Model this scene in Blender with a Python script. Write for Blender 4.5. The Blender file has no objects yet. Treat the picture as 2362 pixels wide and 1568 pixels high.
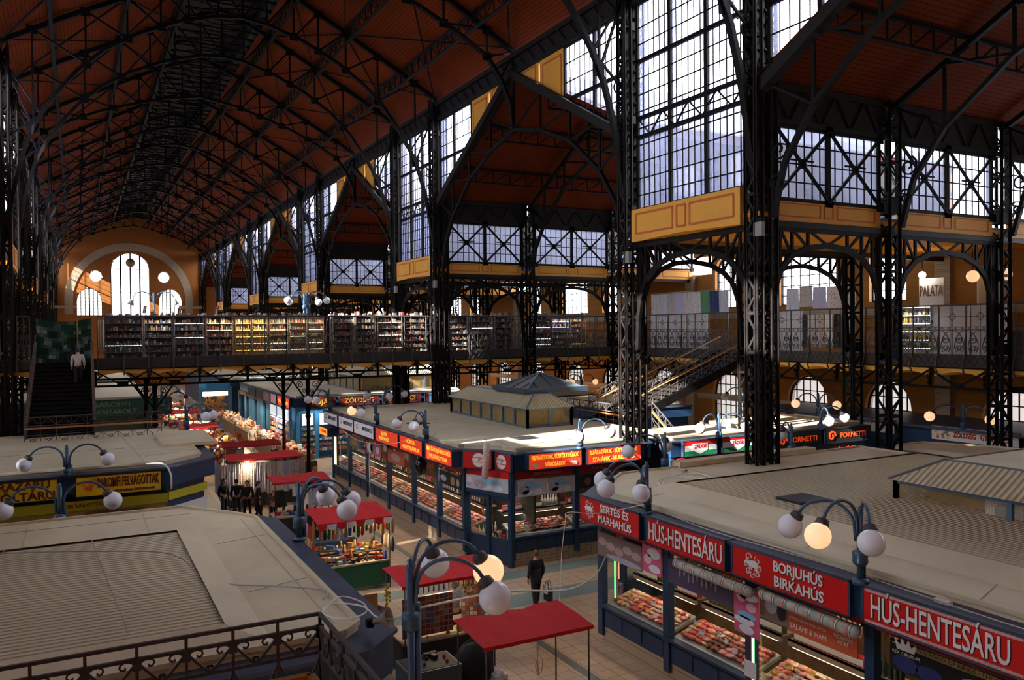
import bpy, math, random
from mathutils import Vector, Matrix
random.seed(7)
PI = math.pi
scn = bpy.context.scene
COL = scn.collection

# ---------------------------------------------------------------- camera
F_PX, YAW, PITCH, ROLL = 1881.85, 0.4905, -0.0125, -0.0098
cam_d = bpy.data.cameras.new('camera')
cam_d.sensor_fit = 'HORIZONTAL'; cam_d.sensor_width = 36.0
cam_d.lens = 36.0 * F_PX / 2362.0
cam_d.clip_start = 0.1; cam_d.clip_end = 600
cam = bpy.data.objects.new('camera', cam_d); COL.objects.link(cam)
fw = Vector((math.sin(YAW)*math.cos(PITCH), math.cos(YAW)*math.cos(PITCH), math.sin(PITCH)))
rt = Vector((math.cos(YAW), -math.sin(YAW), 0)); up = rt.cross(fw)
r2 = rt*math.cos(ROLL) + up*math.sin(ROLL); u2 = -rt*math.sin(ROLL) + up*math.cos(ROLL)
M = Matrix((r2, u2, -fw)).transposed().to_4x4(); M.translation = Vector((0, 0, 8.3))
cam.matrix_world = M
scn.camera = cam

# ---------------------------------------------------------------- sky, sun, exposure
w = bpy.data.worlds.new('sky'); scn.world = w; w.use_nodes = True
bg = w.node_tree.nodes['Background']
bg.inputs[0].default_value = (0.97, 0.965, 0.98, 1); bg.inputs[1].default_value = 10.0
sun_d = bpy.data.lights.new('sun', 'SUN'); sun_d.energy = 42; sun_d.angle = 0.012
sun_d.color = (1.0, 0.93, 0.82)
sun = bpy.data.objects.new('sun', sun_d); COL.objects.link(sun)
sun.rotation_euler = Vector((1.0, 0.19, -0.50)).to_track_quat('-Z', 'Y').to_euler()
scn.view_settings.view_transform = 'Standard'; scn.view_settings.look = 'None'
scn.view_settings.gamma = 1; scn.view_settings.exposure = 0.75
scn.view_settings.use_curve_mapping = False
cy = scn.cycles
cy.max_bounces = 6; cy.diffuse_bounces = 4; cy.glossy_bounces = 2; cy.transmission_bounces = 4
cy.transparent_max_bounces = 10; cy.caustics_reflective = False; cy.caustics_refractive = False
cy.sample_clamp_indirect = 4.0; cy.use_denoising = True

# ---------------------------------------------------------------- materials
MATS = {}
def mat(name, col, rough=0.6, metal=0.0, emit=None, es=0.0, var=0.0, vscale=3.0, bump=0.0, bscale=20.0, spec=0.5):
    if name in MATS: return MATS[name]
    m = bpy.data.materials.new(name); m.use_nodes = True; nt = m.node_tree
    b = nt.nodes['Principled BSDF']
    b.inputs['Base Color'].default_value = (*col, 1); b.inputs['Roughness'].default_value = rough
    b.inputs['Metallic'].default_value = metal; b.inputs['Specular IOR Level'].default_value = spec
    if emit:
        b.inputs['Emission Color'].default_value = (*emit, 1); b.inputs['Emission Strength'].default_value = es
    if var or bump:
        tc = nt.nodes.new('ShaderNodeTexCoord')
        n = nt.nodes.new('ShaderNodeTexNoise'); n.inputs['Scale'].default_value = vscale; n.inputs['Detail'].default_value = 4
        nt.links.new(tc.outputs['Object'], n.inputs['Vector'])
        if var:
            r = nt.nodes.new('ShaderNodeValToRGB')
            r.color_ramp.elements[0].position = 0.3; r.color_ramp.elements[1].position = 0.7
            r.color_ramp.elements[0].color = (*[c*(1-var) for c in col], 1)
            r.color_ramp.elements[1].color = (*[min(1, c*(1+var)) for c in col], 1)
            nt.links.new(n.outputs[0], r.inputs[0]); nt.links.new(r.outputs[0], b.inputs['Base Color'])
        if bump:
            n2 = nt.nodes.new('ShaderNodeTexNoise'); n2.inputs['Scale'].default_value = bscale
            nt.links.new(tc.outputs['Object'], n2.inputs['Vector'])
            bp = nt.nodes.new('ShaderNodeBump'); bp.inputs['Strength'].default_value = bump
            nt.links.new(n2.outputs[0], bp.inputs['Height']); nt.links.new(bp.outputs[0], b.inputs['Normal'])
    MATS[name] = m
    return m

def stripes(name, c1, c2, axis, period, width=0.08, rough=0.7, var=0.15, bump=0.0):
    """boards or corrugations: thin c2 lines every `period` metres across `axis`"""
    m = bpy.data.materials.new(name); m.use_nodes = True; nt = m.node_tree; L = nt.links
    b = nt.nodes['Principled BSDF']; b.inputs['Roughness'].default_value = rough; b.inputs['Specular IOR Level'].default_value = 0.03
    tc = nt.nodes.new('ShaderNodeTexCoord'); sx = nt.nodes.new('ShaderNodeSeparateXYZ')
    L.new(tc.outputs['Object'], sx.inputs[0])
    d = nt.nodes.new('ShaderNodeMath'); d.operation = 'DIVIDE'; d.inputs[1].default_value = period
    L.new(sx.outputs['XYZ'.index(axis)], d.inputs[0])
    fr = nt.nodes.new('ShaderNodeMath'); fr.operation = 'FRACT'; L.new(d.outputs[0], fr.inputs[0])
    lt = nt.nodes.new('ShaderNodeMath'); lt.operation = 'LESS_THAN'; lt.inputs[1].default_value = width
    L.new(fr.outputs[0], lt.inputs[0])
    n = nt.nodes.new('ShaderNodeTexNoise'); n.inputs['Scale'].default_value = 0.5; n.inputs['Detail'].default_value = 5
    L.new(tc.outputs['Object'], n.inputs['Vector'])
    r = nt.nodes.new('ShaderNodeValToRGB'); r.color_ramp.elements[0].position = .3; r.color_ramp.elements[1].position = .7
    r.color_ramp.elements[0].color = (*[c*(1-var) for c in c1], 1); r.color_ramp.elements[1].color = (*[c*(1+var) for c in c1], 1)
    L.new(n.outputs[0], r.inputs[0])
    mx = nt.nodes.new('ShaderNodeMixRGB'); mx.inputs[2].default_value = (*c2, 1)
    L.new(lt.outputs[0], mx.inputs[0]); L.new(r.outputs[0], mx.inputs[1]); L.new(mx.outputs[0], b.inputs['Base Color'])
    if bump:
        s = nt.nodes.new('ShaderNodeMath'); s.operation = 'SINE'
        m2 = nt.nodes.new('ShaderNodeMath'); m2.operation = 'MULTIPLY'; m2.inputs[1].default_value = 2*PI
        L.new(d.outputs[0], m2.inputs[0]); L.new(m2.outputs[0], s.inputs[0])
        bp = nt.nodes.new('ShaderNodeBump'); bp.inputs['Strength'].default_value = bump; bp.inputs['Distance'].default_value = 0.05
        L.new(s.outputs[0], bp.inputs['Height']); L.new(bp.outputs[0], b.inputs['Normal'])
    MATS[name] = m
    return m

def brick(name, c1, c2, mortar, bw, bh, scale=1.0, rough=0.7, rot=None, msize=0.01):
    m = bpy.data.materials.new(name); m.use_nodes = True; nt = m.node_tree; L = nt.links
    b = nt.nodes['Principled BSDF']; b.inputs['Roughness'].default_value = rough
    tc = nt.nodes.new('ShaderNodeTexCoord'); mp = nt.nodes.new('ShaderNodeMapping')
    if rot: mp.inputs['Rotation'].default_value = rot
    L.new(tc.outputs['Object'], mp.inputs[0])
    t = nt.nodes.new('ShaderNodeTexBrick'); t.inputs['Scale'].default_value = scale
    t.inputs['Color1'].default_value = (*c1, 1); t.inputs['Color2'].default_value = (*c2, 1); t.inputs['Mortar'].default_value = (*mortar, 1)
    t.inputs['Mortar Size'].default_value = msize; t.inputs['Brick Width'].default_value = bw; t.inputs['Row Height'].default_value = bh
    L.new(mp.outputs[0], t.inputs['Vector']); L.new(t.outputs[0], b.inputs['Base Color'])
    MATS[name] = m
    return m

def glass_mat(name, tint, frost, fcol, alpha_gloss=0.06):
    m = bpy.data.materials.new(name); m.use_nodes = True; nt = m.node_tree; nt.nodes.clear(); L = nt.links
    o = nt.nodes.new('ShaderNodeOutputMaterial'); t = nt.nodes.new('ShaderNodeBsdfTransparent'); t.inputs[0].default_value = (*tint, 1)
    g = nt.nodes.new('ShaderNodeBsdfGlossy'); g.inputs['Roughness'].default_value = 0.05
    a = nt.nodes.new('ShaderNodeMixShader'); a.inputs[0].default_value = alpha_gloss
    L.new(t.outputs[0], a.inputs[1]); L.new(g.outputs[0], a.inputs[2])
    if frost:
        f = nt.nodes.new('ShaderNodeBsdfTranslucent'); f.inputs[0].default_value = (*fcol, 1)
        c = nt.nodes.new('ShaderNodeMixShader')
        tc = nt.nodes.new('ShaderNodeTexCoord'); n = nt.nodes.new('ShaderNodeTexNoise'); n.inputs['Scale'].default_value = 0.6
        L.new(tc.outputs['Object'], n.inputs['Vector'])
        mm = nt.nodes.new('ShaderNodeMapRange'); mm.inputs[3].default_value = frost*0.5; mm.inputs[4].default_value = frost*1.5
        L.new(n.outputs[0], mm.inputs[0]); L.new(mm.outputs[0], c.inputs[0])
        L.new(a.outputs[0], c.inputs[1]); L.new(f.outputs[0], c.inputs[2]); L.new(c.outputs[0], o.inputs[0])
    else: L.new(a.outputs[0], o.inputs[0])
    MATS[name] = m
    return m

STEEL = mat('dark_painted_steel', (0.0065, 0.0055, 0.005), 0.6, 0.0, spec=0.10, var=0.3, vscale=2)
STEELB = mat('brown_black_steel', (0.013, 0.0105, 0.0095), 0.55, 0.0, spec=0.14)
PANEL = mat('ochre_panel_paint', (0.66, 0.31, 0.032), 0.7, var=0.05, vscale=1.5)
PLINE = mat('orange_panel_line', (0.46, 0.10, 0.012), 0.7)
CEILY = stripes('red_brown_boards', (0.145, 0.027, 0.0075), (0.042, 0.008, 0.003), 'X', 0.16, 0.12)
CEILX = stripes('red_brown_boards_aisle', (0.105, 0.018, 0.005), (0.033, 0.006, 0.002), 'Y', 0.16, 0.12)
SOFFIT = stripes('orange_soffit_boards', (0.80, 0.30, 0.035), (0.25, 0.08, 0.015), 'Y', 0.5, 0.06)
WALLY = brick('ochre_painted_brick', (0.34, 0.135, 0.014), (0.30, 0.115, 0.012), (0.22, 0.085, 0.012), 0.5, 0.12, 1.0, 0.8, (PI/2, 0, PI/2))
WALLX = brick('ochre_end_wall', (0.30, 0.095, 0.007), (0.28, 0.088, 0.007), (0.25, 0.075, 0.006), 0.5, 0.12, 1.0, 0.8, (PI/2, 0, 0))
STONE = brick('pale_band_brick', (0.42, 0.33, 0.22), (0.36, 0.26, 0.16), (0.2, 0.14, 0.08), 0.3, 0.12, 1.0, 0.8, (PI/2, 0, 0))
GLASS = glass_mat('daylight_glazing', (0.86, 0.89, 0.97), 0.22, (0.34, 0.38, 0.60))
GLASSF = glass_mat('frosted_aisle_glazing', (0.70, 0.73, 0.82), 0.72, (0.125, 0.135, 0.19))
GLASSE = glass_mat('end_wall_glazing', (0.17, 0.168, 0.16), 0.05, (.5, .5, .5))
GLASSD = glass_mat('dimmed_street_glazing', (0.030, 0.027, 0.025), 0.06, (0.4, 0.36, 0.34))  # dark tint stands in for the dimmer street light behind frosted panes
GLASSC = glass_mat('clear_shop_glass', (0.93, 0.96, 0.96), 0, None, 0.05)
BLUE = mat('blue_painted_metal', (0.013, 0.042, 0.095), 0.4, 0.1, var=0.2, vscale=1.2)
BLUET = mat('grey_blue_ledge', (0.045, 0.06, 0.10), 0.45, 0.1, var=0.25, vscale=1.5)
CREAM = mat('cream_sheet_metal', (0.66, 0.56, 0.375), 0.55, var=0.10, vscale=0.8)
CREAMC = stripes('cream_corrugated_sheet', (0.65, 0.55, 0.365), (0.42, 0.35, 0.23), 'Y', 0.14, 0.30, 0.55, 0.08, bump=0.6)
CREAMX = stripes('cream_corrugated_sheet_across', (0.65, 0.55, 0.365), (0.42, 0.35, 0.23), 'X', 0.14, 0.30, 0.55, 0.08, bump=0.6)
WOODR = mat('oak_handrail', (0.42, 0.16, 0.035), 0.35, var=0.2, vscale=6)
RED = mat('sign_red', (0.62, 0.012, 0.01), 0.35)
REDD = mat('dark_red_fascia', (0.28, 0.012, 0.014), 0.4)
WHITE = mat('white_paint', (0.80, 0.79, 0.76), 0.5)
BLACK = mat('black_matt', (0.012, 0.011, 0.011), 0.6)
GOLD = mat('gold_lettering', (0.75, 0.36, 0.05), 0.5)

# ---------------------------------------------------------------- mesh helpers
class MB:
    def __init__(s): s.v = []; s.f = []; s.mi = []; s.m = 0; s.sm = []
    def quad(s, *p):
        n = len(s.v); s.v += [tuple(q) for q in p]; s.f.append(tuple(range(n, n+len(p)))); s.mi.append(s.m); s.sm.append(0); return s
    def box(s, x0, y0, z0, x1, y1, z1):
        n = len(s.v); s.v += [(x0,y0,z0),(x1,y0,z0),(x1,y1,z0),(x0,y1,z0),(x0,y0,z1),(x1,y0,z1),(x1,y1,z1),(x0,y1,z1)]
        for q in ((0,3,2,1),(4,5,6,7),(0,1,5,4),(1,2,6,5),(2,3,7,6),(3,0,4,7)): s.f.append(tuple(n+i for i in q)); s.mi.append(s.m); s.sm.append(0)
        return s
    def bar(s, p, q, a=0.05, b=None, up=(0,0,1)):
        """rectangular bar p-q; a = width across, b = depth along up"""
        p = Vector(p); q = Vector(q); b = b or a; d = (q-p)
        if d.length < 1e-6: return s
        d.normalize(); u = Vector(up)
        if abs(d.dot(u)) > 0.98: u = Vector((0,1,0)) if abs(d.y) < 0.9 else Vector((1,0,0))
        x = d.cross(u).normalized(); y = x.cross(d).normalized()
        n = len(s.v)
        for c in (p, q):
            for i, j in ((-1,-1),(1,-1),(1,1),(-1,1)): s.v.append(tuple(c + x*(i*a/2) + y*(j*b/2)))
        for f in ((3,2,1,0),(4,5,6,7),(0,1,5,4),(1,2,6,5),(2,3,7,6),(3,0,4,7)): s.f.append(tuple(n+i for i in f)); s.mi.append(s.m); s.sm.append(0)
        return s
    def path(s, pts, a=0.05, b=None, up=(0,0,1)):
        for p, q in zip(pts, pts[1:]): s.bar(p, q, a, b, up)
        return s
    def tube(s, pts, r=0.03, n=8, cap=True):
        pts = [Vector(p) for p in pts]; rings = []
        rr = r if isinstance(r, (list, tuple)) else [r]*len(pts)
        prev = None
        for i, p in enumerate(pts):
            d = (pts[min(i+1, len(pts)-1)] - pts[max(i-1, 0)]).normalized()
            if prev is None:
                u = Vector((0,0,1)) if abs(d.z) < 0.9 else Vector((1,0,0))
            else: u = prev
            x = d.cross(u).normalized(); y = x.cross(d).normalized(); prev = y
            b0 = len(s.v); rings.append(b0)
            for k in range(n):
                t = 2*PI*k/n; s.v.append(tuple(p + (x*math.cos(t) + y*math.sin(t))*rr[i]))
        for a, b in zip(rings, rings[1:]):
            for k in range(n): s.f.append((a+k, b+k, b+(k+1)%n, a+(k+1)%n)); s.mi.append(s.m); s.sm.append(1)
        if cap:
            s.f.append(tuple(rings[0]+k for k in range(n))); s.mi.append(s.m); s.sm.append(0)
            s.f.append(tuple(rings[-1]+n-1-k for k in range(n))); s.mi.append(s.m); s.sm.append(0)
        return s
    def lathe(s, prof, c=(0,0,0), n=16, axis=None):
        """prof: (radius, height) along +z, optionally turned to `axis`"""
        R = Vector((0,0,1)).rotation_difference(Vector(axis)).to_matrix() if axis else Matrix.Identity(3)
        c = Vector(c); rings = []
        for r, h in prof:
            rings.append(len(s.v))
            for k in range(n):
                t = 2*PI*k/n; s.v.append(tuple(c + R @ Vector((r*math.cos(t), r*math.sin(t), h))))
        for a, b in zip(rings, rings[1:]):
            for k in range(n): s.f.append((a+k, a+(k+1)%n, b+(k+1)%n, b+k)); s.mi.append(s.m); s.sm.append(1)
        if prof[0][0] > 1e-4: s.f.append(tuple(rings[0]+n-1-k for k in range(n))); s.mi.append(s.m); s.sm.append(0)
        if prof[-1][0] > 1e-4: s.f.append(tuple(rings[-1]+k for k in range(n))); s.mi.append(s.m); s.sm.append(0)
        return s
    def ball(s, c, r, sz=None, n=12, rot=None):
        sz = sz or (1,1,1); c = Vector(c); rings = []; h = max(4, n//2)
        R = rot.to_matrix() if rot else None
        for i in range(h+1):
            ph = PI*i/h; rings.append(len(s.v))
            for k in range(n):
                t = 2*PI*k/n; p = Vector((r*sz[0]*math.sin(ph)*math.cos(t), r*sz[1]*math.sin(ph)*math.sin(t), -r*sz[2]*math.cos(ph)))
                s.v.append(tuple(c + (R @ p if R else p)))
        for a, b in zip(rings, rings[1:]):
            for k in range(n): s.f.append((a+k, a+(k+1)%n, b+(k+1)%n, b+k)); s.mi.append(s.m); s.sm.append(1)
        return s
    def prism(s, poly, z0, z1):
        n = len(s.v); k = len(poly)
        s.v += [(x, y, z0) for x, y in poly] + [(x, y, z1) for x, y in poly]
        s.f.append(tuple(n+i for i in reversed(range(k)))); s.f.append(tuple(n+k+i for i in range(k)))
        s.mi += [s.m]*2; s.sm += [0, 0]
        for i in range(k): s.f.append((n+i, n+(i+1)%k, n+k+(i+1)%k, n+k+i)); s.mi.append(s.m); s.sm.append(0)
        return s
    def plate(s, poly3, t, nrm):
        """flat polygon of real thickness t along nrm"""
        nv = Vector(nrm)*t; n = len(s.v); k = len(poly3)
        s.v += [tuple(p) for p in poly3] + [tuple(Vector(p)+nv) for p in poly3]
        s.f.append(tuple(n+i for i in reversed(range(k)))); s.f.append(tuple(n+k+i for i in range(k))); s.mi += [s.m]*2; s.sm += [0, 0]
        for i in range(k): s.f.append((n+i, n+(i+1)%k, n+k+(i+1)%k, n+k+i)); s.mi.append(s.m); s.sm.append(0)
        return s
    def scroll(s, c, u, v, r, r1=0.01, a0=0, turns=1.4, n=14, w=0.015):
        """flat spiral of bar stock in the plane u, v"""
        c = Vector(c); u = Vector(u); v = Vector(v); pts = []
        for i in range(n+1):
            t = i/n; rad = r*(1-t*0.82); an = a0 + turns*2*PI*t
            pts.append(c + u*(rad*math.cos(an)) + v*(rad*math.sin(an)))
        s.path(pts, w, w, u.cross(v)); return s
    def build(s, name, mats, parent=None, **tags):
        me = bpy.data.meshes.new(name); me.from_pydata(s.v, [], s.f)
        mats = mats if isinstance(mats, (list, tuple)) else [mats]
        for m in mats: me.materials.append(m)
        if len(mats) > 1: me.polygons.foreach_set('material_index', s.mi)
        if any(s.sm): me.polygons.foreach_set('use_smooth', [bool(x) for x in s.sm])
        me.update()
        o = bpy.data.objects.new(name, me); COL.objects.link(o)
        if parent is not None:
            o.parent = parent; o.matrix_parent_inverse = parent.matrix_world_inv if False else Matrix.Identity(4)
        for k, v in tags.items(): o[k] = v
        return o

def thing(name, label, cat, loc=(0,0,0), rz=0, group=None, kind=None):
    o = bpy.data.objects.new(name, None); COL.objects.link(o); o.empty_display_size = 0.2
    o.location = loc; o.rotation_euler = (0,0,rz); o['label'] = label; o['category'] = cat
    if group: o['group'] = group
    if kind: o['kind'] = kind
    return o
def child_of(o, parent, world=True):
    """parent a mesh built in world coordinates under an unrotated Empty"""
    o.parent = parent
    if world: o.location = o.location - parent.location
    return o
def copy_tree(o, parent=None):
    c = o.copy(); COL.objects.link(c)
    if parent is not None: c.parent = parent
    for ch in list(o.children): copy_tree(ch, c)
    return c
def dup(root, loc, rz=None, label=None, group=None, scale=None):
    c = copy_tree(root); c.location = loc
    if rz is not None: c.rotation_euler = (0, 0, rz)
    if scale: c.scale = scale
    if label: c['label'] = label
    if group: c['group'] = group
    return c
_tc = {}
def text_mesh(txt, size, ext=0.01, font_scale_x=1.0, spacing=1.0, align='CENTER', bold=0.0, line=0.95):
    cu = bpy.data.curves.new('lettering', 'FONT'); cu.body = txt; cu.size = size; cu.extrude = ext
    cu.align_x = align; cu.align_y = 'CENTER'; cu.space_character = spacing; cu.offset = bold; cu.space_line = line
    cu.resolution_u = 3
    o = bpy.data.objects.new('lettering', cu); COL.objects.link(o)
    dg = bpy.context.evaluated_depsgraph_get(); me = bpy.data.meshes.new_from_object(o.evaluated_get(dg))
    bpy.data.objects.remove(o); bpy.data.curves.remove(cu)
    if font_scale_x != 1.0:
        for v in me.vertices: v.co.x *= font_scale_x
    return me
def lettering(txt, size, m, parent, loc, facing, ext=0.008, sx=1.0, spacing=1.0, name='lettering', bold=0.0, line=0.95, width=None, label=None):
    """raised letters; facing = horizontal unit normal (nx, ny) of the face"""
    me = text_mesh(txt, size, ext, sx, spacing, bold=bold, line=line)
    if width:
        xs = [v.co.x for v in me.vertices]; k = width/(max(xs)-min(xs))
        for v in me.vertices: v.co.x *= k
    me.materials.clear(); me.materials.append(m)
    o = bpy.data.objects.new(name, me); COL.objects.link(o)
    n = Vector((facing[0], facing[1], 0)).normalized(); zx = Vector((0,0,1)); x = zx.cross(n)
    Mx = Matrix((x, zx, n)).transposed().to_4x4(); Mx.translation = Vector(loc)
    o.matrix_world = Mx
    if parent is not None:
        o.parent = parent; o.matrix_parent_inverse = Matrix.Identity(4)
        o.location = Vector(loc) - parent.location
    if label: o['label'] = label
    return o
# ================================================================ the hall
SLATE = mat('grey_blue_roofing', (0.07, 0.085, 0.13), 0.7, var=0.15, vscale=0.5)
XC = 7.8                       # nave centre line
OFF = (10.8, 16.7, 23.0, 29.7) # nave columns, aisle columns, gallery columns, outer wall
W1, P = 6.61, 25.15
def yn(k): return 18.54 + P*(k-1)          # first column of narrow bay k
K0, K1 = 0, 6
YS, YE = -6.61, 144.3
EAVE = 21.3
def roofz(o): return 21.9 + 0.54*(10.8-abs(o))

# floor
def floor_material():
    m = bpy.data.materials.new('beige_floor_tiles'); m.use_nodes = True; nt = m.node_tree; L = nt.links
    b = nt.nodes['Principled BSDF']; b.inputs['Roughness'].default_value = 0.33
    tc = nt.nodes.new('ShaderNodeTexCoord')
    t = nt.nodes.new('ShaderNodeTexBrick'); t.offset = 0; t.inputs['Scale'].default_value = 1
    t.inputs['Brick Width'].default_value = 0.42; t.inputs['Row Height'].default_value = 0.42; t.inputs['Mortar Size'].default_value = 0.009
    t.inputs['Color1'].default_value = (0.62, 0.45, 0.29, 1); t.inputs['Color2'].default_value = (0.55, 0.39, 0.245, 1); t.inputs['Mortar'].default_value = (0.22, 0.15, 0.10, 1)
    L.new(tc.outputs['Object'], t.inputs['Vector'])
    sx = nt.nodes.new('ShaderNodeSeparateXYZ'); L.new(tc.outputs['Object'], sx.inputs[0])
    def band(ch, lo, hi):
        a = nt.nodes.new('ShaderNodeMath'); a.operation = 'GREATER_THAN'; a.inputs[1].default_value = lo; L.new(sx.outputs[ch], a.inputs[0])
        c = nt.nodes.new('ShaderNodeMath'); c.operation = 'LESS_THAN'; c.inputs[1].default_value = hi; L.new(sx.outputs[ch], c.inputs[0])
        d = nt.nodes.new('ShaderNodeMath'); d.operation = 'MULTIPLY'; L.new(a.outputs[0], d.inputs[0]); L.new(c.outputs[0], d.inputs[1]); return d.outputs[0]
    cur = t.outputs[0]
    for ch, lo, hi, col in ((1, 21.4, 22.45, (0.20, 0.27, 0.24)), (0, 10.62, 10.86, (0.14, 0.17, 0.13)), (0, 4.55, 4.8, (0.14, 0.17, 0.13)), (1, 23.9, 24.7, (0.20, 0.27, 0.24)), (1, 46.5, 47.6, (0.20, 0.27, 0.24)), (0, 5.0, 6.0, (0.24, 0.26, 0.23))):
        mx = nt.nodes.new('ShaderNodeMixRGB'); mx.blend_type = 'MIX'; mx.inputs[2].default_value = (*col, 1)
        L.new(band(ch, lo, hi), mx.inputs[0]); L.new(cur, mx.inputs[1]); cur = mx.outputs[0]
    L.new(cur, b.inputs['Base Color'])
    return m
MB().box(XC-30, YS-1, -0.3, XC+30, YE+1, 0).build('floor', floor_material(), kind='structure')

# ---------------------------------------------------------------- outer walls with arched windows
def arch_pts(c, w, z0, zs, rise, n=10):
    """closed outline (u, z) of an opening: straight to zs then an arc of given rise"""
    pts = [(c-w/2, z0), (c+w/2, z0)]
    for i in range(n+1):
        t = PI*i/n; pts.append((c + w/2*math.cos(t), zs + rise*math.sin(t)))
    return pts
def arch_window(name, plane, at, c, w, z0, zs, rise, nx, nz, kindn, depth=0.12, major=(), frame=STEEL, bar=0.05, glass=None):
    """window in plane 'X' or 'Y' at coordinate `at`; frame with glazing bars, glass"""
    def P3(u, z, d=0): return (at+d, u, z) if plane == 'X' else (u, at+d, z)
    r = bpy.data.objects.new(name, None); COL.objects.link(r); r['kind'] = 'structure'
    out = arch_pts(c, w, z0, zs, rise); nrm = (1,0,0) if plane == 'X' else (0,1,0)
    fr = MB()
    for a, b in zip(out, out[1:]+out[:1]): fr.bar(P3(*a), P3(*b), 0.12, 0.12, nrm)
    def top(u):
        k = max(0, 1-((u-c)/(w/2))**2); return zs + rise*math.sqrt(k)
    for i in range(1, nx):
        u = c-w/2 + w*i/nx; t = 0.22 if i in major and w > 3.4 and bar > .06 else bar
        fr.bar(P3(u, z0), P3(u, top(u)), t, 0.05, nrm)
    for j in range(1, nz+6):
        z = z0 + (zs-z0)*j/nz
        if z > zs + rise*0.95: break
        h = w/2 if z <= zs else w/2*math.sqrt(max(0, 1-((z-zs)/rise)**2))
        fr.bar(P3(c-h, z), P3(c+h, z), 0.05, bar, nrm)
    fr.build('frame', frame, r)
    g = MB(); g.quad(*[P3(u, z, 0.03) for u, z in out]); g.build('glass', glass or GLASS, r)
    return r
nwin = [0]
def wname(): nwin[0] += 1; return 'window_%d' % nwin[0]

def outer_wall(s, name):
    x = XC + s*OFF[3]; mb = MB(); top = 13.2; OUTS = MB()
    # vertical strips between windows; window centres repeat
    cs = [(-3.3, 2.6, 0)]
    for k in range(0, 6):
        a = yn(k)+W1; g = P-W1
        cs += [(a+3.3, 2.8, 2.2), (a+g/2-.6, 3.0, 4.2), (a+g-3.3, 2.8, 2.2), (a+g+W1/2, 3.1, 0)]
    def wallbox(y0, y1, z0, z1): mb.box(min(x, x+s*.6), y0, z0, max(x, x+s*.6), y1, z1)
    prev = YS
    for c, w1, w2 in cs:
        ww = max(w1, w2)
        if c+ww/2 > YE: break
        tp = top if w2 else 11.9
        wallbox(prev, c-ww/2, 0, top if w2 else 11.9)
        wallbox(c-ww/2, c+ww/2, 0, 1.2); wallbox(c-ww/2, c+ww/2, 5.9, 9.6 if w2 else 11.9)
        for w_, z0, zs, rise, ztop in ((w1, 1.2, 3.9, 1.55, 5.9), (w2, 9.6, 11.9, 1.1, 13.2)):
            if not w_: continue
            if w_ < ww: wallbox(c-ww/2, c-w_/2, z0, ztop); wallbox(c+w_/2, c+ww/2, z0, ztop)
            pts = [(c + w_/2*math.cos(PI*i/10), zs+rise*math.sin(PI*i/10)) for i in range(11)]
            for (u0, q0), (u1, q1) in zip(pts, pts[1:]):
                mb.quad((x, u0, q0), (x, u1, q1), (x, u1, ztop), (x, u0, ztop))
                mb.quad((x, u0, q0), (x, u1, q1), (x+s*.6, u1, q1), (x+s*.6, u0, q0))
            arch_window(wname(), 'X', x+s*0.3, c, w_, z0, zs, rise, 6 if w_ > 2.5 else 4, 4, 'g', glass=GLASSD if z0 < 5 else None)
        prev = c+ww/2
    wallbox(prev, YE, 0, 11.9)
    mb.build(name, WALLY, kind='structure')
    b = MB(); xx = x-s*0.05
    for z in (3.55, 8.9): b.box(min(xx, x), YS, z, max(xx, x), YE, z+0.35)
    pl = [c for k in range(0, 7) for c in (yn(k)-0.0, yn(k)+W1)]
    for c in pl: b.box(min(x-s*.35, x), c-0.4, 0, max(x-s*.35, x), c+0.4, 11.8)
    b.build('trim_%d' % (1 if s > 0 else 2), STONE, kind='structure')
outer_wall(1, 'wall_right'); outer_wall(-1, 'wall_left')
MB().box(XC-31, YS-0.8, 0, XC+31, YS-0.3, 28).build('wall_front', WALLX, kind='structure')

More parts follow.
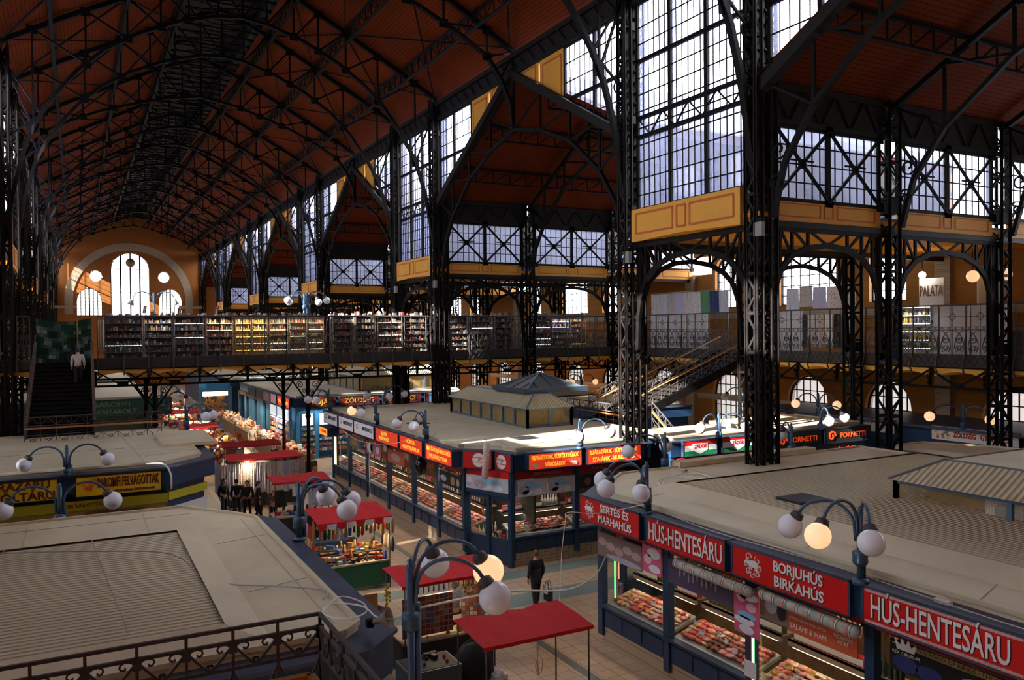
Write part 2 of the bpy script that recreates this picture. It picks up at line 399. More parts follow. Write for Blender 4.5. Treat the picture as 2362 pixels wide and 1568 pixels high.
# end wall with the arched window group
def end_wall():
    y = YE; mb = MB(); holes = [(XC, 5.6, 11.2, 18.6, 2.6), (XC-5.9, 3.55, 11.2, 13.4, 2.1), (XC+5.9, 3.55, 11.2, 13.4, 2.1)]
    circ = [(XC-4.95, 17.4, 0.9), (XC+4.95, 17.4, 0.9)]
    # build as columns of cells, dropping cells inside the openings
    def inside(x, z):
        for c, w, z0, zs, r in holes:
            if abs(x-c) < w/2 and z > z0:
                if z < zs or ((x-c)/(w/2))**2 + ((z-zs)/r)**2 < 1: return True
        for cx, cz, r in circ:
            if (x-cx)**2 + (z-cz)**2 < r*r: return True
        return False
    st = 0.14
    n = int(24/st)
    x0 = XC - n*st/2
    for i in range(n):
        xa = x0+i*st; xm = xa+st/2; run = None; z = 11.2
        while z < 26.8:
            ins = inside(xm, z+st/2)
            if not ins and run is None: run = z
            if ins and run is not None: mb.box(xa, y, run, xa+st, y+0.5, z); run = None
            z += st
        zt = 28.4 if abs(xm-XC) < 2.6 else 27.6
        if run is not None: mb.box(xa, y, run, xa+st, y+0.5, zt)
    mb.box(XC-30, y, 0, XC+30, y+0.5, 11.2); mb.box(XC-30, y, 11.2, x0, y+0.5, 22); mb.box(x0+n*st, y, 11.2, XC+30, y+0.5, 22)
    mb.build('wall_back', WALLX, kind='structure')
    # pale arch band
    b = MB(); R0, R1 = 8.15, 9.35; zc = 13.6
    for i in range(28):
        t0, t1 = PI*i/28, PI*(i+1)/28
        f = lambda R, t: (XC + R*math.cos(t), y-0.06, zc + R*0.98*math.sin(t))
        b.plate([f(R0, t0), f(R1, t0), f(R1, t1), f(R0, t1)], 0.06, (0, 1, 0))
    for s in (-1, 1): b.box(XC+s*(R0+R1)/2-(R1-R0)/2, y-0.06, 11.4, XC+s*(R0+R1)/2+(R1-R0)/2, y, 13.6)
    b.build('trim_3', STONE, kind='structure')
    b = MB(); b.box(XC-11, y-0.35, 12.3, XC-7.7, y, 12.75); b.box(XC+7.7, y-0.35, 12.3, XC+11, y, 12.75)
    b.build('trim_4', STONE, kind='structure')
    for (c, w, z0, zs, r), nx, mj in zip(holes, (4, 6, 6), ((1, 3), (3,), (3,))):
        arch_window(wname(), 'Y', y+0.25, c, w, z0, zs, r, nx, 2 if w > 5 else 4, 'g', major=mj, bar=0.20 if w > 5 else 0.11, glass=GLASSE)
    for cx, cz, r in circ:
        rr = bpy.data.objects.new(wname(), None); COL.objects.link(rr); rr['kind'] = 'structure'
        o = MB(); pts = [(cx+r*math.cos(2*PI*i/20), y+0.25, cz+r*math.sin(2*PI*i/20)) for i in range(20)]
        o.path(pts+[pts[0]], 0.1, 0.1, (0, 1, 0)); o.build('frame', STEEL, rr)
        g = MB(); g.quad(*pts); g.build('glass', GLASSE, rr)
    # clock
    t = thing('wall_clock', 'round brown clock hanging before the tall arched window of the end wall', 'clock', (XC, y-0.3, 19.6))
    MB().lathe([(0.66, 0), (0.7, 0.08), (0.7, 0.2), (0.6, 0.26), (0, 0.26)], (0, 0, 0), 10, (0, -1, 0)).build('case', mat('clock_brown', (0.16, 0.10, 0.05), 0.6), t)
    MB().lathe([(0.56, 0.27), (0, 0.275)], (0, 0, 0), 24, (0, -1, 0)).build('dial', mat('clock_dial', (0.32, 0.22, 0.12), 0.6), t)
    MB().bar((0, -.3, 0), (0.1, -.3, 0.42), 0.05, 0.02).bar((0, -.3, 0), (0.36, -.3, 0.16), 0.06, 0.02).build('hand', BLACK, t)
    MB().bar((0, 0, 0.7), (0, 0, 1.6), 0.05).build('hanger', STEEL, t)
end_wall()

# ---------------------------------------------------------------- ceilings
def slab(pts, t=0.15):
    mb = MB(); n = (Vector(pts[1])-Vector(pts[0])).cross(Vector(pts[2])-Vector(pts[0])).normalized()
    if n.z < 0: n = -n
    mb.plate(pts, t, n); return mb
for s, nm in ((1, 'ceiling'), (-1, 'ceiling')):
    xo, xi = XC+s*11.4, XC+s*2.3
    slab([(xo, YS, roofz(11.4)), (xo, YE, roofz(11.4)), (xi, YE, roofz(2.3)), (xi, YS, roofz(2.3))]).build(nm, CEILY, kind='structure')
# lantern over the ridge: louvred dark sides under a closed cap
lm = MB()
for s in (1, -1):
    x = XC+s*2.3; z0 = roofz(2.3)
    lm.box(x-0.06, YS, z0, x+0.06, YE, z0+1.7)
    for i in range(4): lm.box(x-s*0.35-0.02, YS, z0+0.2+i*0.4, x-s*0.1, YE, z0+0.25+i*0.4)
lm.box(XC-2.5, YS, roofz(2.3)+1.7, XC+2.5, YE, roofz(2.3)+1.85)
lm.build('ceiling_lantern', BLACK, kind='structure')

# transverse roofs over wide bays, flat soffits over narrow bays, both aisles
TA, TE = 20.55, 15.9
for s in (1, -1):
    xi, xo = XC+s*10.8, XC+s*(OFF[3]+0.5)
    for k in range(K0, K1):
        a = yn(k)+W1; b = yn(k+1); m = (a+b)/2
        mb = slab([(xi, a-0.1, TE), (xo, a-0.1, TE), (xo, m, TA), (xi, m, TA)])
        m2 = slab([(xi, b+0.1, TE), (xo, b+0.1, TE), (xo, m, TA), (xi, m, TA)])
        n = len(mb.v); mb.v += m2.v; mb.f += [tuple(i+n for i in f) for f in m2.f]; mb.mi += m2.mi; mb.sm += m2.sm
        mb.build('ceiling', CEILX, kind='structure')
        rs = MB()
        for yy in (a-0.2, b+0.2): rs.plate([(xi+s*.3, yy, TE+.16), (xo, yy, TE+.16), (xo, m, TA+.17), (xi+s*.3, m, TA+.17)], 0.08, (0, 0, 1))
        rs.build('ceiling_outer_skin', SLATE, kind='structure')
        g = MB(); xw = XC+s*(OFF[3]+0.05); g.box(min(xw, xw+s*.5), a, 13.1, max(xw, xw+s*.5), b, TE)
        g.quad((xw, a, TE), (xw, b, TE), (xw, m, TA+.1)); g.build('wall_gable', WALLY, kind='structure')
    for k in range(K0, K1+1):
        a = yn(k); b = a+W1
        if a > YE-1: continue
        MB().box(min(xi, xo), a+0.05, 11.75, max(xi, xo), b-0.05, 11.88).build('ceiling', SOFFIT, kind='structure')
        MB().box(min(xi, xo), a+0.05, 11.89, max(xi, xo), b-0.05, 11.97).build('ceiling_outer_skin', SLATE, kind='structure')

# ---------------------------------------------------------------- columns
def lattice_box(mb, w, z0, z1, step, t=0.05):
    h = w/2
    n = max(1, round((z1-z0)/step)); dz = (z1-z0)/n
    for i in range(n):
        a = z0+i*dz; b = a+dz
        for k, (p, q) in enumerate((((-h,-h),(h,-h)), ((h,-h),(h,h)), ((h,h),(-h,h)), ((-h,h),(-h,-h)))):
            if (i+k) % 2: p, q = q, p
            up = (0,1,0) if p[1] == q[1] else (1,0,0)
            mb.bar((*p, a), (*q, b), 0.07, 0.02, up)
            if i % 2 == 0: mb.bar((*p, a), (*q, a), 0.02, 0.09)
            if i % 8 == 3: mb.bar((*p, (a+b)/2), (*q, (a+b)/2), 0.03, 0.42)
def column_proto(w, h, label, cat='column'):
    t = thing('lattice_column', label, cat, (0, 0, 0))
    for i, j in ((-1,-1),(1,-1),(1,1),(-1,1)):
        c = MB(); x, y = i*w/2, j*w/2
        c.box(x-0.07, y-0.015, 0, x+0.07, y+0.015, h); c.box(x-0.015, y-0.07, 0, x+0.015, y+0.07, h)
        for z in [q*0.3+0.15 for q in range(int(min(h, 14)/0.3))]:
            c.box(x+i*0.045-.012, y+j*0.016-.012, z, x+i*0.045+.012, y+j*0.016+.012, z+0.024)
        c.build('corner_post', STEEL, t)
    l = MB(); lattice_box(l, w, 0.3, h-0.2, 0.62); l.build('lacing', STEEL, t)
    MB().box(-w*.7, -w*.7, 0, w*.7, w*.7, 0.35).build('base_plate', STEEL, t)
    return t
def two_shaft(w, h, label):
    """nave column: two laced shafts side by side across the nave with joining plates"""
    t = thing('nave_column', label, 'column')
    for q, nm in ((-0.27, 'nave_shaft'), (0.33, 'aisle_shaft')):
        for i, j in ((-1,-1),(1,-1),(1,1),(-1,1)):
            c = MB(); x, y = q+i*w/2, j*w/2*1.5
            c.box(x-0.07, y-0.02, 0, x+0.07, y+0.02, h); c.box(x-0.02, y-0.07, 0, x+0.02, y+0.07, h)
            for z in [r*0.28+0.15 for r in range(int(13/0.28))]:
                c.box(x+i*0.045-.014, y+j*0.02-.014, z, x+i*0.045+.014, y+j*0.02+.014, z+0.03)
            c.build('corner_post', STEELB, t)
        l = MB(); hh = w/2
        n = round((h-0.5)/0.6); dz = (h-0.5)/n
        for k in range(n):
            a = 0.3+k*dz; b = a+dz; d = 1 if k % 2 else -1
            for ys in (-1, 1): l.bar((q-d*hh, ys*hh*1.5, a), (q+d*hh, ys*hh*1.5, b), 0.075, 0.02, (0,1,0))
            for xs in (-1, 1): l.bar((q+xs*hh, -d*hh*1.5, a), (q+xs*hh, d*hh*1.5, b), 0.075, 0.02, (1,0,0))
            if k % 2 == 0:
                for ys in (-1, 1): l.bar((q-hh, ys*hh*1.5, a), (q+hh, ys*hh*1.5, a), 0.02, 0.1)
                for xs in (-1, 1): l.bar((q+xs*hh, -hh*1.5, a), (q+xs*hh, hh*1.5, a), 0.02, 0.1)
            if k % 9 == 4:
                for ys in (-1, 1): l.box(q-hh, ys*hh*1.5-0.015, a-.22, q+hh, ys*hh*1.5+.015, a+.22)
        l.build('lacing', STEELB, t)
    m = MB()
    for z in (5.5, 9.0, 12.6, 16.0, 19.5): m.box(-0.15, -0.2, z, 0.2, 0.2, z+0.3)
    m.box(-0.15, -0.04, 12.8, 0.2, 0.04, h)
    m.build('joining_plates', STEELB, t)
    MB().box(-0.5, -0.3, 0, 0.55, 0.3, 0.4).build('base_plate', STEELB, t)
    return t
nave_col = two_shaft(0.28, EAVE+0.3, 'x')
side_col = column_proto(0.52, 15.9, 'x')
ordn = ['first', 'second', 'third', 'fourth', 'fifth', 'sixth', 'seventh', 'eighth', 'ninth', 'tenth', 'eleventh', 'twelfth', 'thirteenth', 'fourteenth']
first = [True, True]
for s in (1, -1):
    sd = 'right' if s > 0 else 'left'
    n = 0
    for k in range(K0, K1+1):
        for yy in (yn(k), yn(k)+W1):
            if yy > YE+0.1 or yy < YS+.1: continue
            lab = 'tall dark riveted column on the %s side of the nave, %s from the near end' % (sd, ordn[n])
            if first[0]: o = nave_col; o.location = (XC+s*10.8, yy, 0); o['label'] = lab; first[0] = False
            else: o = dup(nave_col, (XC+s*10.8, yy, 0), 0 if s > 0 else PI, lab)
            o['group'] = 'nave columns'
            if s < 0: o.rotation_euler = (0, 0, PI)
            for r, of in enumerate(OFF[1:3]):
                lab = 'dark lattice column in the %s aisle, %s row, in line with the %s nave column' % (sd, 'inner' if r == 0 else 'gallery', ordn[n])
                if first[1]: o = side_col; o.location = (XC+s*of, yy, 0); o['label'] = lab; first[1] = False
                else: o = dup(side_col, (XC+s*of, yy, 0), 0, lab)
                o['group'] = 'aisle columns'
            n += 1

# ---------------------------------------------------------------- roof trusses of the nave
LOW = [(10.55,12.95),(10.4,13.85),(10.2,15.0),(9.95,16.2),(9.6,17.4),(9.05,18.6),(8.5,19.5),(7.6,20.7),(6.4,21.9),(4.9,22.9),(3.0,23.8),(1.2,24.35),(0,24.5)]
LOWM = [(10.75,17.86),(10.65,19.06),(10.15,20.13),(9.4,21.14),(7.9,22.0),(6.1,22.85),(4.2,23.5),(2.3,24.1),(0,24.5)]
def truss_proto(low, full):
    t = thing('roof_truss', 'x', 'truss')
    lc = MB(); uc = MB(); wb = MB(); sc = MB()
    for s in (1, -1):
        pts = [(s*x, 0, z) for x, z in low]
        lc.path(pts, 0.16, 0.22, (0,1,0))
        up = [(s*10.8, 0, 21.55), (s*8.2, 0, roofz(8.2)-.25), (s*5.4, 0, roofz(5.4)-.25), (s*2.6, 0, roofz(2.6)-.25), (0, 0, 27.2)]
        uc.path(up, 0.22, 0.22, (0,1,0))
        def lz(x):
            for (a, za), (b, zb) in zip(low, low[1:]):
                if b <= x <= a: return za + (zb-za)*(a-x)/(a-b+1e-9)
            return low[-1][1]
        nod = [9.4, 7.2, 5.4, 3.9, 2.6, 1.2]
        prev = (s*10.8, 0, 21.55)
        for i, x in enumerate(nod):
            lo = (s*x, 0, lz(x)); hi = (s*x, 0, roofz(x)-.25 if x >= 2.4 else 26.9)
            wb.bar(lo, hi, 0.09, 0.09); 
            wb.bar(prev, lo, 0.09, 0.09)
            prev = hi
        wb.bar((0, 0, 24.5), (0, 0, 27.2), 0.12); wb.bar((s*2.6, 0, roofz(2.6)-.2), (s*2.4, 0, 28.0), 0.12); wb.bar((s*2.4, 0, 28.0), (0, 0, 28.2), 0.12)
        wb.bar((0, 0, 24.5), (s*2.4, 0, 28.0), 0.08)
        # gusset plates
        for x in nod[:5]:
            for z in (lz(x), roofz(x)-.3): wb.box(s*x-0.22, -0.03, z-0.2, s*x+0.22, 0.03, z+0.2)
        if full:
            lc.bar((s*10.55, 0, 12.95), (s*10.75, 0, 12.3), 0.2, 0.2)
            wb.bar((s*9.1, 0, 18.5), (s*10.8, 0, 21.2), 0.08); wb.bar((s*9.1, 0, 18.5), (s*10.8, 0, 17.0), 0.08)
            for z, r in ((14.6, .16), (15.2, .2), (15.85, .24), (16.55, .3), (17.3, .36)):
                xx = s*(10.55 if z < 15 else 10.45 if z < 16 else 10.3)
                sc.scroll((xx, 0, z), (1,0,0), (0,0,1), r*0.8, a0=z*3, w=0.045); sc.scroll((xx+s*.05, 0, z+.3), (1,0,0), (0,0,1), r*0.5, a0=z*5, w=0.04)
                sc.bar((s*10.62, 0, z), (s*10.2, 0, z+.2), 0.04)
            sc.bar((s*9.9, 0, 17.6), (s*10.7, 0, 18.1), 0.05, 0.05)
        else:
            wb.bar((s*10.1, 0, 20.2), (s*10.8, 0, 21.5), 0.08)
            wb.bar((s*10.75, 0, 17.86), (s*10.8, 0, 21.5), 0.14)
    lc.build('lower_chord', STEEL, t); uc.build('upper_chord', STEEL, t); wb.build('web_members', STEEL, t)
    if full: sc.build('scrollwork', STEEL, t)
    return t
tr_a = truss_proto(LOW, True); tr_m = truss_proto(LOWM, False)
fa = [True, True]; n = 0
TRY = []
for k in range(K0, K1+1):
    for yy, full in ((yn(k), 1), (yn(k)+W1, 1), (yn(k)+W1+(P-W1)/2, 0)):
        if yy < YS+.1 or yy > YE-0.5: continue
        TRY.append(yy)
        src = tr_a if full else tr_m; fi = 0 if full else 1
        NTH = ordn + ['fifteenth', 'sixteenth', 'seventeenth', 'eighteenth', 'nineteenth', 'twentieth', 'next to last', 'last']
        lab = 'dark nave roof truss %s, %s from the near end' % ('with scrolled brackets' if full else 'ending over a side gable', NTH[n])
        if fa[fi]: o = src; o.location = (XC, yy, 0); o['label'] = lab; fa[fi] = False
        else: o = dup(src, (XC, yy, 0), 0, lab)
        o['group'] = 'nave roof trusses'; n += 1
# purlins: lattice girders running the length of the nave
for s in (1, -1):
    for i, (x, nm) in enumerate(((8.6, 'lowest'), (5.4, 'middle'), (2.6, 'highest'))):
        z = roofz(x)-0.12; t = thing('lattice_purlin', 'long dark lattice girder along the %s nave roof slope, %s of three' % ('right' if s > 0 else 'left', nm), 'girder', (XC+s*x, YS, z), group='long roof purlins')
        c = MB(); wv = MB(); L = YE-YS
        c.box(-0.11, 0, -0.06, 0.11, L, 0.02); c.box(-0.08, 0, -0.78, 0.08, L, -0.70)
        yy = 0
        while yy < L-0.9:
            wv.bar((0, yy, -0.72), (0, yy, -0.04), 0.05); d = 0.9
            if int(yy/0.9) % 2: wv.bar((0, yy, -0.72), (0, yy+d, -0.04), 0.04)
            else: wv.bar((0, yy, -0.04), (0, yy+d, -0.72), 0.04)
            yy += d
        c.build('chord', STEEL, t); wv.build('lattice', STEEL, t)
# diagonal wind braces under the slopes
for s in (1, -1):
    for i, (ya, yb) in enumerate(zip(TRY, TRY[1:])):
        b = MB()
        for xa, xb in ((10.6, 5.4), (5.4, 2.6)):
            for p, q in ((xa, xb), (xb, xa)): b.bar((XC+s*p, ya, roofz(p)-0.3), (XC+s*q, yb, roofz(q)-0.3), 0.07, 0.07)
        b.build('ceiling_brace', STEEL, kind='structure')
# lattice braces seen dark and dense inside the lantern
lb = MB(); y = YS+0.5
while y < YE-2:
    lb.bar((XC-2.2, y, 26.3), (XC+2.2, y+1.3, 27.4), 0.05); lb.bar((XC+2.2, y, 26.3), (XC-2.2, y+1.3, 27.4), 0.05)
    lb.bar((XC-2.2, y, 26.4), (XC+2.2, y, 26.4), 0.08); y += 1.3
lb.build('ceiling_lantern_brace', STEEL, kind='structure')

# ---------------------------------------------------------------- glazed walls
def glaze(plane, at, u0, u1, z0, z1, minor_u, rows, majors=(), trans=(), botf=None, xbays=0, pane=None):
    """rectangular or clipped glazed field. botf(u) gives a sloping bottom"""
    def P3(u, z, d=0.0): return (at+d, u, z) if plane == 'X' else (u, at+d, z)
    nrm = (1,0,0) if plane == 'X' else (0,1,0)
    r = bpy.data.objects.new(wname(), None); COL.objects.link(r); r['kind'] = 'structure'
    bf = botf or (lambda u: z0)
    fr = MB(); lo, hi = min(u0, u1), max(u0, u1)
    fr.bar(P3(lo, z1), P3(hi, z1), 0.14, 0.1, nrm)
    fr.path([P3(lo, max(bf(lo), z0)), P3(hi, max(bf(hi), z0))], 0.12, 0.12, nrm)
    for u in (lo, hi): fr.bar(P3(u, bf(u)), P3(u, z1), 0.12, 0.12, nrm)
    for u in majors: fr.bar(P3(u, bf(u)), P3(u, z1), 0.16, 0.14, nrm)
    n = minor_u
    for i in range(1, n):
        u = lo+(hi-lo)*i/n
        if any(abs(u-m) < 0.09 for m in majors): continue
        fr.bar(P3(u, bf(u)), P3(u, z1), 0.032, 0.03, nrm)
    def span(z):
        if botf is None: return lo, hi
        us = [lo+(hi-lo)*i/60 for i in range(61)]; ok = [u for u in us if bf(u) <= z+1e-6]
        return (min(ok), max(ok)) if ok else None
    for z in rows:
        sp = span(z)
        if sp and sp[1]-sp[0] > 0.1: fr.bar(P3(sp[0], z), P3(sp[1], z), 0.038, 0.04, nrm)
    for z in trans:
        sp = span(z)
        if sp: fr.bar(P3(sp[0], z), P3(sp[1], z), 0.14, 0.12, nrm)
    fr.build('frame', STEEL, r)
    if xbays:
        xb = MB(); w = (hi-lo)/xbays
        for i in range(xbays):
            a = lo+i*w; b = a+w
            xb.bar(P3(a, z0, -.08), P3(b, z1, -.08), 0.10, 0.06, nrm); xb.bar(P3(b, z0, -.08), P3(a, z1, -.08), 0.10, 0.06, nrm)
            xb.bar(P3(a+w*.3, (z0+z1)/2+.1, -.08), P3(b-w*.3, (z0+z1)/2+.1, -.08), 0.05, 0.05, nrm)
            for u, z in ((a, z0), (b, z0), (a, z1), (b, z1), (a+w/2, (z0+z1)/2)): xb.bar(P3(u-.16, z, -.08), P3(u+.16, z, -.08), 0.3, 0.04, nrm)
        xb.build('cross_brace', STEEL, r)
    g = MB(); us = [lo, hi] if botf is None else [lo+(hi-lo)*i/8 for i in range(9)]
    if botf is None: g.quad(P3(lo, z0, .02), P3(hi, z0, .02), P3(hi, z1, .02), P3(lo, z1, .02))
    else: g.quad(*([P3(u, bf(u), .02) for u in us] + [P3(hi, z1, .02), P3(lo, z1, .02)]))
    g.build('glass', pane or GLASS, r)
    return r
def lined_panel(mb, P3, u0, u1, z0, z1, nrm, t, parts=((0.05, 0.42), (0.46, 0.54), (0.58, 0.95)), mid=0.0):
    lo, hi = min(u0, u1), max(u0, u1); um = (lo+hi)/2
    mb.m = 0; mb.plate([P3(lo, z0, 0), P3(um, z0+mid, 0), P3(hi, z0, 0), P3(hi, z1, 0), P3(lo, z1, 0)], t, nrm)
    mb.m = 1; h = z1-z0; sg = -0.012
    for a, b in parts:
        ua, ub = lo+(hi-lo)*a, lo+(hi-lo)*b; za, zb = z0+h*0.24, z1-h*0.15
        for p, q in (((ua, za), (ub, za)), ((ub, za), (ub, zb)), ((ub, zb), (ua, zb)), ((ua, zb), (ua, za))):
            for off in (sg, t-sg): mb.bar(P3(*p, off), P3(*q, off), h*0.06, 0.012, nrm)
    mb.m = 0

ARCH = [(1.0, 7.5), (0.98, 8.6), (0.93, 9.4), (0.82, 10.1), (0.62, 10.55), (0.35, 10.82), (0, 10.93)]
def arch_girder(plane, at, u0, u1, ztop, label, name='arch_girder'):
    """lattice spandrel arch below a panel"""
    def P3(u, z): return (at, u, z) if plane == 'X' else (u, at, z)
    nrm = (1,0,0) if plane == 'X' else (0,1,0)
    c = (u0+u1)/2; h = abs(u1-u0)/2
    t = thing(name, label, 'arch', P3(c, 0))
    def loc(u, z): p = Vector(P3(u, z)) - t.location; return p
    a = MB(); w = MB()
    for s in (1, -1):
        a.path([loc(c+s*h*x, z) for x, z in ARCH], 0.18, 0.12, nrm)
        for x, z in ARCH[1:-1]:
            w.bar(loc(c+s*h*x, z), loc(c+s*h*x, ztop), 0.09, 0.08, nrm)
        q = ARCH[1:]
        for (x0, z0), (x1, z1) in zip(q, q[1:]): w.bar(loc(c+s*h*x0, ztop), loc(c+s*h*x1, z1), 0.08, 0.06, nrm)
        w.bar(loc(c+s*h, 8.9), loc(c+s*h*.9, 9.5), 0.07, 0.05, nrm)
        w.scroll(loc(c+s*h*0.985, 7.25), nrm if False else (Vector(P3(1, 0))-Vector(P3(0, 0))), (0,0,1), 0.13, w=0.07)
    w.bar(loc(u0, ztop), loc(u1, ztop), 0.2, 0.16, nrm)
    a.build('arch_rib', STEEL, t); w.build('spandrel_lattice', STEEL, t)
    return t

for s in (1, -1):
    sd = 'right' if s > 0 else 'left'
    xn = XC+s*10.8
    # eave beam along the nave
    eb = MB(); eb.box(xn-0.15, YS, 20.35, xn+0.15, YE, 20.55); eb.box(xn-0.18, YS, 21.2, xn+0.18, YE, 21.4); eb.box(xn-0.02, YS, 20.3, xn+0.02, YE, 21.4)
    yy = YS
    while yy < YE-1: eb.bar((xn-s*0.1, yy, 20.4), (xn-s*0.1, yy+0.9, 21.3), 0.05); yy += 0.9
    yy = YS
    eb.build('trim_%d' % (5 if s > 0 else 6), STEELB, kind='structure')
    for k in range(K0, K1+1):
        a, b = yn(k)+0.5, yn(k)+W1-0.5
        if b > YE: continue
        u = (b-a)
        glaze('X', xn, a, b, 12.72, 20.35, 18, [13.25+i*0.62 for i in range(11)], majors=(a+u/3, a+2*u/3), trans=(15.4, 16.1, 18.2))
        lt = MB(); n = 8
        for i in range(n): p = a+u*i/n; q = a+u*(i+1)/n; (lt.bar((xn, p, 15.4), (xn, q, 16.1), 0.05) if i % 2 else lt.bar((xn, p, 16.1), (xn, q, 15.4), 0.05))
        lt.build('trim_%d' % (10+k), STEEL, kind='structure')
        pm = MB(); f = lambda uu, z, d=0: (xn-s*0.25-s*0.02+d*(-s), uu, z)
        lined_panel(pm, lambda uu, z, d=0: (xn-0.06+d-s*.3, uu, z), a, b, 11.5, 12.68, (1,0,0), 0.12, mid=0.08)
        pm.build('trim_7', [PANEL, PLINE], kind='structure')
        arch_girder('X', xn, yn(k)+0.35, yn(k)+W1-0.35, 11.42, 'dark lattice arch under the ochre nave panel, %s side, %s narrow bay' % (sd, ordn[k]))
    for k in range(K0, K1):
        a, b = yn(k)+W1+0.45, yn(k+1)-0.45; m = (a+b)/2
        bot = lambda u: 15.75 + 0.53*((b-a)/2 - abs(u-m))
        L4 = 4.15
        for p, q, mj in ((a, a+L4, a+1.9), (b-L4, b, b-1.9)):
            glaze('X', xn, p, q, 15, 20.35, 11, [16.4, 17.1, 18.8, 19.6], majors=(mj,), trans=(18.05,), botf=bot)
        # ochre gable fields
        for p, q in ((a+L4, a+L4+2.1), (a+L4+2.2, m-.15), (m+.15, b-L4-2.2), (b-L4-2.1, b-L4)):
            pm = MB(); pl = [(xn-.04, p, bot(p)), (xn-.04, q, bot(q)), (xn-.04, q, 20.35), (xn-.04, p, 20.35)]
            pm.plate(pl, 0.08, (1,0,0)); pm.m = 1
            cy_ = (p+q)/2; cz = sum(v[2] for v in pl)/4
            ins = [(xn, cy_+(v[1]-cy_)*.74, cz+(v[2]-cz)*.74) for v in pl]
            for v, w2 in zip(ins, ins[1:]+ins[:1]):
                for dx in (-.052, .052): pm.bar((v[0]+dx, v[1], v[2]), (w2[0]+dx, w2[1], w2[2]), 0.07, 0.012, (1,0,0))
            pm.build('trim_%d' % (20+k), [PANEL, PLINE], kind='structure')
        # sloping gable beam
        gb = MB()
        for q in (a-0.3, b+0.3): gb.bar((xn-s*0.1, m, 20.55), (xn-s*0.1, q, 15.6), 0.35, 0.35, (1,0,0))
        gb.build('trim_%d' % (30+k), STEELB, kind='structure')
    # side windows of narrow bays, looking along the nave
    bays = [(OFF[0]+.5, OFF[1]-.5), (OFF[1]+.5, OFF[2]-.5), (OFF[2]+.5, OFF[3]-.1)]
    for k in range(K0, K1+1):
        for e, yy in enumerate((yn(k), yn(k)+W1)):
            if yy < YS+1 or yy > YE-1: continue
            for bi, (o0, o1) in enumerate(bays):
                xa, xb = sorted((XC+s*o0, XC+s*o1)); w_ = xb-xa
                glaze('Y', yy, xa, xb, 12.3, 14.6, 14, [12.87, 13.45, 14.02], majors=(xa+w_/2,), xbays=2, pane=GLASSF)
                pm = MB(); lined_panel(pm, lambda uu, z, d=0: (uu, yy-0.05+d, z), xa, xb, 11.62, 12.28, (0,1,0), 0.1)
                pm.build('trim_8', [PANEL, PLINE], kind='structure')
                bm = MB(); bm.box(xa-.4, yy-.12, 11.42, xb+.4, yy+.12, 11.6); bm.box(xa-.4, yy-.1, 14.62, xb+.4, yy+.1, 14.8); bm.box(xa-.4, yy-.12, 15.7, xb+.4, yy+.12, 15.9); bm.box(xa-.4, yy-.02, 14.6, xb+.4, yy+.02, 15.9)
                nn = 7
                for i in range(nn):
                    p = xa+w_*i/nn; q = p+w_/nn
                    for dy in (-.07, .07): bm.bar((p, yy+dy, 14.7), (q, yy+dy, 15.8), 0.05) if i % 2 else bm.bar((p, yy+dy, 15.8), (q, yy+dy, 14.7), 0.05)
                bm.build('trim_%d' % (40+k), STEELB, kind='structure')
                if bi < 2: arch_girder('Y', yy, XC+s*(o0-.15), XC+s*(o1+.15), 11.4, 'dark lattice arch across the %s aisle, %s column line, %s span from the nave' % (sd, ordn[2*k+e], ordn[bi]))
    # trusses of the transverse roofs
    for k in range(K0, K1):
        m = yn(k)+W1+(P-W1)/2
        for oi, of in enumerate(OFF[:3]):
            t = thing('gable_truss', 'dark arched truss under the %s %s side roof, %s from the nave' % (ordn[k], sd, ordn[oi]), 'truss', (XC+s*of, m, 0), group='side roof trusses')
            AR = [(8.75, 11.6), (8.3, 13.16), (7.2, 14.63), (5.0, 16.3), (2.5, 17.3), (0, 17.86)]
            c = MB(); w = MB()
            for q in (1, -1):
                c.path([(0, q*u, z) for u, z in AR], 0.14, 0.16, (1,0,0))
                c.bar((0, 0, 20.3), (0, q*9.2, 15.6), 0.18, 0.18, (1,0,0))
                pv = (0, q*9.0, 15.7)
                for u, z in AR[2:-1]:
                    hz = 20.3-0.51*u; w.bar((0, q*u, z), (0, q*u, hz), 0.09); w.bar(pv, (0, q*u, z), 0.08); pv = (0, q*u, hz)
                w.bar(pv, (0, 0, 17.86), 0.08); w.scroll((0, q*8.6, 12.6), (0,1,0), (0,0,1), 0.3, w=0.05); w.scroll((0, q*8.5, 13.6), (0,1,0), (0,0,1), 0.35, a0=2, w=0.05)
            w.bar((0, 0, 17.86), (0, 0, 20.3), 0.12)
            c.build('chord', STEEL, t); w.build('web_members', STEEL, t)
        for q in (1, -1):
            for u in (3.2, 6.4):
                t = thing('lattice_purlin', 'dark lattice girder under the %s %s side roof, %s slope, %s' % (ordn[k], sd, 'far' if q > 0 else 'near', 'upper' if u < 4 else 'lower'), 'girder', (XC+s*10.8, m+q*u, 20.45-0.5*u), group='side roof purlins')
                pm = MB(); L = 18.9; pm.box(0, -.07, -.1, s*L, .07, 0) if s > 0 else pm.box(s*L, -.07, -.1, 0, .07, 0)
                if s > 0: pm.box(0, -.06, -.8, L, .06, -.72)
                else: pm.box(-L, -.06, -.8, 0, .06, -.72)
                pm.build('chord', STEEL, t); pw = MB(); x = 0
                while x < L-1: pw.bar((s*x, 0, -.76), (s*(x+1), 0, -.06), 0.045).bar((s*x, 0, -.76), (s*x, 0, -.05), 0.05); x += 1.05
                pw.build('lattice', STEEL, t)
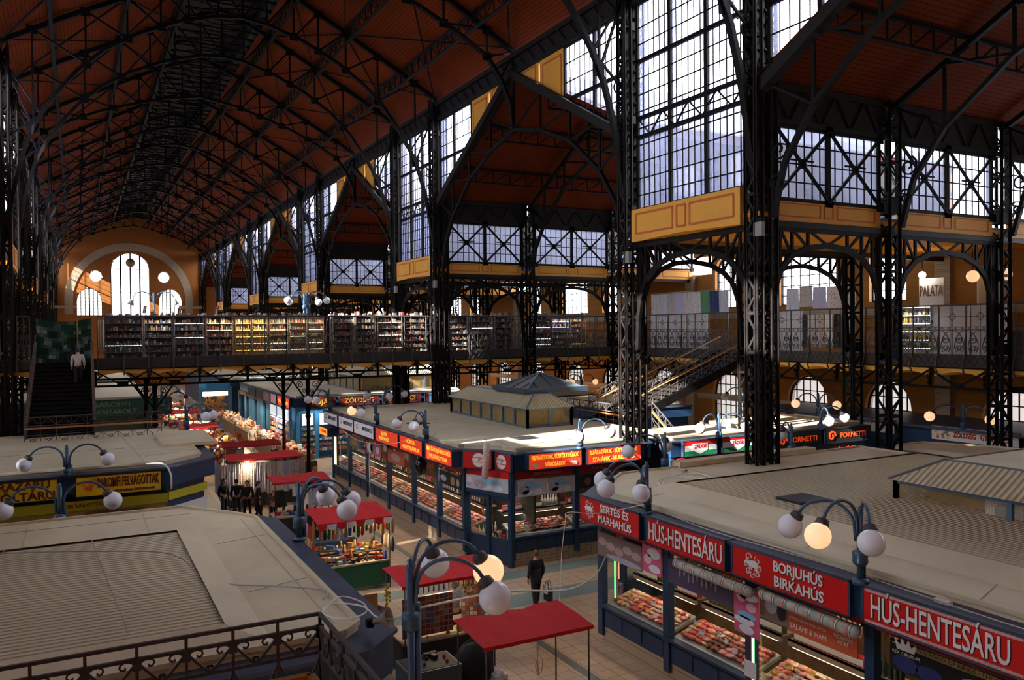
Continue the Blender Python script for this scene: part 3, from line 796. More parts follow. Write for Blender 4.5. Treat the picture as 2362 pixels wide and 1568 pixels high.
# ================================================================ galleries, bridge, stairs
VAULT = mat('ochre_vault_plaster', (0.92, 0.46, 0.06), 0.75)
DECK = mat('gallery_deck', (0.09, 0.075, 0.065), 0.7)
IRON = mat('grey_wrought_iron', (0.075, 0.064, 0.060), 0.5, spec=.3)
def frame3(o, u):
    """local frame: u along the front, d inward, returns point function"""
    o = Vector(o); u = Vector(u).normalized(); z = Vector((0, 0, 1)); d = z.cross(u)   # left of u
    return lambda a, b, c: o + u*a + d*b + z*c
def gallery_front(Pf, L, t, step=1.17):
    """girder, vaults and fascia below a gallery front of length L (front at d=0, gallery on +d side)"""
    g = MB(); n = max(1, round(L/(2*step))); w = L/n; o = t.location
    Q = lambda a, b, c: Pf(a, b, c)-o
    g.bar(Q(0, 0, 6.59), Q(L, 0, 6.59), 0.12, 0.05); g.bar(Q(0, 0, 5.78), Q(L, 0, 5.78), 0.12, 0.10)
    for i in range(n):
        a = i*w
        g.bar(Q(a, 0, 6.5), Q(a+w/2, 0, 5.8), 0.10, 0.06); g.bar(Q(a+w/2, 0, 5.8), Q(a+w, 0, 6.5), 0.10, 0.06)
        g.bar(Q(a, 0, 5.8), Q(a, 0, 6.5), 0.12, 0.06); g.bar(Q(a+w/2-.25, 0, 5.86), Q(a+w/2+.25, 0, 5.86), 0.04, 0.22)
        g.scroll(Q(a, -.12, 6.2), Q(0, 1, 0)-Q(0, 0, 0), (0,0,1), 0.14, w=0.04); g.scroll(Q(a, -.1, 5.95), Q(0, 1, 0)-Q(0, 0, 0), (0,0,1), 0.10, w=0.035)
    g.build('lattice_girder', STEEL, t)
    f = MB(); f.bar(Q(0, 0, 6.87), Q(L, 0, 6.87), 0.05, 0.5)
    for i in range(int(L/.3)): f.bar(Q(i*.3, -.04, 6.66), Q(i*.3+.3, -.04, 7.08), 0.02, 0.02); f.bar(Q(i*.3+.3, -.04, 6.66), Q(i*.3, -.04, 7.08), 0.02, 0.02)
    f.build('fascia_plate', mat('fascia_iron', (.055, .048, .046), .6, spec=.2), t)
    v = MB()
    for i in range(n):
        a = i*w+0.12; b = (i+1)*w-0.12; k = 8; dpt = 6.0
        arc = [(a+(b-a)*j/k, 6.22+0.2*math.sin(PI*j/k)) for j in range(k+1)]
        for (x0, z0), (x1, z1) in zip(arc, arc[1:]):
            v.quad(Q(x0, .07, z0), Q(x1, .07, z1), Q(x1, dpt, z1), Q(x0, dpt, z0))
            v.quad(Q(x0, .07, z0), Q(x1, .07, z1), Q(x1, .07, 6.6), Q(x0, .07, 6.6))
    v.build('vaulted_soffit', VAULT, t)
def railing(Pf, L, label, z=7.1, step=1.17, tall=True):
    t = thing('gallery_railing', label, 'railing', Pf(0, 0, z), group='gallery railings'); o = t.location
    Q = lambda a, b, c: Pf(a, b, c)-o
    U = Q(1, 0, 0)-Q(0, 0, 0); r = MB(); sc = MB(); n = max(1, round(L/step)); w = L/n
    for c, h in ((7.12, .04), (8.12, .03), (8.24, .03), (8.65, .02), (9.12, .06)): r.bar(Q(0, 0, c), Q(L, 0, c), 0.04, h)
    for i in range(n+1):
        a = i*w; r.bar(Q(a, 0, 6.7), Q(a, 0, 9.12), 0.045, 0.045)
        r.path([Q(a, -.03, 7.9), Q(a, -.12, 7.5), Q(a, -.05, 7.2), Q(a, -.16, 6.9), Q(a, -.24, 6.6), Q(a, -.10, 6.3)], 0.05, 0.05)
    for i in range(n):
        a = i*w; m = a+w/2
        r.bar(Q(m, 0, 7.12), Q(m, 0, 8.2), 0.02, 0.02)
        for q, sg in ((a, 1), (m, 1), (m, -1), (a+w, -1)):
            if (q == a and sg < 0): continue
            hw = w/2
            pts = [Q(q+sg*hw*(0.05+0.9*math.sin(PI/2*j/6)*0.9), 0, 8.1-1.0*(1-math.cos(PI/2*j/6))*0.75) for j in range(7)]
            sc.path(pts, 0.022, 0.022, Q(0, 1, 0)-Q(0, 0, 0))
            cx = q+sg*hw*0.52
            sc.scroll(Q(cx, 0, 7.72), U*sg, (0,0,1), 0.17, a0=2.2, turns=1.3, w=0.022)
            sc.scroll(Q(cx, 0, 7.36), U*-sg, (0,0,-1), 0.17, a0=2.2, turns=1.3, w=0.022)
        for j in range(4): sc.scroll(Q(a+w*(j+.5)/4, 0, 8.18), U, (0,0,1), 0.06, w=0.014, n=8)
        sc.bar(Q(m-.16, 0, 8.65), Q(m, 0, 8.49), 0.02); sc.bar(Q(m, 0, 8.49), Q(m+.16, 0, 8.65), 0.02); sc.bar(Q(m-.16, 0, 8.65), Q(m, 0, 8.81), 0.02); sc.bar(Q(m, 0, 8.81), Q(m+.16, 0, 8.65), 0.02)
        if tall: r.bar(Q(m, 0, 8.24), Q(m, 0, 9.12), 0.015, 0.015)
    r.build('rails', IRON, t); sc.build('scroll_panels', IRON, t)
    return t
# side galleries
for s in (1, -1):
    sd = 'right' if s > 0 else 'left'
    xf, xw = XC+s*23.4, XC+s*29.65
    t = thing('gallery', 'upper gallery along the %s outer wall with ochre vaults under its deck' % sd, 'gallery', (xf, YS, 0))
    Pf = frame3((xf, YE if s < 0 else YS, 0), (0, -1 if s < 0 else 1, 0)) if False else None
    if s > 0: Pf = lambda a, b, c, xf=xf: Vector((xf+b, YS+a, c))
    else: Pf = lambda a, b, c, xf=xf: Vector((xf-b, YS+a, c))
    gallery_front(Pf, YE-YS-0.2, t)
    x0, x1 = sorted((xf-t.location.x, xw-t.location.x)); MB().box(x0, 0, 6.62, x1, YE-YS-.1, 6.95).build('deck', DECK, t)
    for k in range(K0, K1):
        segs = [(yn(k)+.4, yn(k)+W1-.4), (yn(k)+W1+.4, yn(k+1)-.4)]
        for i, (a, b) in enumerate(segs):
            if k == 1 and s > 0 and i == 1: pass
            Pr = (lambda p, q, c, xf=xf, a=a: Vector((xf+q, a+p, c))) if s > 0 else (lambda p, q, c, xf=xf, a=a: Vector((xf-q, a+p, c)))
            railing(Pr, b-a, 'scrolled iron railing on the %s gallery, %s %s bay from the near end' % (sd, ordn[k], 'wide' if i else 'narrow'))
# bridge across the hall at the third narrow bay
yb0, yb1 = 43.7, 50.3
t = thing('gallery_bridge', 'iron bridge with ochre vaults crossing the nave behind the shop roofs', 'bridge', (XC, yb0, 0))
L = 2*23.4; xl = XC-23.4
Pb = lambda a, b, c: Vector((xl+a, yb0+b, c))
gallery_front(Pb, L, t)
MB().box(-23.4, 0, 6.62, 23.4, yb1-yb0, 6.95).build('deck', DECK, t)
lg = MB(); lg.bar((-23.4, yb1-yb0, 6.5), (23.4, yb1-yb0, 6.5), .15, .15); lg.bar((-23.4, yb1-yb0, 5.78), (23.4, yb1-yb0, 5.78), .12, .1)
for i in range(24): lg.bar((-23.4+i*1.95, yb1-yb0, 6.5), (-22.42+i*1.95, yb1-yb0, 5.8), .08); lg.bar((-22.42+i*1.95, yb1-yb0, 5.8), (-21.45+i*1.95, yb1-yb0, 6.5), .08)
lg.build('far_girder', STEEL, t)
for a, b, nm in ((-15.3, -9.4, 'in the outer left aisle'), (-8.6, -3.6, 'in the inner left aisle'), (-2.4, -1.9, 'at the head of the left stairs'), (0.9, 9.8, 'over the nave beside the stairs'), (9.8, 18.0, 'over the nave beside the tall column'), (19.2, 24.1, 'in the inner right aisle'), (24.9, 30.7, 'in the outer right aisle')):
    railing(lambda p, q, c, a=a: Vector((a+p, yb0+q, c)), b-a, 'scrolled iron railing of the bridge, stretch %s' % nm)
for x, y in ((11.0, 44.1), (11.0, 50.0), (3.4, 44.1), (3.4, 50.0)):
    c = thing('bridge_post', 'slender dark iron post under the bridge, %s, %s edge' % ('mid nave' if x > 5 else 'near the stairs', 'front' if y < 46 else 'back'), 'post', (x, y, 0), group='bridge posts')
    MB().lathe([(.22, 0), (.22, .3), (.12, .45), (.1, 2.0), (.14, 2.1), (.1, 2.2), (.09, 3.6), (.16, 3.75), (.1, 3.9), (.15, 4.15), (.1, 4.4), (.12, 5.7)], n=12).build('shaft', STEEL, c)
    b = MB()
    for q in (1, -1): b.bar((0, 0, 4.5), (q*0.85, 0, 5.72), 0.08); b.scroll((q*.42, 0, 5.45), (q,0,0), (0,0,1), .2, w=.04); b.scroll((q*.2, 0, 5.1), (q,0,0), (0,0,1), .12, w=.035)
    b.bar((-.9, 0, 5.72), (.9, 0, 5.72), .1, .06); b.build('bracket', STEEL, c)

# --- stair rail maker
def stair_rail(t, p, q, name='railing', wood=True, oz=0.0):
    """p, q: foot points of the balustrade; upper iron tier, wooden handrail, lower lattice"""
    p, q = Vector(p), Vector(q); L = (q-p).length; n = max(1, round(L/0.55)); u = (q-p)/n; Z = Vector((0,0,1)); m = MB()
    horiz = Vector((u.x, u.y, 0)).normalized()
    for h, th in ((0.12, .03), (0.62, .025), (0.98, .03), (1.32, .04)): m.bar(p+Z*h, q+Z*h, .035, th)
    for i in range(n+1):
        a = p+u*i; m.bar(a, a+Z*1.32, .028)
    for i in range(n):
        a = p+u*i; b = a+u; c = (a+b)/2
        m.bar(a+Z*.15, b+Z*.6, .018); m.bar(b+Z*.15, a+Z*.6, .018)
        m.scroll(c+Z*.36, horiz, Z, .13, w=.018, n=10)
        m.bar(a+Z*.98, c+Z*1.28, .018) ; m.bar(c+Z*1.28, b+Z*.98, .018)
    m.build(name, IRON, t)
    if wood: w_ = MB(); w_.tube([p+Z*.88+oz*horiz.cross(Z), q+Z*.88+oz*horiz.cross(Z)], .04, 8); w_.build('handrail', WOODR, t)
def stair(t, p0, p1, width_vec, name='flight'):
    """flight from foot p0 to head p1 with steps"""
    p0, p1, wv = Vector(p0), Vector(p1), Vector(width_vec); n = max(4, round((p1.z-p0.z)/0.165)); m = MB(); d = (p1-p0)/n; Z = Vector((0,0,1))
    hd = Vector((d.x, d.y, 0))
    for i in range(n):
        a = p0+d*i
        q = [a, a+hd, a+hd+wv, a+wv]
        lo = [x for x in q]; m.plate([x+Z*(d.z-.05) for x in q], .05, (0,0,1)); m.quad(q[0], q[3], q[3]+Z*d.z, q[0]+Z*d.z)
    m.build(name, mat('dark_stair_tread', (0.018, 0.014, 0.012), 0.7, spec=.1), t)
    s_ = MB()
    for w0 in (Vector((0,0,0)), wv): s_.bar(p0+w0-Z*.05, p1+w0-Z*.05, .08, .42)
    s_.build('stringer', STEEL, t)
# left stairs from the bridge toward the viewer
t = thing('staircase', 'dark iron staircase descending from the bridge at the left, with brown handrails', 'staircase', (-0.6, 40, 0)); o = t.location
stair(t, Vector((-1.85, 37.9, 3.75))-o, Vector((-1.7, 43.5, 6.95))-o, (2.4, 0, 0))
for x0, x1 in ((-1.85, -1.66), (.62, .64)):
    a = Vector((x0, 37.9, 3.75))-o; b = Vector((x1, 43.5, 6.95))-o
    stair_rail(t, a, b, wood=False); MB().bar(a+Vector((0,0,.95)), b+Vector((0,0,.95)), .12, .10).build('handrail', mat('dark_brown_handrail', (0.13, 0.065, 0.04), 0.45), t)
MB().box(-1.9+.6, 37.1-40, 3.55, 3.2+.6, 37.9-40, 3.75).build('landing', DECK, t)
stair_rail(t, Vector((-1.85, 37.1, 3.72))-o, Vector((3.1, 37.1, 3.72))-o, 'landing_railing')
for x in (-1.8, .6, 3.1): pass
ps = MB()
for x in (-1.8, .62, 3.1): ps.box(x-.07+.6, 37.2-40, 0, x+.07+.6, 37.34-40, 3.6)
ps.build('support_post', STEEL, t)
# right stairs: upper flight to the gallery, landing, lower flight
t = thing('staircase', 'iron staircase with two oak handrails climbing to the right gallery behind the domed shop roof', 'staircase', (24, 32, 0)); o = t.location
stair(t, Vector((22.4, 31.4, 3.72))-o, Vector((31.0, 31.4, 6.95))-o, (0, 2.5, 0))
for y in (31.4, 33.9): stair_rail(t, Vector((22.4, y, 3.72))-o, Vector((31.0, y, 6.95))-o)
MB().box(21.2-24, 29.0-32, 3.5, 22.4-24, 34-32, 3.72).build('landing', DECK, t)
stair_rail(t, Vector((21.2, 29.0, 3.6))-o, Vector((21.2, 34, 3.6))-o, 'landing_railing', oz=-0.15)
stair(t, Vector((22.4, 25.6, 1.5))-o, Vector((22.4, 29.0, 3.72))-o, (-1.2, 0, 0), 'lower_flight')
stair_rail(t, Vector((22.5, 25.6, 1.5))-o, Vector((22.5, 29.0, 3.72))-o, 'lower_railing')
ps = MB()
for x, y in ((21.3, 29.1), (21.3, 33.9), (22.3, 33.9)): ps.box(x-24-.07, y-32-.07, 0, x-24+.07, y-32+.07, 3.55)
ps.build('support_post', STEEL, t)
# near stair landing below the camera: railing and oak handrail in the lower left corner
t = thing('stair_railing', 'dark scrolled iron railing with oak handrail around the landing in the near left corner', 'railing', (-1, 6.6, 0)); o = t.location
m = MB(); sc = MB()
def nearside(p, q, n, bays):
    p, q = Vector(p)-o, Vector(q)-o; Z = Vector((0,0,1)); u = (q-p)/n; h = Vector((u.x, u.y, 0)).normalized()
    for dz in (0, -.105, -.31, -.72, -1.1): m.bar(p+Z*dz, q+Z*dz, .028, .026)
    for i in range(n+1):
        a = p+u*i; m.bar(a, a-Z*1.3, .022)
        for g in (1, -1):
            if (i == 0 and g < 0) or (i == n and g > 0): continue
            sc.bar(a-Z*.13, a+u*(.5*g)*.92-Z*.30, .02)
            for cx, cz in ((0, 0),):
                pts = [a+h*(g*x)-Z*z for x, z in ((.015, .14), (.05, .118), (.085, .115), (.112, .128), (.118, .152), (.102, .172), (.080, .168), (.078, .155))]
                sc.path(pts, .013, .013, h.cross(Z))
            e_ = a+u*(.46*g)-Z*.30; pts = [e_+h*(g*x)+Z*z for x, z in ((-.02, 0), (.01, .0), (.03, .02), (.025, .045), (.0, .05), (-.012, .035))]
            sc.path(pts, .012, .012, h.cross(Z))
            sc.bar(a-Z*.34, a+u*(.5*g)-Z*.7, .016); sc.bar(a-Z*1.08, a+u*(.5*g)-Z*.74, .016)
        sc.box(a.x-.03, a.y-.012, a.z-.19, a.x+.03, a.y+.012, a.z-.09)
nearside((-2.7, 6.6, 6.0), (1.72, 6.6, 6.0), 13, 0)
nearside((1.72, 6.6, 6.0), (1.72, 3.9, 6.0), 8, 0)
m.build('rails', IRON, t); sc.build('scrollwork', IRON, t)
m = MB(); m.path([Vector((-2.7, 6.45, 5.56))-o, Vector((1.6, 6.45, 5.56))-o, Vector((1.6, 3.9, 5.56))-o], .07, .06); m.build('handrail', WOODR, t)
MB().box(-2.7+1, -2.6, 4.5, 1.7+1, .0, 4.68).build('landing', DECK, t)
MB().box(1.62+1-.1, -.1, 0, 1.72+1, 0, 4.5).build('support_post', STEEL, t)
# ================================================================ market kiosks
TILEW = brick('beige_plinth_tile', (0.46, 0.34, 0.22), (0.42, 0.30, 0.19), (0.2, 0.14, 0.09), 0.25, 0.25, 1.0, 0.4, (PI/2, 0, PI/2))
INSIDE = mat('warm_shop_interior', (0.12, 0.065, 0.03), 0.7, var=0.5, vscale=4)
TRAY = mat('white_counter_enamel', (0.33, 0.29, 0.26), 0.3)
TUBE = mat('fluorescent_tube', (1, 0.95, 0.8), emit=(1.0, 0.80, 0.45), es=1.6)
TUBEC = mat('cool_fluorescent_tube', (1, 1, 1), emit=(0.8, 0.95, 1.0), es=2.5)
MEATS = [mat('raw_red_meat', (0.50, 0.06, 0.055), 0.3, var=0.5, vscale=9), mat('pink_ham_meat', (0.66, 0.24, 0.22), 0.3, var=0.35, vscale=12),
         mat('dark_smoked_meat', (0.22, 0.045, 0.025), 0.35, var=0.4, vscale=8), mat('bacon_fat', (0.72, 0.45, 0.34), 0.35, var=0.3, vscale=14),
         mat('orange_roast_meat', (0.62, 0.22, 0.03), 0.4, var=0.5, vscale=10), mat('pale_sausage', (0.60, 0.36, 0.25), 0.4, var=0.2, vscale=10)]
YEL = mat('yellow_price_card', (0.80, 0.52, 0.03), 0.5)
SAUS = mat('hanging_dark_sausage', (0.26, 0.07, 0.02), 0.4, var=0.4, vscale=9)
LIGHTS = []
def warm_light(loc, size, power, col=(1.0, 0.80, 0.52), rz=0.0, sy=0.12, name='counter_lamp'):
    d = bpy.data.lights.new(name, 'AREA'); d.shape = 'RECTANGLE'; d.size = size; d.size_y = sy; d.energy = power; d.color = col
    o = bpy.data.objects.new(name, d); COL.objects.link(o); o.location = loc; o.rotation_euler = (0, 0, rz); LIGHTS.append(o); return o

class Face:
    """a kiosk front: origin at its left end, u runs left to right for a customer, n points at the customer"""
    def __init__(s, o, n):
        s.n = Vector((n[0], n[1], 0)).normalized(); s.u = Vector((0,0,1)).cross(s.n); s.o = Vector((o[0], o[1], 0))
    def __call__(s, a, b, z): return s.o + s.u*a + s.n*b + Vector((0, 0, z))
def fbox(mb, Q, a0, a1, b0, b1, z0, z1):
    n = len(mb.v); mb.v += [tuple(Q(a, b, z)) for z in (z0, z1) for a, b in ((a0,b0),(a1,b0),(a1,b1),(a0,b1))]
    for q in ((0,3,2,1),(4,5,6,7),(0,1,5,4),(1,2,6,5),(2,3,7,6),(3,0,4,7)): mb.f.append(tuple(n+i for i in q)); mb.mi.append(mb.m); mb.sm.append(0)

# loose goods: prototypes then copies
def blob(mb, r, squash, seed, n=8):
    rnd = random.Random(seed); k = len(mb.v); mb.ball((0,0,0), r, (1, squash[0], squash[1]), n)
    mb.v[k:] = [tuple(c*(1+rnd.uniform(-.12, .12)) for c in v) for v in mb.v[k:]]
PROTO = {}; MEATPILE = MB()
def goods(kind, loc, rz, label, cat, group, sc=1.0, tilt=0.0, name=None):
    src, nm = PROTO[kind]
    o = bpy.data.objects.new(name or nm, src); COL.objects.link(o); o.location = loc; o.rotation_euler = (tilt, 0, rz); o.scale = (sc,)*3
    o['label'] = label; o['category'] = cat; o['group'] = group; return o
def proto(kind, nm, mb, mats):
    me = bpy.data.meshes.new(nm); me.from_pydata(mb.v, [], mb.f); mats = mats if isinstance(mats, list) else [mats]
    for m in mats: me.materials.append(m)
    if len(mats) > 1: me.polygons.foreach_set('material_index', mb.mi)
    me.polygons.foreach_set('use_smooth', [bool(x) for x in mb.sm]); me.update(); PROTO[kind] = (me, nm)
for i, (mt, sq) in enumerate(zip(MEATS, ((.7, .35), (.8, .4), (.6, .4), (.5, .22), (.9, .45), (.35, .3)))):
    b = MB(); blob(b, 0.11, sq, i); proto('meat%d' % i, 'meat_cut', b, mt)
b = MB(); b.box(-.05, -.03, 0, .05, .03, .004); b.box(-.05, .026, 0, .05, .03, .03); proto('card', 'price_card', b, WHITE); proto('cardy', 'price_card', b, YEL)
b = MB(); b.tube([(0,0,0), (.01,0,-.12), (0,0,-.3), (-.01,0,-.42)], [.012,.024,.026,.01], 7); proto('sausage', 'hanging_sausage', b, SAUS)
b = MB(); b.tube([(0,0,0), (0,0,-.05), (0,0,-.45), (0,0,-.5)], [.012,.034,.034,.012], 8); proto('salami', 'hanging_salami', b, mat('white_mould_salami', (0.55, 0.42, 0.32), 0.6, var=.25, vscale=20))
b = MB(); b.lathe([(.035,0),(.035,.08),(.028,.095),(.03,.11)], n=10); proto('jar', 'preserve_jar', b, mat('olive_preserve_jar', (0.16, 0.15, 0.05), 0.15))
b = MB(); b.lathe([(.036,0),(.036,.16),(.012,.21),(.012,.27)], n=10); proto('bottle', 'bottle', b, mat('dark_green_bottle', (0.02, 0.05, 0.02), 0.1)); proto('bottlew', 'bottle', b, mat('white_labelled_bottle', (0.6, 0.58, 0.5), 0.3))
b = MB(); b.box(-.06, -.05, 0, .06, .05, .13); b.m = 1; b.box(-.045, -.052, .02, .045, -.049, .11); proto('carton', 'food_carton', b, [mat('red_carton', (0.45, 0.02, 0.03), 0.4), WHITE]); proto('cartong', 'food_carton', b, [mat('dark_green_carton', (0.05, 0.07, 0.04), 0.4), WHITE])

def poster(parent, Q, a0, a1, z0, z1, bgm, blobs, b=0.0, name='poster', th=0.02):
    m = MB(); fbox(m, Q, a0, a1, b, b+th, z0, z1); ms = [bgm]
    for (ca, cz, ra, rz, mt) in blobs:
        if mt not in ms: ms.append(mt)
        m.m = ms.index(mt); w = a1-a0; h = z1-z0; ctr = (a0+ca*w, z0+cz*h)
        pts = [Q(min(a1, max(a0, ctr[0]+ra*w*math.cos(2*PI*i/14))), b+th+.003, min(z1, max(z0, ctr[1]+rz*h*math.sin(2*PI*i/14)))) for i in range(14)]
        m.quad(*pts)
    return m.build(name, ms, parent)
PK = mat('poster_pink', (0.62, 0.10, 0.20), .4); PK2 = mat('poster_pale_pink', (0.72, 0.45, 0.48), .4); PW = mat('poster_white', (.72, .72, .74), .4)
PB = mat('poster_light_blue', (0.22, 0.50, 0.66), .4); PG = mat('poster_grey', (0.38, 0.36, 0.40), .4); PD = mat('poster_dark_violet', (0.07, 0.05, 0.09), .4)
PBR = mat('poster_brown', (0.20, 0.13, 0.11), .5); PSH = mat('poster_sheep', (0.42, 0.27, 0.23), .6); PGL = mat('poster_gold', (0.36, 0.24, 0.07), .4); POR = mat('poster_orange_red', (0.62, 0.11, 0.04), .4)
PGR = mat('poster_green', (0.08, 0.28, 0.08), .4)

def animal_silhouette(m, Q, a, z, w, b, kind='pig', flip=1):
    """raised emblem of a farm animal facing left"""
    def pt(x, y): return Q(a+flip*x*w, b, z+y*w)
    body = [(0.42*math.cos(t), 0.20*math.sin(t)) for t in [2*PI*i/16 for i in range(16)]]
    U = (Q(0, 1, 0)-Q(0, 0, 0))
    m.plate([pt(*p) for p in body], .01, U)
    for x in (-.26, -.14, .16, .28): m.plate([pt(x-.04, -.12), pt(x+.04, -.12), pt(x+.03, -.34), pt(x-.03, -.34)], .01, U)
    hx, hy = -.46, .06 if kind != 'bird' else .3
    m.plate([pt(hx+.14*math.cos(2*PI*i/10), hy+.11*math.sin(2*PI*i/10)) for i in range(10)], .012, U)
    m.plate([pt(hx-.2, hy-.06), pt(hx-.1, hy-.08), pt(hx-.1, hy+.04), pt(hx-.2, hy+.02)], .012, U)
    m.plate([pt(hx+.02, hy+.08), pt(hx+.1, hy+.08), pt(hx+.1, hy+.2)], .012, U)
    if kind in ('cow', 'goat'): m.plate([pt(hx-.06, hy+.08), pt(hx, hy+.08), pt(hx-.08, hy+.24)], .012, U)

def sign(Q, a0, a1, z0, z1, label, face, edge=BLUET, depth=0.32, texts=(), group=None, border=None, extra=None, lit=None):
    """box sign: a0..a1 along the face; texts = (string, centre a, centre z, size, material, width)"""
    c = Q((a0+a1)/2, 0, 0); t = thing('shop_sign', label, 'sign', (c.x, c.y, z0), group=group)
    S = lambda a, b, z: Q(a, b, z)-t.location
    m = MB(); fbox(m, S, a0, a1, 0, depth, z0, z1); m.build('case', BLUE, t)
    e = MB()
    for q in ((a0, a1, z0, z0+.03), (a0, a1, z1-.03, z1), (a0, a0+.03, z0, z1), (a1-.03, a1, z0, z1)): fbox(e, S, q[0], q[1], depth, depth+.025, q[2], q[3])
    fbox(e, S, a0, a1, 0, depth+.02, z1, z1+.02); e.build('frame', edge, t)
    p = MB(); fbox(p, S, a0+.03, a1-.03, depth, depth+.012, z0+.03, z1-.03); po = p.build('face_panel', face, t)
    if border:
        bb = MB()
        for q in ((a0+.05, a1-.05, z0+.04, z0+.085), (a0+.05, a1-.05, z1-.085, z1-.04)): fbox(bb, S, q[0], q[1], depth+.012, depth+.016, q[2], q[3])
        bb.build('border', border, t)
    for s_, ca, cz, size, mt, wd in texts:
        if size > 0.2:
            lettering(s_, size, BLACK, t, Q(ca+.012, depth+.016, cz-.014), (Q.n.x, Q.n.y), ext=.002, width=wd, name='letter_shadow', bold=.006).parent = po
        lettering(s_, size, mt, t, Q(ca, depth+.022, cz), (Q.n.x, Q.n.y), ext=.004, width=wd, bold=.006).parent = po
    if extra: extra(t, S)
    return t

def bay(Q, a0, a1, label, group=None, style='meat', detail=1, posts=(1, 1), fasc=REDD, ztop=3.35, depth=2.4, light=14, glasspane=True, base='tile', lcol=(1.0, .8, .52), goodscol=None, name='market_stall'):
    c = Q((a0+a1)/2, 0, 0); t = thing(name, label, 'stall', (c.x, c.y, 0), group=group); S = lambda a, b, z: Q(a, b, z)-t.location
    m = MB()
    if posts[0]: fbox(m, S, a0-.10, a0+.10, -.12, .06, .25, ztop)
    m.build('post', BLUE, t) if posts[0] else None
    if posts[1]: m = MB(); fbox(m, S, a1-.10, a1+.10, -.12, .06, .25, ztop); m.build('post', BLUE, t)
    m = MB(); fbox(m, S, a0, a1, -.3, -.02, 0, .48); m.build('plinth', TILEW, t)
    m = MB(); fbox(m, S, a0, a1, -.25, 0, .48, 1.0); w = a1-a0
    for i in range(3): fbox(m, S, a0+.12+i*(w-.24)/3+.05, a0+.12+(i+1)*(w-.24)/3-.05, 0, .02, .55, .92)
    m.build('lower_panel', BLUE, t)
    m = MB(); fbox(m, S, a0, a1, -.15, .10, 1.0, 1.07); m.build('sill', BLUE, t)
    m = MB(); fbox(m, S, a0, a1, -.25, .02, ztop-.3, ztop); m.build('fascia', fasc, t)
    m = MB(); fbox(m, S, a0, a1, -depth, -depth+.06, 0, ztop); fbox(m, S, a0, a1, -depth, -.1, ztop-.06, ztop); m.build('back_wall', INSIDE, t)
    if glasspane: g = MB(); g.quad(S(a0+.1, -.02, 1.07), S(a1-.1, -.02, 1.07), S(a1-.1, -.02, ztop-.3), S(a0+.1, -.02, ztop-.3)); g.build('glass_pane', GLASSC, t)
    if style != 'meat': return t, S
    # counter
    m = MB(); pts = [(-.1, 1.08), (-.95, 1.34), (-.95, 1.26), (-.1, 1.0)]
    m.plate([S(a0+.1, b, z) for b, z in pts], (a1-a0)-.2, tuple(S(1, 0, 0)-S(0, 0, 0))); m.build('display_tray', TRAY, t)
    m = MB(); fbox(m, S, a0+.1, a1-.1, -1.35, -.95, 1.72, 1.76); fbox(m, S, a0+.1, a1-.1, -1.0, -.95, 1.62, 1.76); m.build('shelf', TRAY, t)
    tb = MB(); tb.tube([S(a0+.2, -.98, 1.60), S(a1-.2, -.98, 1.60)], .011, 6); tb.build('shelf_tube', TUBE, t)
    gl = MB(); gl.bar(S(a0+.15, -.45, 1.58), S(a1-.15, -.45, 1.58), .02); gl.quad(S(a0+.15, -.12, 1.1), S(a1-.15, -.12, 1.1), S(a1-.15, -.45, 1.58), S(a0+.15, -.45, 1.58)); gl.build('counter_glass', GLASSC, t)
    tb = MB(); tb.tube([S(a0+.3, -.55, ztop-.12), S(a1-.3, -.55, ztop-.12)], .02, 6); tb.build('ceiling_tube', TUBE, t)
    ang = math.atan2(Q.u.y, Q.u.x)
    if light: 
        warm_light(Q((a0+a1)/2, -.75, ztop-.16), w*.8, light, rz=ang, col=lcol)
        warm_light(Q((a0+a1)/2, -.9, 1.585), w*.8, light*.25, rz=ang, col=lcol, sy=.04)
    rnd = random.Random(int(a0*100)); nm = label.split(' with')[0]
    L = a1-a0-.36; na = max(3, int(L/(.165 if detail > 1 else .22))); nb = 5 if detail > 1 else 4
    seq = [rnd.choice([0, 1, 2, 3, 5, 0, 1]) for _ in range(6)]
    if detail == 1:
        for i in range(na+2):
            for j in range(nb+1):
                a = a0+.2+L*(i+.5)/(na+2)+rnd.uniform(-.03, .03); b = -.2-.68*(j+.5)/(nb+1); k = seq[int(i*4/(na+2))] if rnd.random() < .6 else rnd.randrange(6); MEATPILE.m = k
                MEATPILE.ball(Q(a, b, 1.08+(-b-.1)*.306+.04), .10, (1, rnd.uniform(.6, 1), .4), 7, Matrix.Rotation(rnd.uniform(0, 6), 3, 'Z').to_quaternion())
        na = 0
    for i in range(na):
        for j in range(nb):
            a = a0+.2+L*(i+.5)/na+rnd.uniform(-.03, .03); b = -.2-.68*(j+.5)/nb
            k = seq[int(i*4/na)] if rnd.random() < .7 else rnd.randrange(6)
            z = 1.08+(-b-.1)*.306+.05
            goods('meat%d' % k, Q(a, b, z), rnd.uniform(0, 6), 'cut of meat on the tray of the '+gname(label), 'meat', 'meat on the tray of the '+gname(label), sc=rnd.uniform(.95, 1.3))
    for i in range(int(L/.36)):
        a = a0+.35+i*.36+rnd.uniform(-.1, .1); b = rnd.uniform(-.7, -.3)
        goods('card' if rnd.random() < .65 else 'cardy', Q(a, b, 1.08+(-b-.1)*.306+.13), ang+rnd.uniform(-.5, .5), 'price card at the '+gname(label), 'card', 'price cards of the '+gname(label), tilt=1.0, sc=1.5)
    n2 = int(L/(.115 if detail > 1 else .2))
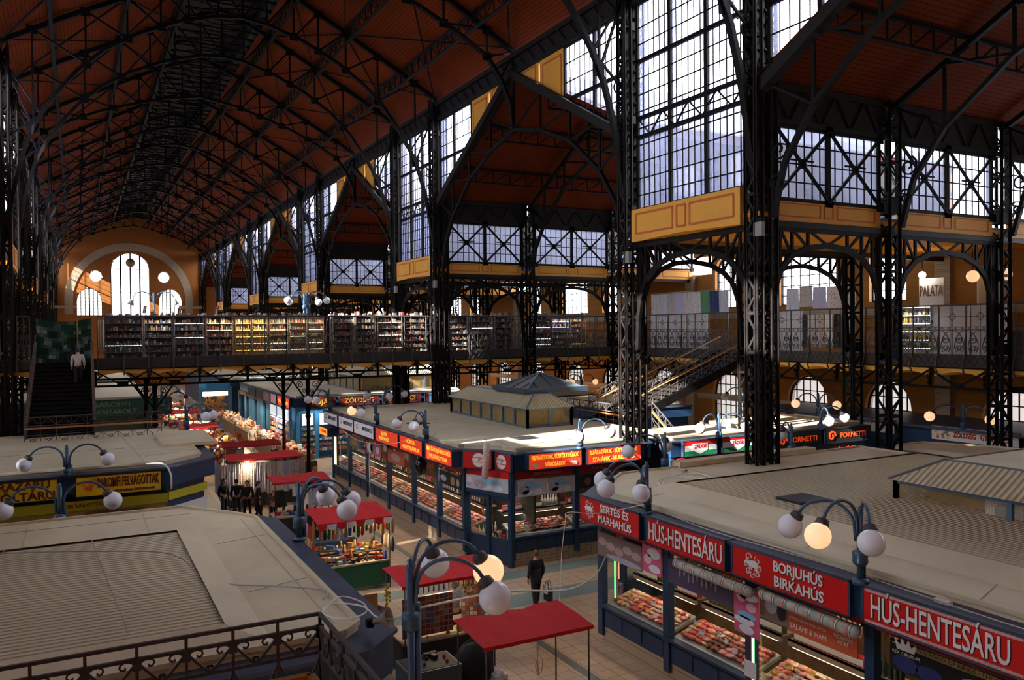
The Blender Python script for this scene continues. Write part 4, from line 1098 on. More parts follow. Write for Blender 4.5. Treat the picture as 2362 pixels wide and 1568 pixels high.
    for i in range(n2):
        a = a0+.22+L*(i+.5)/n2; kd = rnd.choice(['jar']*3+['carton', 'cartong']) if int(i*3/n2) != 1 else 'cartong'
        if goodscol: kd = goodscol[int(i*len(goodscol)/n2)]
        goods(kd, Q(a, -1.08, 1.76), ang, '%s on the shelf of the %s' % ({'jar': 'preserve jar', 'carton': 'red food carton', 'cartong': 'green food carton'}.get(kd, 'bottle'), gname(label)), 'jar' if kd == 'jar' else 'carton' if 'cart' in kd else 'bottle', '%ss on the shelf of the %s' % ('jar' if kd == 'jar' else 'carton' if 'cart' in kd else 'bottle', gname(label)), sc=1.45)
    m = MB(); m.tube([S(a0+.1, -1.5, 2.62), S(a1-.1, -1.5, 2.62)], .015, 6); m.build('hanging_rail', STEEL, t)
    n3 = int(L/(.13 if detail > 1 else .24))
    for i in range(n3):
        kd = 'salami' if (int(i*4/n3) % 2 and rnd.random() < .8) else 'sausage'
        goods(kd, Q(a0+.2+L*(i+.5)/n3, -1.5, 2.60), ang, '%s hanging inside the %s' % ('pale salami' if kd == 'salami' else 'dark sausage', gname(label)), 'sausage', '%ss hanging in the %s' % ('salami' if kd == 'salami' else 'sausage', gname(label)))
    return t, S
def gname(label): return ' '.join(label.split(' ')[:7]).replace(',', '')

def block_roof(poly, label, ledge=.45, z=3.99, raised=None, corr=None, monitor=None, inner=True):
    """poly: outer edge of the blue ledge (counter-clockwise list of (x, y)); cream sheet set in by `ledge`"""
    cx = sum(p[0] for p in poly)/len(poly); cyy = sum(p[1] for p in poly)/len(poly)
    t = thing('kiosk_roof', label, 'roof', (cx, cyy, 3.4)); rel = lambda P: [(x-cx, y-cyy) for x, y in P]
    def inset(P, d):
        out = []; n = len(P); A = sum(P[i][0]*P[(i+1) % n][1]-P[(i+1) % n][0]*P[i][1] for i in range(n)); sg = 1 if A > 0 else -1
        for i in range(n):
            p0, p1, p2 = Vector(P[i-1]), Vector(P[i]), Vector(P[(i+1) % n]); d1 = (p1-p0).normalized(); d2 = (p2-p1).normalized()
            n1 = Vector((-d1.y, d1.x))*sg; n2 = Vector((-d2.y, d2.x))*sg; b = (n1+n2).normalized(); k = d/max(.4, b.dot(n1))
            q = p1+b*k; out.append((q.x, q.y))
        return out
    P = rel(poly); Pi = inset(P, ledge); Pj = inset(P, ledge+.12)
    MB().prism(P, z-.06-3.4, z-3.4).build('edge_ledge', BLUET, t)
    MB().prism(inset(P, .06), -.02, z-.06-3.4).build('fascia_box', BLUE, t)
    MB().prism(Pi, z-3.4, z+.10-3.4).build('roof_sheet', CREAM, t)
    lip = MB()
    for a, b in zip(Pi, Pi[1:]+Pi[:1]): lip.bar((*a, z+.12-3.4), (*b, z+.12-3.4), .07, .07)
    lip.build('sheet_rim', mat('pale_rim', (0.62, 0.54, 0.36), .5), t)
    if corr:
        x0, y0, x1, y1, mt, zz = corr
        m = MB(); bz = z+.10-3.4; q = .55
        o_ = [(x0-cx, y0-cyy), (x1-cx, y0-cyy), (x1-cx, y1-cyy), (x0-cx, y1-cyy)]; i_ = [(x0+q-cx, y0+q-cyy), (x1-q-cx, y0+q-cyy), (x1-q-cx, y1-q-cyy), (x0+q-cx, y1-q-cyy)]
        for k in range(4):
            a, b = o_[k], o_[(k+1) % 4]; c, d = i_[(k+1) % 4], i_[k]
            m.quad((*a, bz+.002), (*b, bz+.002), (*c, bz+zz), (*d, bz+zz))
        m.build('raised_kerb', CREAM, t)
        m = MB(); m.quad(*[(*p, bz+zz-.04) for p in i_]); m.build('corrugated_panel', mt, t)
    return t
def seams(t, segs):
    m = MB()
    for p, q in segs: m.bar(Vector(p)-t.location, Vector(q)-t.location, .012, .008)
    m.build('seam', mat('roof_seam', (0.36, 0.31, 0.22), .6), t)
def roof_monitor(x0, y0, x1, y1, label, z=4.09, h=.82, rise=.62, run=1.1, vent_n=(4, 8), pyramid=None, AC=None):
    t = thing('roof_monitor', label, 'skylight', ((x0+x1)/2, (y0+y1)/2, z)); cx, cyy = (x0+x1)/2, (y0+y1)/2; X, Y = (x1-x0)/2, (y1-y0)/2
    m = MB()
    for k in range(vent_n[0]+1):
        x = -X+2*X*k/vent_n[0]
        for y in (-Y, Y): m.box(x-.05, y-.05, 0, x+.05, y+.05, h)
    for k in range(vent_n[1]+1):
        y = -Y+2*Y*k/vent_n[1]
        for x in (-X, X): m.box(x-.05, y-.05, 0, x+.05, y+.05, h)
    for zz in (.03, h-.04): m.path([(-X, -Y, zz), (X, -Y, zz), (X, Y, zz), (-X, Y, zz), (-X, -Y, zz)], .08, .08)
    m.build('frame', mat('mid_blue_frame', (0.07, 0.13, 0.20), .4), t)
    g = MB(); x, y = X-.02, Y-.02
    for a, b in (((-x, -y), (x, -y)), ((x, -y), (x, y)), ((x, y), (-x, y)), ((-x, y), (-x, -y))): g.quad((*a, .05), (*b, .05), (*b, h-.05), (*a, h-.05))
    g.build('wire_mesh', MESHM, t)
    b = MB(); b.box(-X+.5, -Y+.5, 0, X-.5, Y-.5, h*.9) if AC else b.box(-X+.25, -Y+.25, 0, X-.25, Y-.25, h*.85); b.build('inner_box', mat('straw_plywood', (0.40, 0.27, 0.10), .7, var=.25), t)
    o_ = [(-X-.12, -Y-.12), (X+.12, -Y-.12), (X+.12, Y+.12), (-X-.12, Y+.12)]; i_ = [(-X+run, -Y+run), (X-run, -Y+run), (X-run, Y-run), (-X+run, Y-run)]
    r = MB()
    for k in range(4):
        r.m = 1 if k % 2 == 0 else 0
        r.quad((*o_[k], h), (*o_[(k+1) % 4], h), (*i_[(k+1) % 4], h+rise), (*i_[k], h+rise))
    r.m = 2; r.quad(*[(*p, h+rise) for p in i_]); r.quad(*[(*p, h-.002) for p in reversed(o_)]); r.build('hipped_roof', [CREAMC, CREAMX, CREAM], t)
    hp = MB()
    for k in range(4): hp.bar((*o_[k], h+.01), (*i_[k], h+rise+.02), .06, .05)
    hp.path([(*p, h+rise) for p in i_+[i_[0]]], .05, .05)
    hp.build('hip_flashing', mat('slate_flashing', (0.12, 0.15, 0.18), .5), t)
    return t
MESHM = bpy.data.materials.new('wire_mesh'); MESHM.use_nodes = True
def _mesh():
    nt = MESHM.node_tree; L = nt.links; b = nt.nodes['Principled BSDF']; b.inputs['Base Color'].default_value = (.32, .22, .09, 1)
    o = nt.nodes['Material Output']; tr = nt.nodes.new('ShaderNodeBsdfTransparent'); mx = nt.nodes.new('ShaderNodeMixShader')
    tc = nt.nodes.new('ShaderNodeTexCoord'); sx = nt.nodes.new('ShaderNodeSeparateXYZ'); L.new(tc.outputs['Object'], sx.inputs[0])
    outs = []
    ad = nt.nodes.new('ShaderNodeMath'); L.new(sx.outputs[0], ad.inputs[0]); L.new(sx.outputs[1], ad.inputs[1])
    for sg in (1, -1):
        m1 = nt.nodes.new('ShaderNodeMath'); m1.operation = 'MULTIPLY_ADD'; m1.inputs[1].default_value = sg; L.new(sx.outputs[2], m1.inputs[0]); L.new(ad.outputs[0], m1.inputs[2])
        d = nt.nodes.new('ShaderNodeMath'); d.operation = 'DIVIDE'; d.inputs[1].default_value = .05; L.new(m1.outputs[0], d.inputs[0])
        f = nt.nodes.new('ShaderNodeMath'); f.operation = 'FRACT'; L.new(d.outputs[0], f.inputs[0])
        l = nt.nodes.new('ShaderNodeMath'); l.operation = 'LESS_THAN'; l.inputs[1].default_value = .22; L.new(f.outputs[0], l.inputs[0]); outs.append(l.outputs[0])
    mxx = nt.nodes.new('ShaderNodeMath'); mxx.operation = 'MAXIMUM'; L.new(outs[0], mxx.inputs[0]); L.new(outs[1], mxx.inputs[1])
    L.new(mxx.outputs[0], mx.inputs[0]); L.new(tr.outputs[0], mx.inputs[1]); L.new(b.outputs[0], mx.inputs[2]); L.new(mx.outputs[0], o.inputs[0])
_mesh()

# ---------------------------------------------------------------- right kiosk block (red butcher signs)
RP = [(11.55, -2), (24.5, -2), (24.5, 19.8), (13.7, 19.8), (11.55, 17.85)]
rb = block_roof(RP, 'wide cream roof of the near right kiosk block behind the red butcher signs', corr=(13.1, -1.5, 24.0, 17.2, CREAMX, .22))
seams(rb, [((12.1, 16.2, 4.1), (13.3, 16.5, 4.1)), ((12.1, 11.0, 4.1), (13.3, 11.4, 4.1)), ((12.1, 7.6, 4.1), (13.3, 8.0, 4.1)), ((16.0, 17.3, 4.1), (16.0, 19.2, 4.1))])
m = MB(); m.box(-1.5+.3, 8.55, .7, 4.6, 9.0, .86); m.build('raised_kerb', CREAM, rb)
roof_monitor(16.9, 2.0, 21.5, 12.6, 'low hipped ventilation skylight with wire mesh sides on the near right roof', AC=True, vent_n=(3, 4), rise=.5, h=.62, run=.75)
t = thing('air_conditioner', 'white air conditioning unit inside the mesh skylight on the near right roof', 'air conditioner', (17.25, 10.2, 4.12)); m = MB(); m.box(-.15, -.4, 0, .15, .4, .5); m.build('case', WHITE, t); MB().lathe([(.19, 0), (.19, .02), (0, .03)], (-.16, 0, .25), 16, (-1, 0, 0)).build('fan_grille', PG, t)
for x, y, l in ((14.85, 13.55, 'dark roof hatch lying open on the near right corrugated roof'), (15.28, 27.66, 'dark roof hatch on the sunny roof of the middle block'), (13.6, 34.6, 'small dark roof hatch on the far part of the middle block roof')):
    t = thing('roof_hatch', l, 'hatch', (x, y, 4.08 if y > 20 else 4.28)); MB().box(-.45, -.38, 0, .45, .38, .05).build('cover', BLACK, t)
RF = Face((12.15, 17.95), (-1, 0))
ry = lambda y: 17.95-y
pr = [17.95, 15.13, 12.45, 9.56, 6.7, 3.8]
names = ['end butcher stall under the two line red sign', 'second butcher stall under the long red sign', 'third butcher stall under the sheep emblem sign', 'dark poster stall under the nearest red sign', 'out of frame stall past the nearest sign']
for i in range(4):
    a0, a1 = ry(pr[i]), ry(pr[i+1])
    bay(RF, a0+(.1 if i == 0 else 0), a1, names[i]+' with meat counter', 'butcher stalls of the near right block', detail=2, light=13, posts=(1, 1 if i == 3 else 0), fasc=REDD, goodscol=(['cartong', 'jar', 'carton'] if i == 0 else ['jar', 'jar', 'cartong'] if i == 1 else ['carton', 'carton', 'bottle'] if i == 2 else None), style='meat' if i < 3 else 'plain')
t = thing('neon_post_trim', 'thin red white green glowing strips on the post between the second and third butcher stalls', 'light strip', RF(ry(12.3), .09, 1.1))
for k, (mt, off) in enumerate((('red', -.03), ('white', 0), ('green', .03))):
    m = MB(); m.tube([(0, -off, 0), (0, -off, 1.0)], .011, 6); m.build(mt+'_strip', mat(mt+'_glow_strip', ((.8, .05, .03), (.9, .85, .6), (.1, .6, .15))[k], .4, emit=((1, .06, .03), (1, .9, .6), (.1, .8, .2))[k], es=1.6), t)
t = thing('paper_notice', 'white paper notice taped to the post right of the pink sausage panels', 'notice', RF(ry(12.35), .11, 1.15)); MB().box(-.01, -.16, 0, 0, .16, .34).build('sheet', WHITE, t)
# chamfered end and far side of the block
CF = Face((13.75, 19.2), (-1.25, 1.0)); 
m = MB(); t = thing('market_stall', 'open blue framed end bay with red and green neon edge beside the walking woman', 'stall', (12.95, 18.6, 0))
Lc = (Vector((13.75, 19.2))-Vector((12.2, 17.95))).length; CS = lambda a, b, z: CF(a, b, z)-t.location
m = MB(); fbox(m, CS, -.08, .08, -.1, .04, 0, 3.3); m.build('post', BLUE, t)
m = MB(); fbox(m, CS, 0, Lc, -.1, 0, .15, 1.1); m.build('lower_panel', BLUE, t)
m = MB(); fbox(m, CS, 0, Lc, -.1, .02, 2.75, 3.35); m.build('fascia', REDD, t)
m = MB(); fbox(m, CS, 0, Lc, -.1, 0, 2.45, 2.6); m.build('top_rail', BLUE, t)
g = MB(); g.quad(CS(0, -.05, 1.1), CS(Lc, -.05, 1.1), CS(Lc, -.05, 2.45), CS(0, -.05, 2.45)); g.build('glass_pane', GLASSC, t)
NR = mat('red_neon_tube', (.6, .05, .03), emit=(1, .08, .04), es=3.0); NG = mat('green_neon_tube', (.1, .5, .1), emit=(.1, .7, .15), es=1.6); NY = mat('yellow_neon_tube', (.8, .7, .2), emit=(1, .85, .35), es=3.0)
for nm_, mt, p, q in (('red_neon', NR, (0, .07, 1.1), (0, .07, 2.5)), ('yellow_neon', NY, (0, .07, 2.5), (Lc-.1, .07, 2.5)), ('green_neon', NG, (Lc-.07, .07, 1.1), (Lc-.07, .07, 2.5)), ('red_neon', NR, (Lc-.11, .07, 1.1), (Lc-.11, .07, 2.5))):
    m = MB(); m.tube([CS(*p), CS(*q)], .018, 6); m.build(nm_, mt, t)
poster(t, CS, .05, Lc-.05, 2.62, 3.05, BLACK, [(.3, .4, .22, .3, mat('poster_bread', (.55, .36, .16), .5)), (.75, .4, .12, .3, mat('poster_lemon', (.5, .5, .08), .5)), (.5, .93, .49, .07, PGL)], b=.03)
FF = Face((24.4, 19.25), (0, 1))
bay(FF, 0, 10.6, 'blue rear front of the near right block facing the cross aisle', None, style='plain', light=0, fasc=BLUE, glasspane=False)
# signs of the near right block
RS = Face((11.84, 17.95), (-1, 0)); z0, z1 = 3.36, 3.99
def emb(kind, a, z, w, b=.34):
    def f(t, S):
        m = MB(); animal_silhouette(m, S, a, z, w, b, kind); m.build('emblem', WHITE, t)
    return f
def wreath(a, z, w, b=.34):
    def f(t, S):
        m = MB(); u = (S(1, 0, 0)-S(0, 0, 0)); Z = Vector((0, 0, 1)); c = S(a, b, z)
        animal_silhouette(m, S, a+w*.02, z+w*.06, w*.62, b, 'goat')
        for k in range(5): m.scroll(c+u*(w*.3*math.cos(PI+PI*k/4))+Z*(w*.30*math.sin(PI+PI*k/4)-w*.02), u, Z, w*.13, a0=k, turns=1.1, w=.014, n=10)
        m.scroll(c+u*(-w*.22)+Z*(w*.27), u, Z, w*.16, a0=0, turns=1, w=.016); m.scroll(c+u*(w*.22)+Z*(w*.22), u, Z, w*.16, a0=2, turns=1, w=.016)
        m.build('emblem', WHITE, t)
    return f
sy = [(17.9, 15.33), (15.08, 12.49), (12.3, 9.47), (9.23, 5.6)]
sign(RS, ry(17.9), ry(15.33), z0, z1, 'red sign with white letters SERTÉS ÉS MARHAHÚS and pig crest', RED, texts=(('SERTÉS ÉS', ry(16.35), 3.81, .26, WHITE, 1.2), ('MARHAHÚS', ry(16.35), 3.54, .26, WHITE, 1.4)), extra=wreath(ry(17.42), 3.68, .52))
sign(RS, ry(15.08), ry(12.49), z0, z1, 'red sign with white letters HÚS-HENTESÁRU next to the tall three globe lamp', RED, texts=(('HÚS-HENTESÁRU', ry(13.78), 3.66, .56, WHITE, 2.40),))
sign(RS, ry(12.3), ry(9.47), z0, z1, 'red sign with white letters BORJUHÚS BIRKAHÚS and goose crest', RED, texts=(('BORJUHÚS', ry(10.62), 3.81, .27, WHITE, 1.15), ('BIRKAHÚS', ry(10.60), 3.53, .27, WHITE, 1.15)), extra=wreath(ry(11.72), 3.68, .56))
sign(RS, ry(9.23), ry(6.55), z0, z1, 'nearest red sign with large white letters HÚS-HENTESÁRU and patterned border', RED, texts=(('HÚS-HENTESÁRU', ry(7.92), 3.665, .54, WHITE, 2.28),), border=mat('patterned_border', (.55, .36, .33), .5, var=.5, vscale=60))
for i, (tx, a, sz) in enumerate((('FÜSTÖLTÁRUK', ry(14.6), .14), ('BELSŐSÉG', ry(11.95), .13), ('MARHAHÚS.   BEEF', ry(7.9), .17))):
    t = thing('painted_words', 'pale letters %s on the dark red fascia' % tx.replace('   ', ' '), 'lettering', RF(a, .03, 3.2)); lettering(tx, sz, mat('pale_rose_letter', (.45, .22, .2), .5), t, RF(a, .035, 3.22), (-1, 0))
# banners, posters and giant salamis in front of the stalls
def rolled_salami(y0, y1, z0_, z1_, label):
    t = thing('giant_salami', label, 'display salami', (11.72, (y0+y1)/2, (z0_+z1_)/2)); o = t.location; p = Vector((11.72, y0, z0_))-o; q = Vector((11.72, y1, z1_))-o
    m = MB(); m.tube([p, p.lerp(q, .03), p.lerp(q, .97), q], [.05, .115, .115, .04], 14); m.build('casing', mat('grey_salami_casing', (.46, .42, .36), .6, var=.25, vscale=8), t)
    cols = ((.62, .05, .04), (.7, .7, .66), (.04, .28, .09))
    for c, off in zip(range(3), (-.012, 0, .012)):
        m = MB()
        for k in range(8):
            c0 = p.lerp(q, (k+.5)/8+off*.9); d = (q-p).normalized(); m.tube([c0-d*.014, c0+d*.014], .121, 14, cap=False)
        m.build(('red', 'white', 'green')[c]+'_bands', mat('band%d' % c, cols[c], .5), t)
    m = MB()
    for f in (.06, .94): k = p.lerp(q, f); m.bar(k, k+Vector((.42, 0, .1)), .02)
    m.build('bracket', STEEL, t)
rolled_salami(14.35, 11.95, 3.08, 3.05, 'giant white banded salami hanging under the long red sign, left one of the two'.replace(', left one of the two', ' beside the dark banner'))
rolled_salami(11.75, 9.45, 3.12, 3.06, 'giant white banded salami hanging under the sheep emblem sign over the orange banner')
def banner(a0, a1, z0_, z1_, bgm, blobs, label, texts=(), b=.1, face=RF):
    c = face((a0+a1)/2, b, z0_); t = thing('banner', label, 'banner', c); S = lambda a, bb, z: face(a, bb, z)-t.location
    poster(t, S, a0, a1, z0_, z1_, bgm, blobs, b=b, name='panel')
    m = MB()
    for a in (a0+.1, a1-.1): m.bar(S(a, .0, z1_-.03), S(a, b+.01, z1_-.03), .02)
    m.build('bracket', STEEL, t)
    for s_, ca, cz, size, mt, wd in texts: lettering(s_, size, mt, t, face(ca, b+.026, cz), (face.n.x, face.n.y), ext=.003, width=wd)
    return t
banner(ry(17.85), ry(15.95), 2.38, 3.0, PBR, [(.12+.19*i, .62-.10*(i % 3), .10, .17, PSH) for i in range(5)]+[(.6, .12, .4, .12, PG)], 'photo banner of woolly pigs on the end butcher stall')
banner(ry(15.93), ry(15.2), 2.45, 3.1, PK, [(.3, .5, .2, .2, PK2), (.6, .75, .35, .2, PW), (.65, .2, .3, .15, PW)], 'pink sausage photo panel right of the woolly pig banner')
banner(ry(14.95), ry(12.85), 2.42, 2.95, PD, [(.2+.07*i, .6+.1*math.sin(i*2), .012, .2, PG) for i in range(9)], 'dark violet photo banner of horned cattle under the giant salami')
banner(ry(12.8), ry(12.1), 2.0, 2.95, PK, [(.3, .8, .2, .12, PK2), (.6, .85, .4, .10, PW), (.7, .62, .2, .10, PK2), (.5, .42, .4, .08, PB), (.4, .3, .42, .09, PW), (.5, .12, .3, .1, PW)], 'tall pink and white sausage photo panel between the two banners')
banner(ry(11.95), ry(11.35), 2.5, 2.98, PBR, [(.3, .6, .25, .3, PG), (.75, .5, .2, .35, BLACK)], 'photo banner of grey sheep and a dark cow above the counter')
banner(ry(11.33), ry(9.75), 2.45, 2.98, POR, [(.3, .97, .3, .02, PGL)], 'orange banner with the words SALAMI & HAM above the counter', texts=(('ÉS MANGALICA\nHÚSKÉSZÍTMÉNYEK', ry(10.85), 2.88, .075, PSH, .8), ('HUNGARIAN DELICATESS', ry(10.85), 2.73, .07, PW, .85), ('SALAMI & HAM', ry(10.85), 2.58, .14, WHITE, .85), ('TOKAJ\nVICINITAS\nMEAT', ry(10.05), 2.72, .10, WHITE, .42)))
t = banner(ry(9.1), ry(6.7), 2.55, 3.05, mat('black_gloss_panel', (.01, .01, .012), .25), [(.5, .9, .5, .10, PGL), (.12, .3, .1, .28, mat('label_navy', (.02, .03, .12), .4)), (.3, .25, .1, .25, mat('label_navy', (.02, .03, .12), .4)), (.62, .15, .14, .5, PG)], 'black and gold food banner with a white crown under the nearest sign', texts=(('THE FOOD OF KINGS - THE KING OF', ry(7.75), 3.0, .085, BLACK, 1.7), ('REX CIBORUM', ry(8.8), 2.86, .075, WHITE, .5)))
m = MB(); S = lambda a, bb, z: RF(a, bb, z)-t.location
m.plate([S(ry(8.8)+x, .128, 3.0+z) for x, z in ((-.16, -.08), (.16, -.08), (.2, .08), (.1, 0), (.06, .12), (0, .02), (-.06, .12), (-.1, 0), (-.2, .08))], .008, (-1, 0, 0)); m.build('crown', WHITE, t)

# ---------------------------------------------------------------- middle kiosk block
MP = [(11.85, 26.8), (12.25, 26.75), (13.05, 25.75), (13.3, 24.85), (19.3, 24.85), (19.9, 27.0), (21.0, 27.0), (21.0, 44.3), (11.85, 44.3)]
mbk = block_roof(MP, 'long cream roof of the middle kiosk block with the domed skylight on it', ledge=.4)
seams(mbk, [((12.4, 30, 4.1), (13.0, 31, 4.1)), ((12.4, 36, 4.1), (15.0, 35.6, 4.1)), ((13.6, 25.6, 4.1), (14.2, 28.2, 4.1)), ((16.2, 25.4, 4.1), (16.3, 27.2, 4.1))])
roof_monitor(16.95, 30.4, 19.15, 38.4, 'long hipped skylight with straw coloured wire mesh sides on the middle block', vent_n=(2, 7), run=.7, rise=.55)
t = thing('glass_pyramid', 'dark grey glazed pyramid on top of the middle skylight', 'skylight', (19.05, 33.0, 5.47)); s_ = 1.62
m = MB(); q = [(-s_, -s_), (s_, -s_), (s_, s_), (-s_, s_)]
for k in range(4): m.quad((*q[k], .12), (*q[(k+1) % 4], .12), (0, 0, .80))
m.build('glazing', mat('grey_glazing', (.10, .11, .11), .25), t)
m = MB()
for k in range(4):
    a, b = Vector((*q[k], .12)), Vector((*q[(k+1) % 4], .12)); ap = Vector((0, 0, .82)); m.bar(a, ap, .08, .07); m.bar(a, b, .1, .22)
    for f in (.25, .5, .75): p = a.lerp(b, f); top_ = ap if f == .5 else (a if f < .5 else b).lerp(ap, .52); m.bar(p, top_, .05, .05)
m.build('glazing_bars', mat('slate_blue_bar', (.035, .06, .09), .4), t)
MF = Face((12.4, 44.2), (-1, 0)); my = lambda y: 44.2-y
pm_ = [44.15, 41.2, 38.3, 35.2, 32.1, 29.4, 27.0]
orn = ['far end', 'fifth', 'fourth', 'third', 'second', 'corner']
for i in range(6):
    bay(MF, my(pm_[i]), my(pm_[i+1]), '%s butcher stall along the middle block with meat counter' % orn[i], 'butcher stalls of the middle block', detail=1, light=15 if i else 10, posts=(1, 1 if i == 5 else 0), lcol=(1, .62, .5) if i > 3 else (1, .8, .55))
MS = Face((12.2, 44.2), (-1, 0)); LITR = mat('backlit_red', (.7, .05, .02), emit=(.9, .05, .01), es=.28); LITY = mat('backlit_yellow_letter', (.9, .5, .05), emit=(1, .5, .05), es=.4)
WS = mat('white_sign_face', (.62, .63, .65), .35, emit=(.6, .62, .68), es=.12); GLT = mat('grey_letter', (.12, .12, .14), .5)
def ring(a, z, r, mt=RED):
    def f(t, S):
        m = MB(); u = (S(1, 0, 0)-S(0, 0, 0)); m.scroll(S(a, .34, z), u, Vector((0, 0, 1)), r, a0=.8, turns=.75, w=.035, n=12); m.ball(S(a+r*.25, .33, z), .05, n=8); m.build('emblem', mt, t)
    return f
for (a, b), lab in zip(((44.06, 41.46), (41.22, 38.69), (38.59, 35.6)), ('farthest', 'middle', 'nearest')):
    sign(MS, my(a), my(b), 3.36, 3.99, 'white shop sign with red ring mark and grey lettering, %s of three' % lab, WS, texts=(('MINTABOLT', my(b)-.95, 3.72, .24, GLT, 1.5),), extra=ring(my(a)+.5, 3.68, .2), depth=.34, group='white ring signs')
sign(MS, my(35.36), my(32.44), 3.36, 3.99, 'backlit red sign with dim yellow text and a small goat', LITR, texts=(('SERTÉS\nMARHAHÚS', my(34.2), 3.67, .22, LITY, 1.3),), extra=emb('goat', my(32.95), 3.72, .32), depth=.34)
sign(MS, my(32.25), my(29.71), 3.36, 3.99, 'backlit red sign with yellow text HÚSOK HENTESÁRUK', LITR, texts=(('HÚSOK', my(30.98), 3.80, .2, LITY, 1.0), ('HENTESÁRUK', my(30.98), 3.55, .2, LITY, 2.0)), depth=.34)
sign(MS, my(29.4), my(26.85), 3.36, 3.99, 'backlit red sign with two yellow text lines next to the corner', LITR, texts=(('SERTÉS-BORJÚ-BIRKAHÚS', my(28.12), 3.80, .2, LITY, 2.25), ('FELVÁGOTTAK', my(28.12), 3.54, .2, LITY, 1.7)), depth=.34)
# corner: two red faces with round badges, door below
GW = mat('badge_gold', (.5, .3, .08), .5)
def badge(a, z, r, b=.1):
    def f(t, S):
        m = MB(); m.quad(*[S(a+r*math.cos(2*PI*i/20), b, z+r*math.sin(2*PI*i/20)) for i in range(20)]); m.build('badge', WHITE, t)
        m = MB(); m.plate([S(a+x*r, b+.004, z+y*r) for x, y in ((-.1, -.45), (.12, -.15), (.5, .2), (.2, .55), (-.05, .1))], .006, tuple(t.location*0+Vector((0,0,1))) if False else tuple(S(0, 1, 0)-S(0, 0, 0))); m.build('badge_mark', GW, t)
        m = MB()
        for zz in (-.08, .08): m.bar(S(a-r*.9, b+.004, z+zz), S(a+r*.9, b+.004, z+zz), .006, .02)
        m.build('badge_line', RED, t)
    return f
C1 = Face((12.3, 26.75), Vector((-1.0, -.8))); C1 = Face((12.2, 26.8), (-(1.05), -.85)); 
c1len = (Vector((12.25, 26.8))-Vector((13.05, 25.75))).length
C1.u = Vector((.8, -1.05, 0)).normalized(); C1.n = Vector((-1.05, -.8, 0)).normalized()
C2 = Face((13.05, 25.75), (-1, -.2)); C2.u = Vector((.25, -.9, 0)).normalized(); C2.n = Vector((-.9, -.25, 0)).normalized()
sign(C1, .1, c1len-.05, 3.36, 3.99, 'red corner sign with a round white badge, left of the tall pale salami', RED, depth=.1, extra=badge(.75, 3.68, .25, .125))
sign(C2, .05, .9, 3.36, 3.99, 'red corner sign with a round white badge, right of the tall pale salami', RED, depth=.1, extra=badge(.42, 3.68, .25, .125))
t = thing('giant_salami', 'tall pale upright display salami leaning out from the corner of the middle block', 'display salami', (12.5, 25.5, 3.1)); m = MB(); m.tube([(0, 0, 0), (.0, 0, .05), (.08, .02, 1.25), (.08, .02, 1.3)], [.05, .12, .12, .03], 14); m.build('casing', mat('pale_salami_casing', (.62, .45, .38), .5, var=.3, vscale=14), t); m = MB(); m.tube([(.08, .02, 1.3), (.02, 0, 1.4), (-.08, 0, 1.42), (-.14, 0, 1.34)], .012, 6); m.build('string', WHITE, t); m = MB(); m.bar((0, 0, .3), (.6, .2, .3), .03); m.build('bracket', STEEL, t)
DF = Face((12.45, 27.0), (-1, 0)); d0, d1 = Vector((12.5, 27.0, 0)), Vector((13.26, 25.05, 0)); DF.o = d0; DF.u = (d1-d0).normalized(); DF.n = Vector((-(d1-d0).y*-1*-1, 0, 0)); DF.n = Vector((0,0,1)).cross(DF.u)*-1
Ld = (d1-d0).length
t = thing('corner_shop_door', 'blue framed glass corner doors of the middle block below the grey sausage panels', 'door', (12.9, 26.0, 0)); S = lambda a, b, z: DF(a, b, z)-t.location
for a in (0, Ld/2, Ld): m = MB(); fbox(m, S, a-.08, a+.08, -.1, .06, 0, 3.3); m.build('post', BLUE, t)
for i, a in enumerate((0, Ld/2)):
    m = MB(); fbox(m, S, a+.08, a+Ld/2-.08, -.06, .0, .1, .95); fbox(m, S, a+.08, a+Ld/2-.08, -.06, 0, 2.3, 2.45)
    m.build('door_leaf', BLUE, t); g = MB(); g.quad(S(a+.08, -.03, .95), S(a+Ld/2-.08, -.03, .95), S(a+Ld/2-.08, -.03, 2.3), S(a+.08, -.03, 2.3)); g.build('glass_pane', GLASSC, t)
m = MB(); fbox(m, S, 0, Ld, -.3, .10, 2.45, 2.6); m.build('transom', BLUE, t)
m = MB(); fbox(m, S, 0, Ld, -.1, .08, 3.1, 3.35); m.build('fascia', RED, t)
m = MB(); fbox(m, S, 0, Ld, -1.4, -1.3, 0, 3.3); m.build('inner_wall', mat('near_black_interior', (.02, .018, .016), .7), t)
PH = [(.2, .4, .2, .3, PG), (.55, .6, .3, .12, PB), (.7, .25, .14, .2, PW), (.4, .8, .2, .1, PB), (.35, .25, .2, .15, PW)]
poster(t, S, .02, .45, 2.6, 3.1, PK2, [(.5, .6, .3, .3, PW), (.4, .3, .3, .15, PB)], b=.1); poster(t, S, .45, Ld, 2.6, 3.1, mat('poster_silver', (.52, .52, .54), .4), PH, b=.1)
rnd = random.Random(5); 
for i in range(26):
    goods(rnd.choice(['carton', 'bottlew', 'cartong', 'meat1', 'meat3']), DF(.15+(i % 9)*.2, -.25-.22*(i//9), .62+.16*(i//9)), rnd.uniform(0, 3), 'packet on the stepped shelves behind the corner shop door', 'packet', 'packets behind the corner shop door', sc=1.3)
warm_light(DF(Ld/2, -.6, 2.3), 1.2, 7)
MR = Face((13.26, 25.05), (0, -1))
bay(MR, .05, 2.7, 'front facing delicatessen stall beside the corner door with glass counter', None, detail=2, light=20, posts=(1, 1), lcol=(1, .95, .8), goodscol=['carton', 'cartong', 'bottlew'])
bay(MR, 2.7, 5.5, 'shaded front facing stall left of the column gap', None, detail=1, light=4, posts=(0, 1))
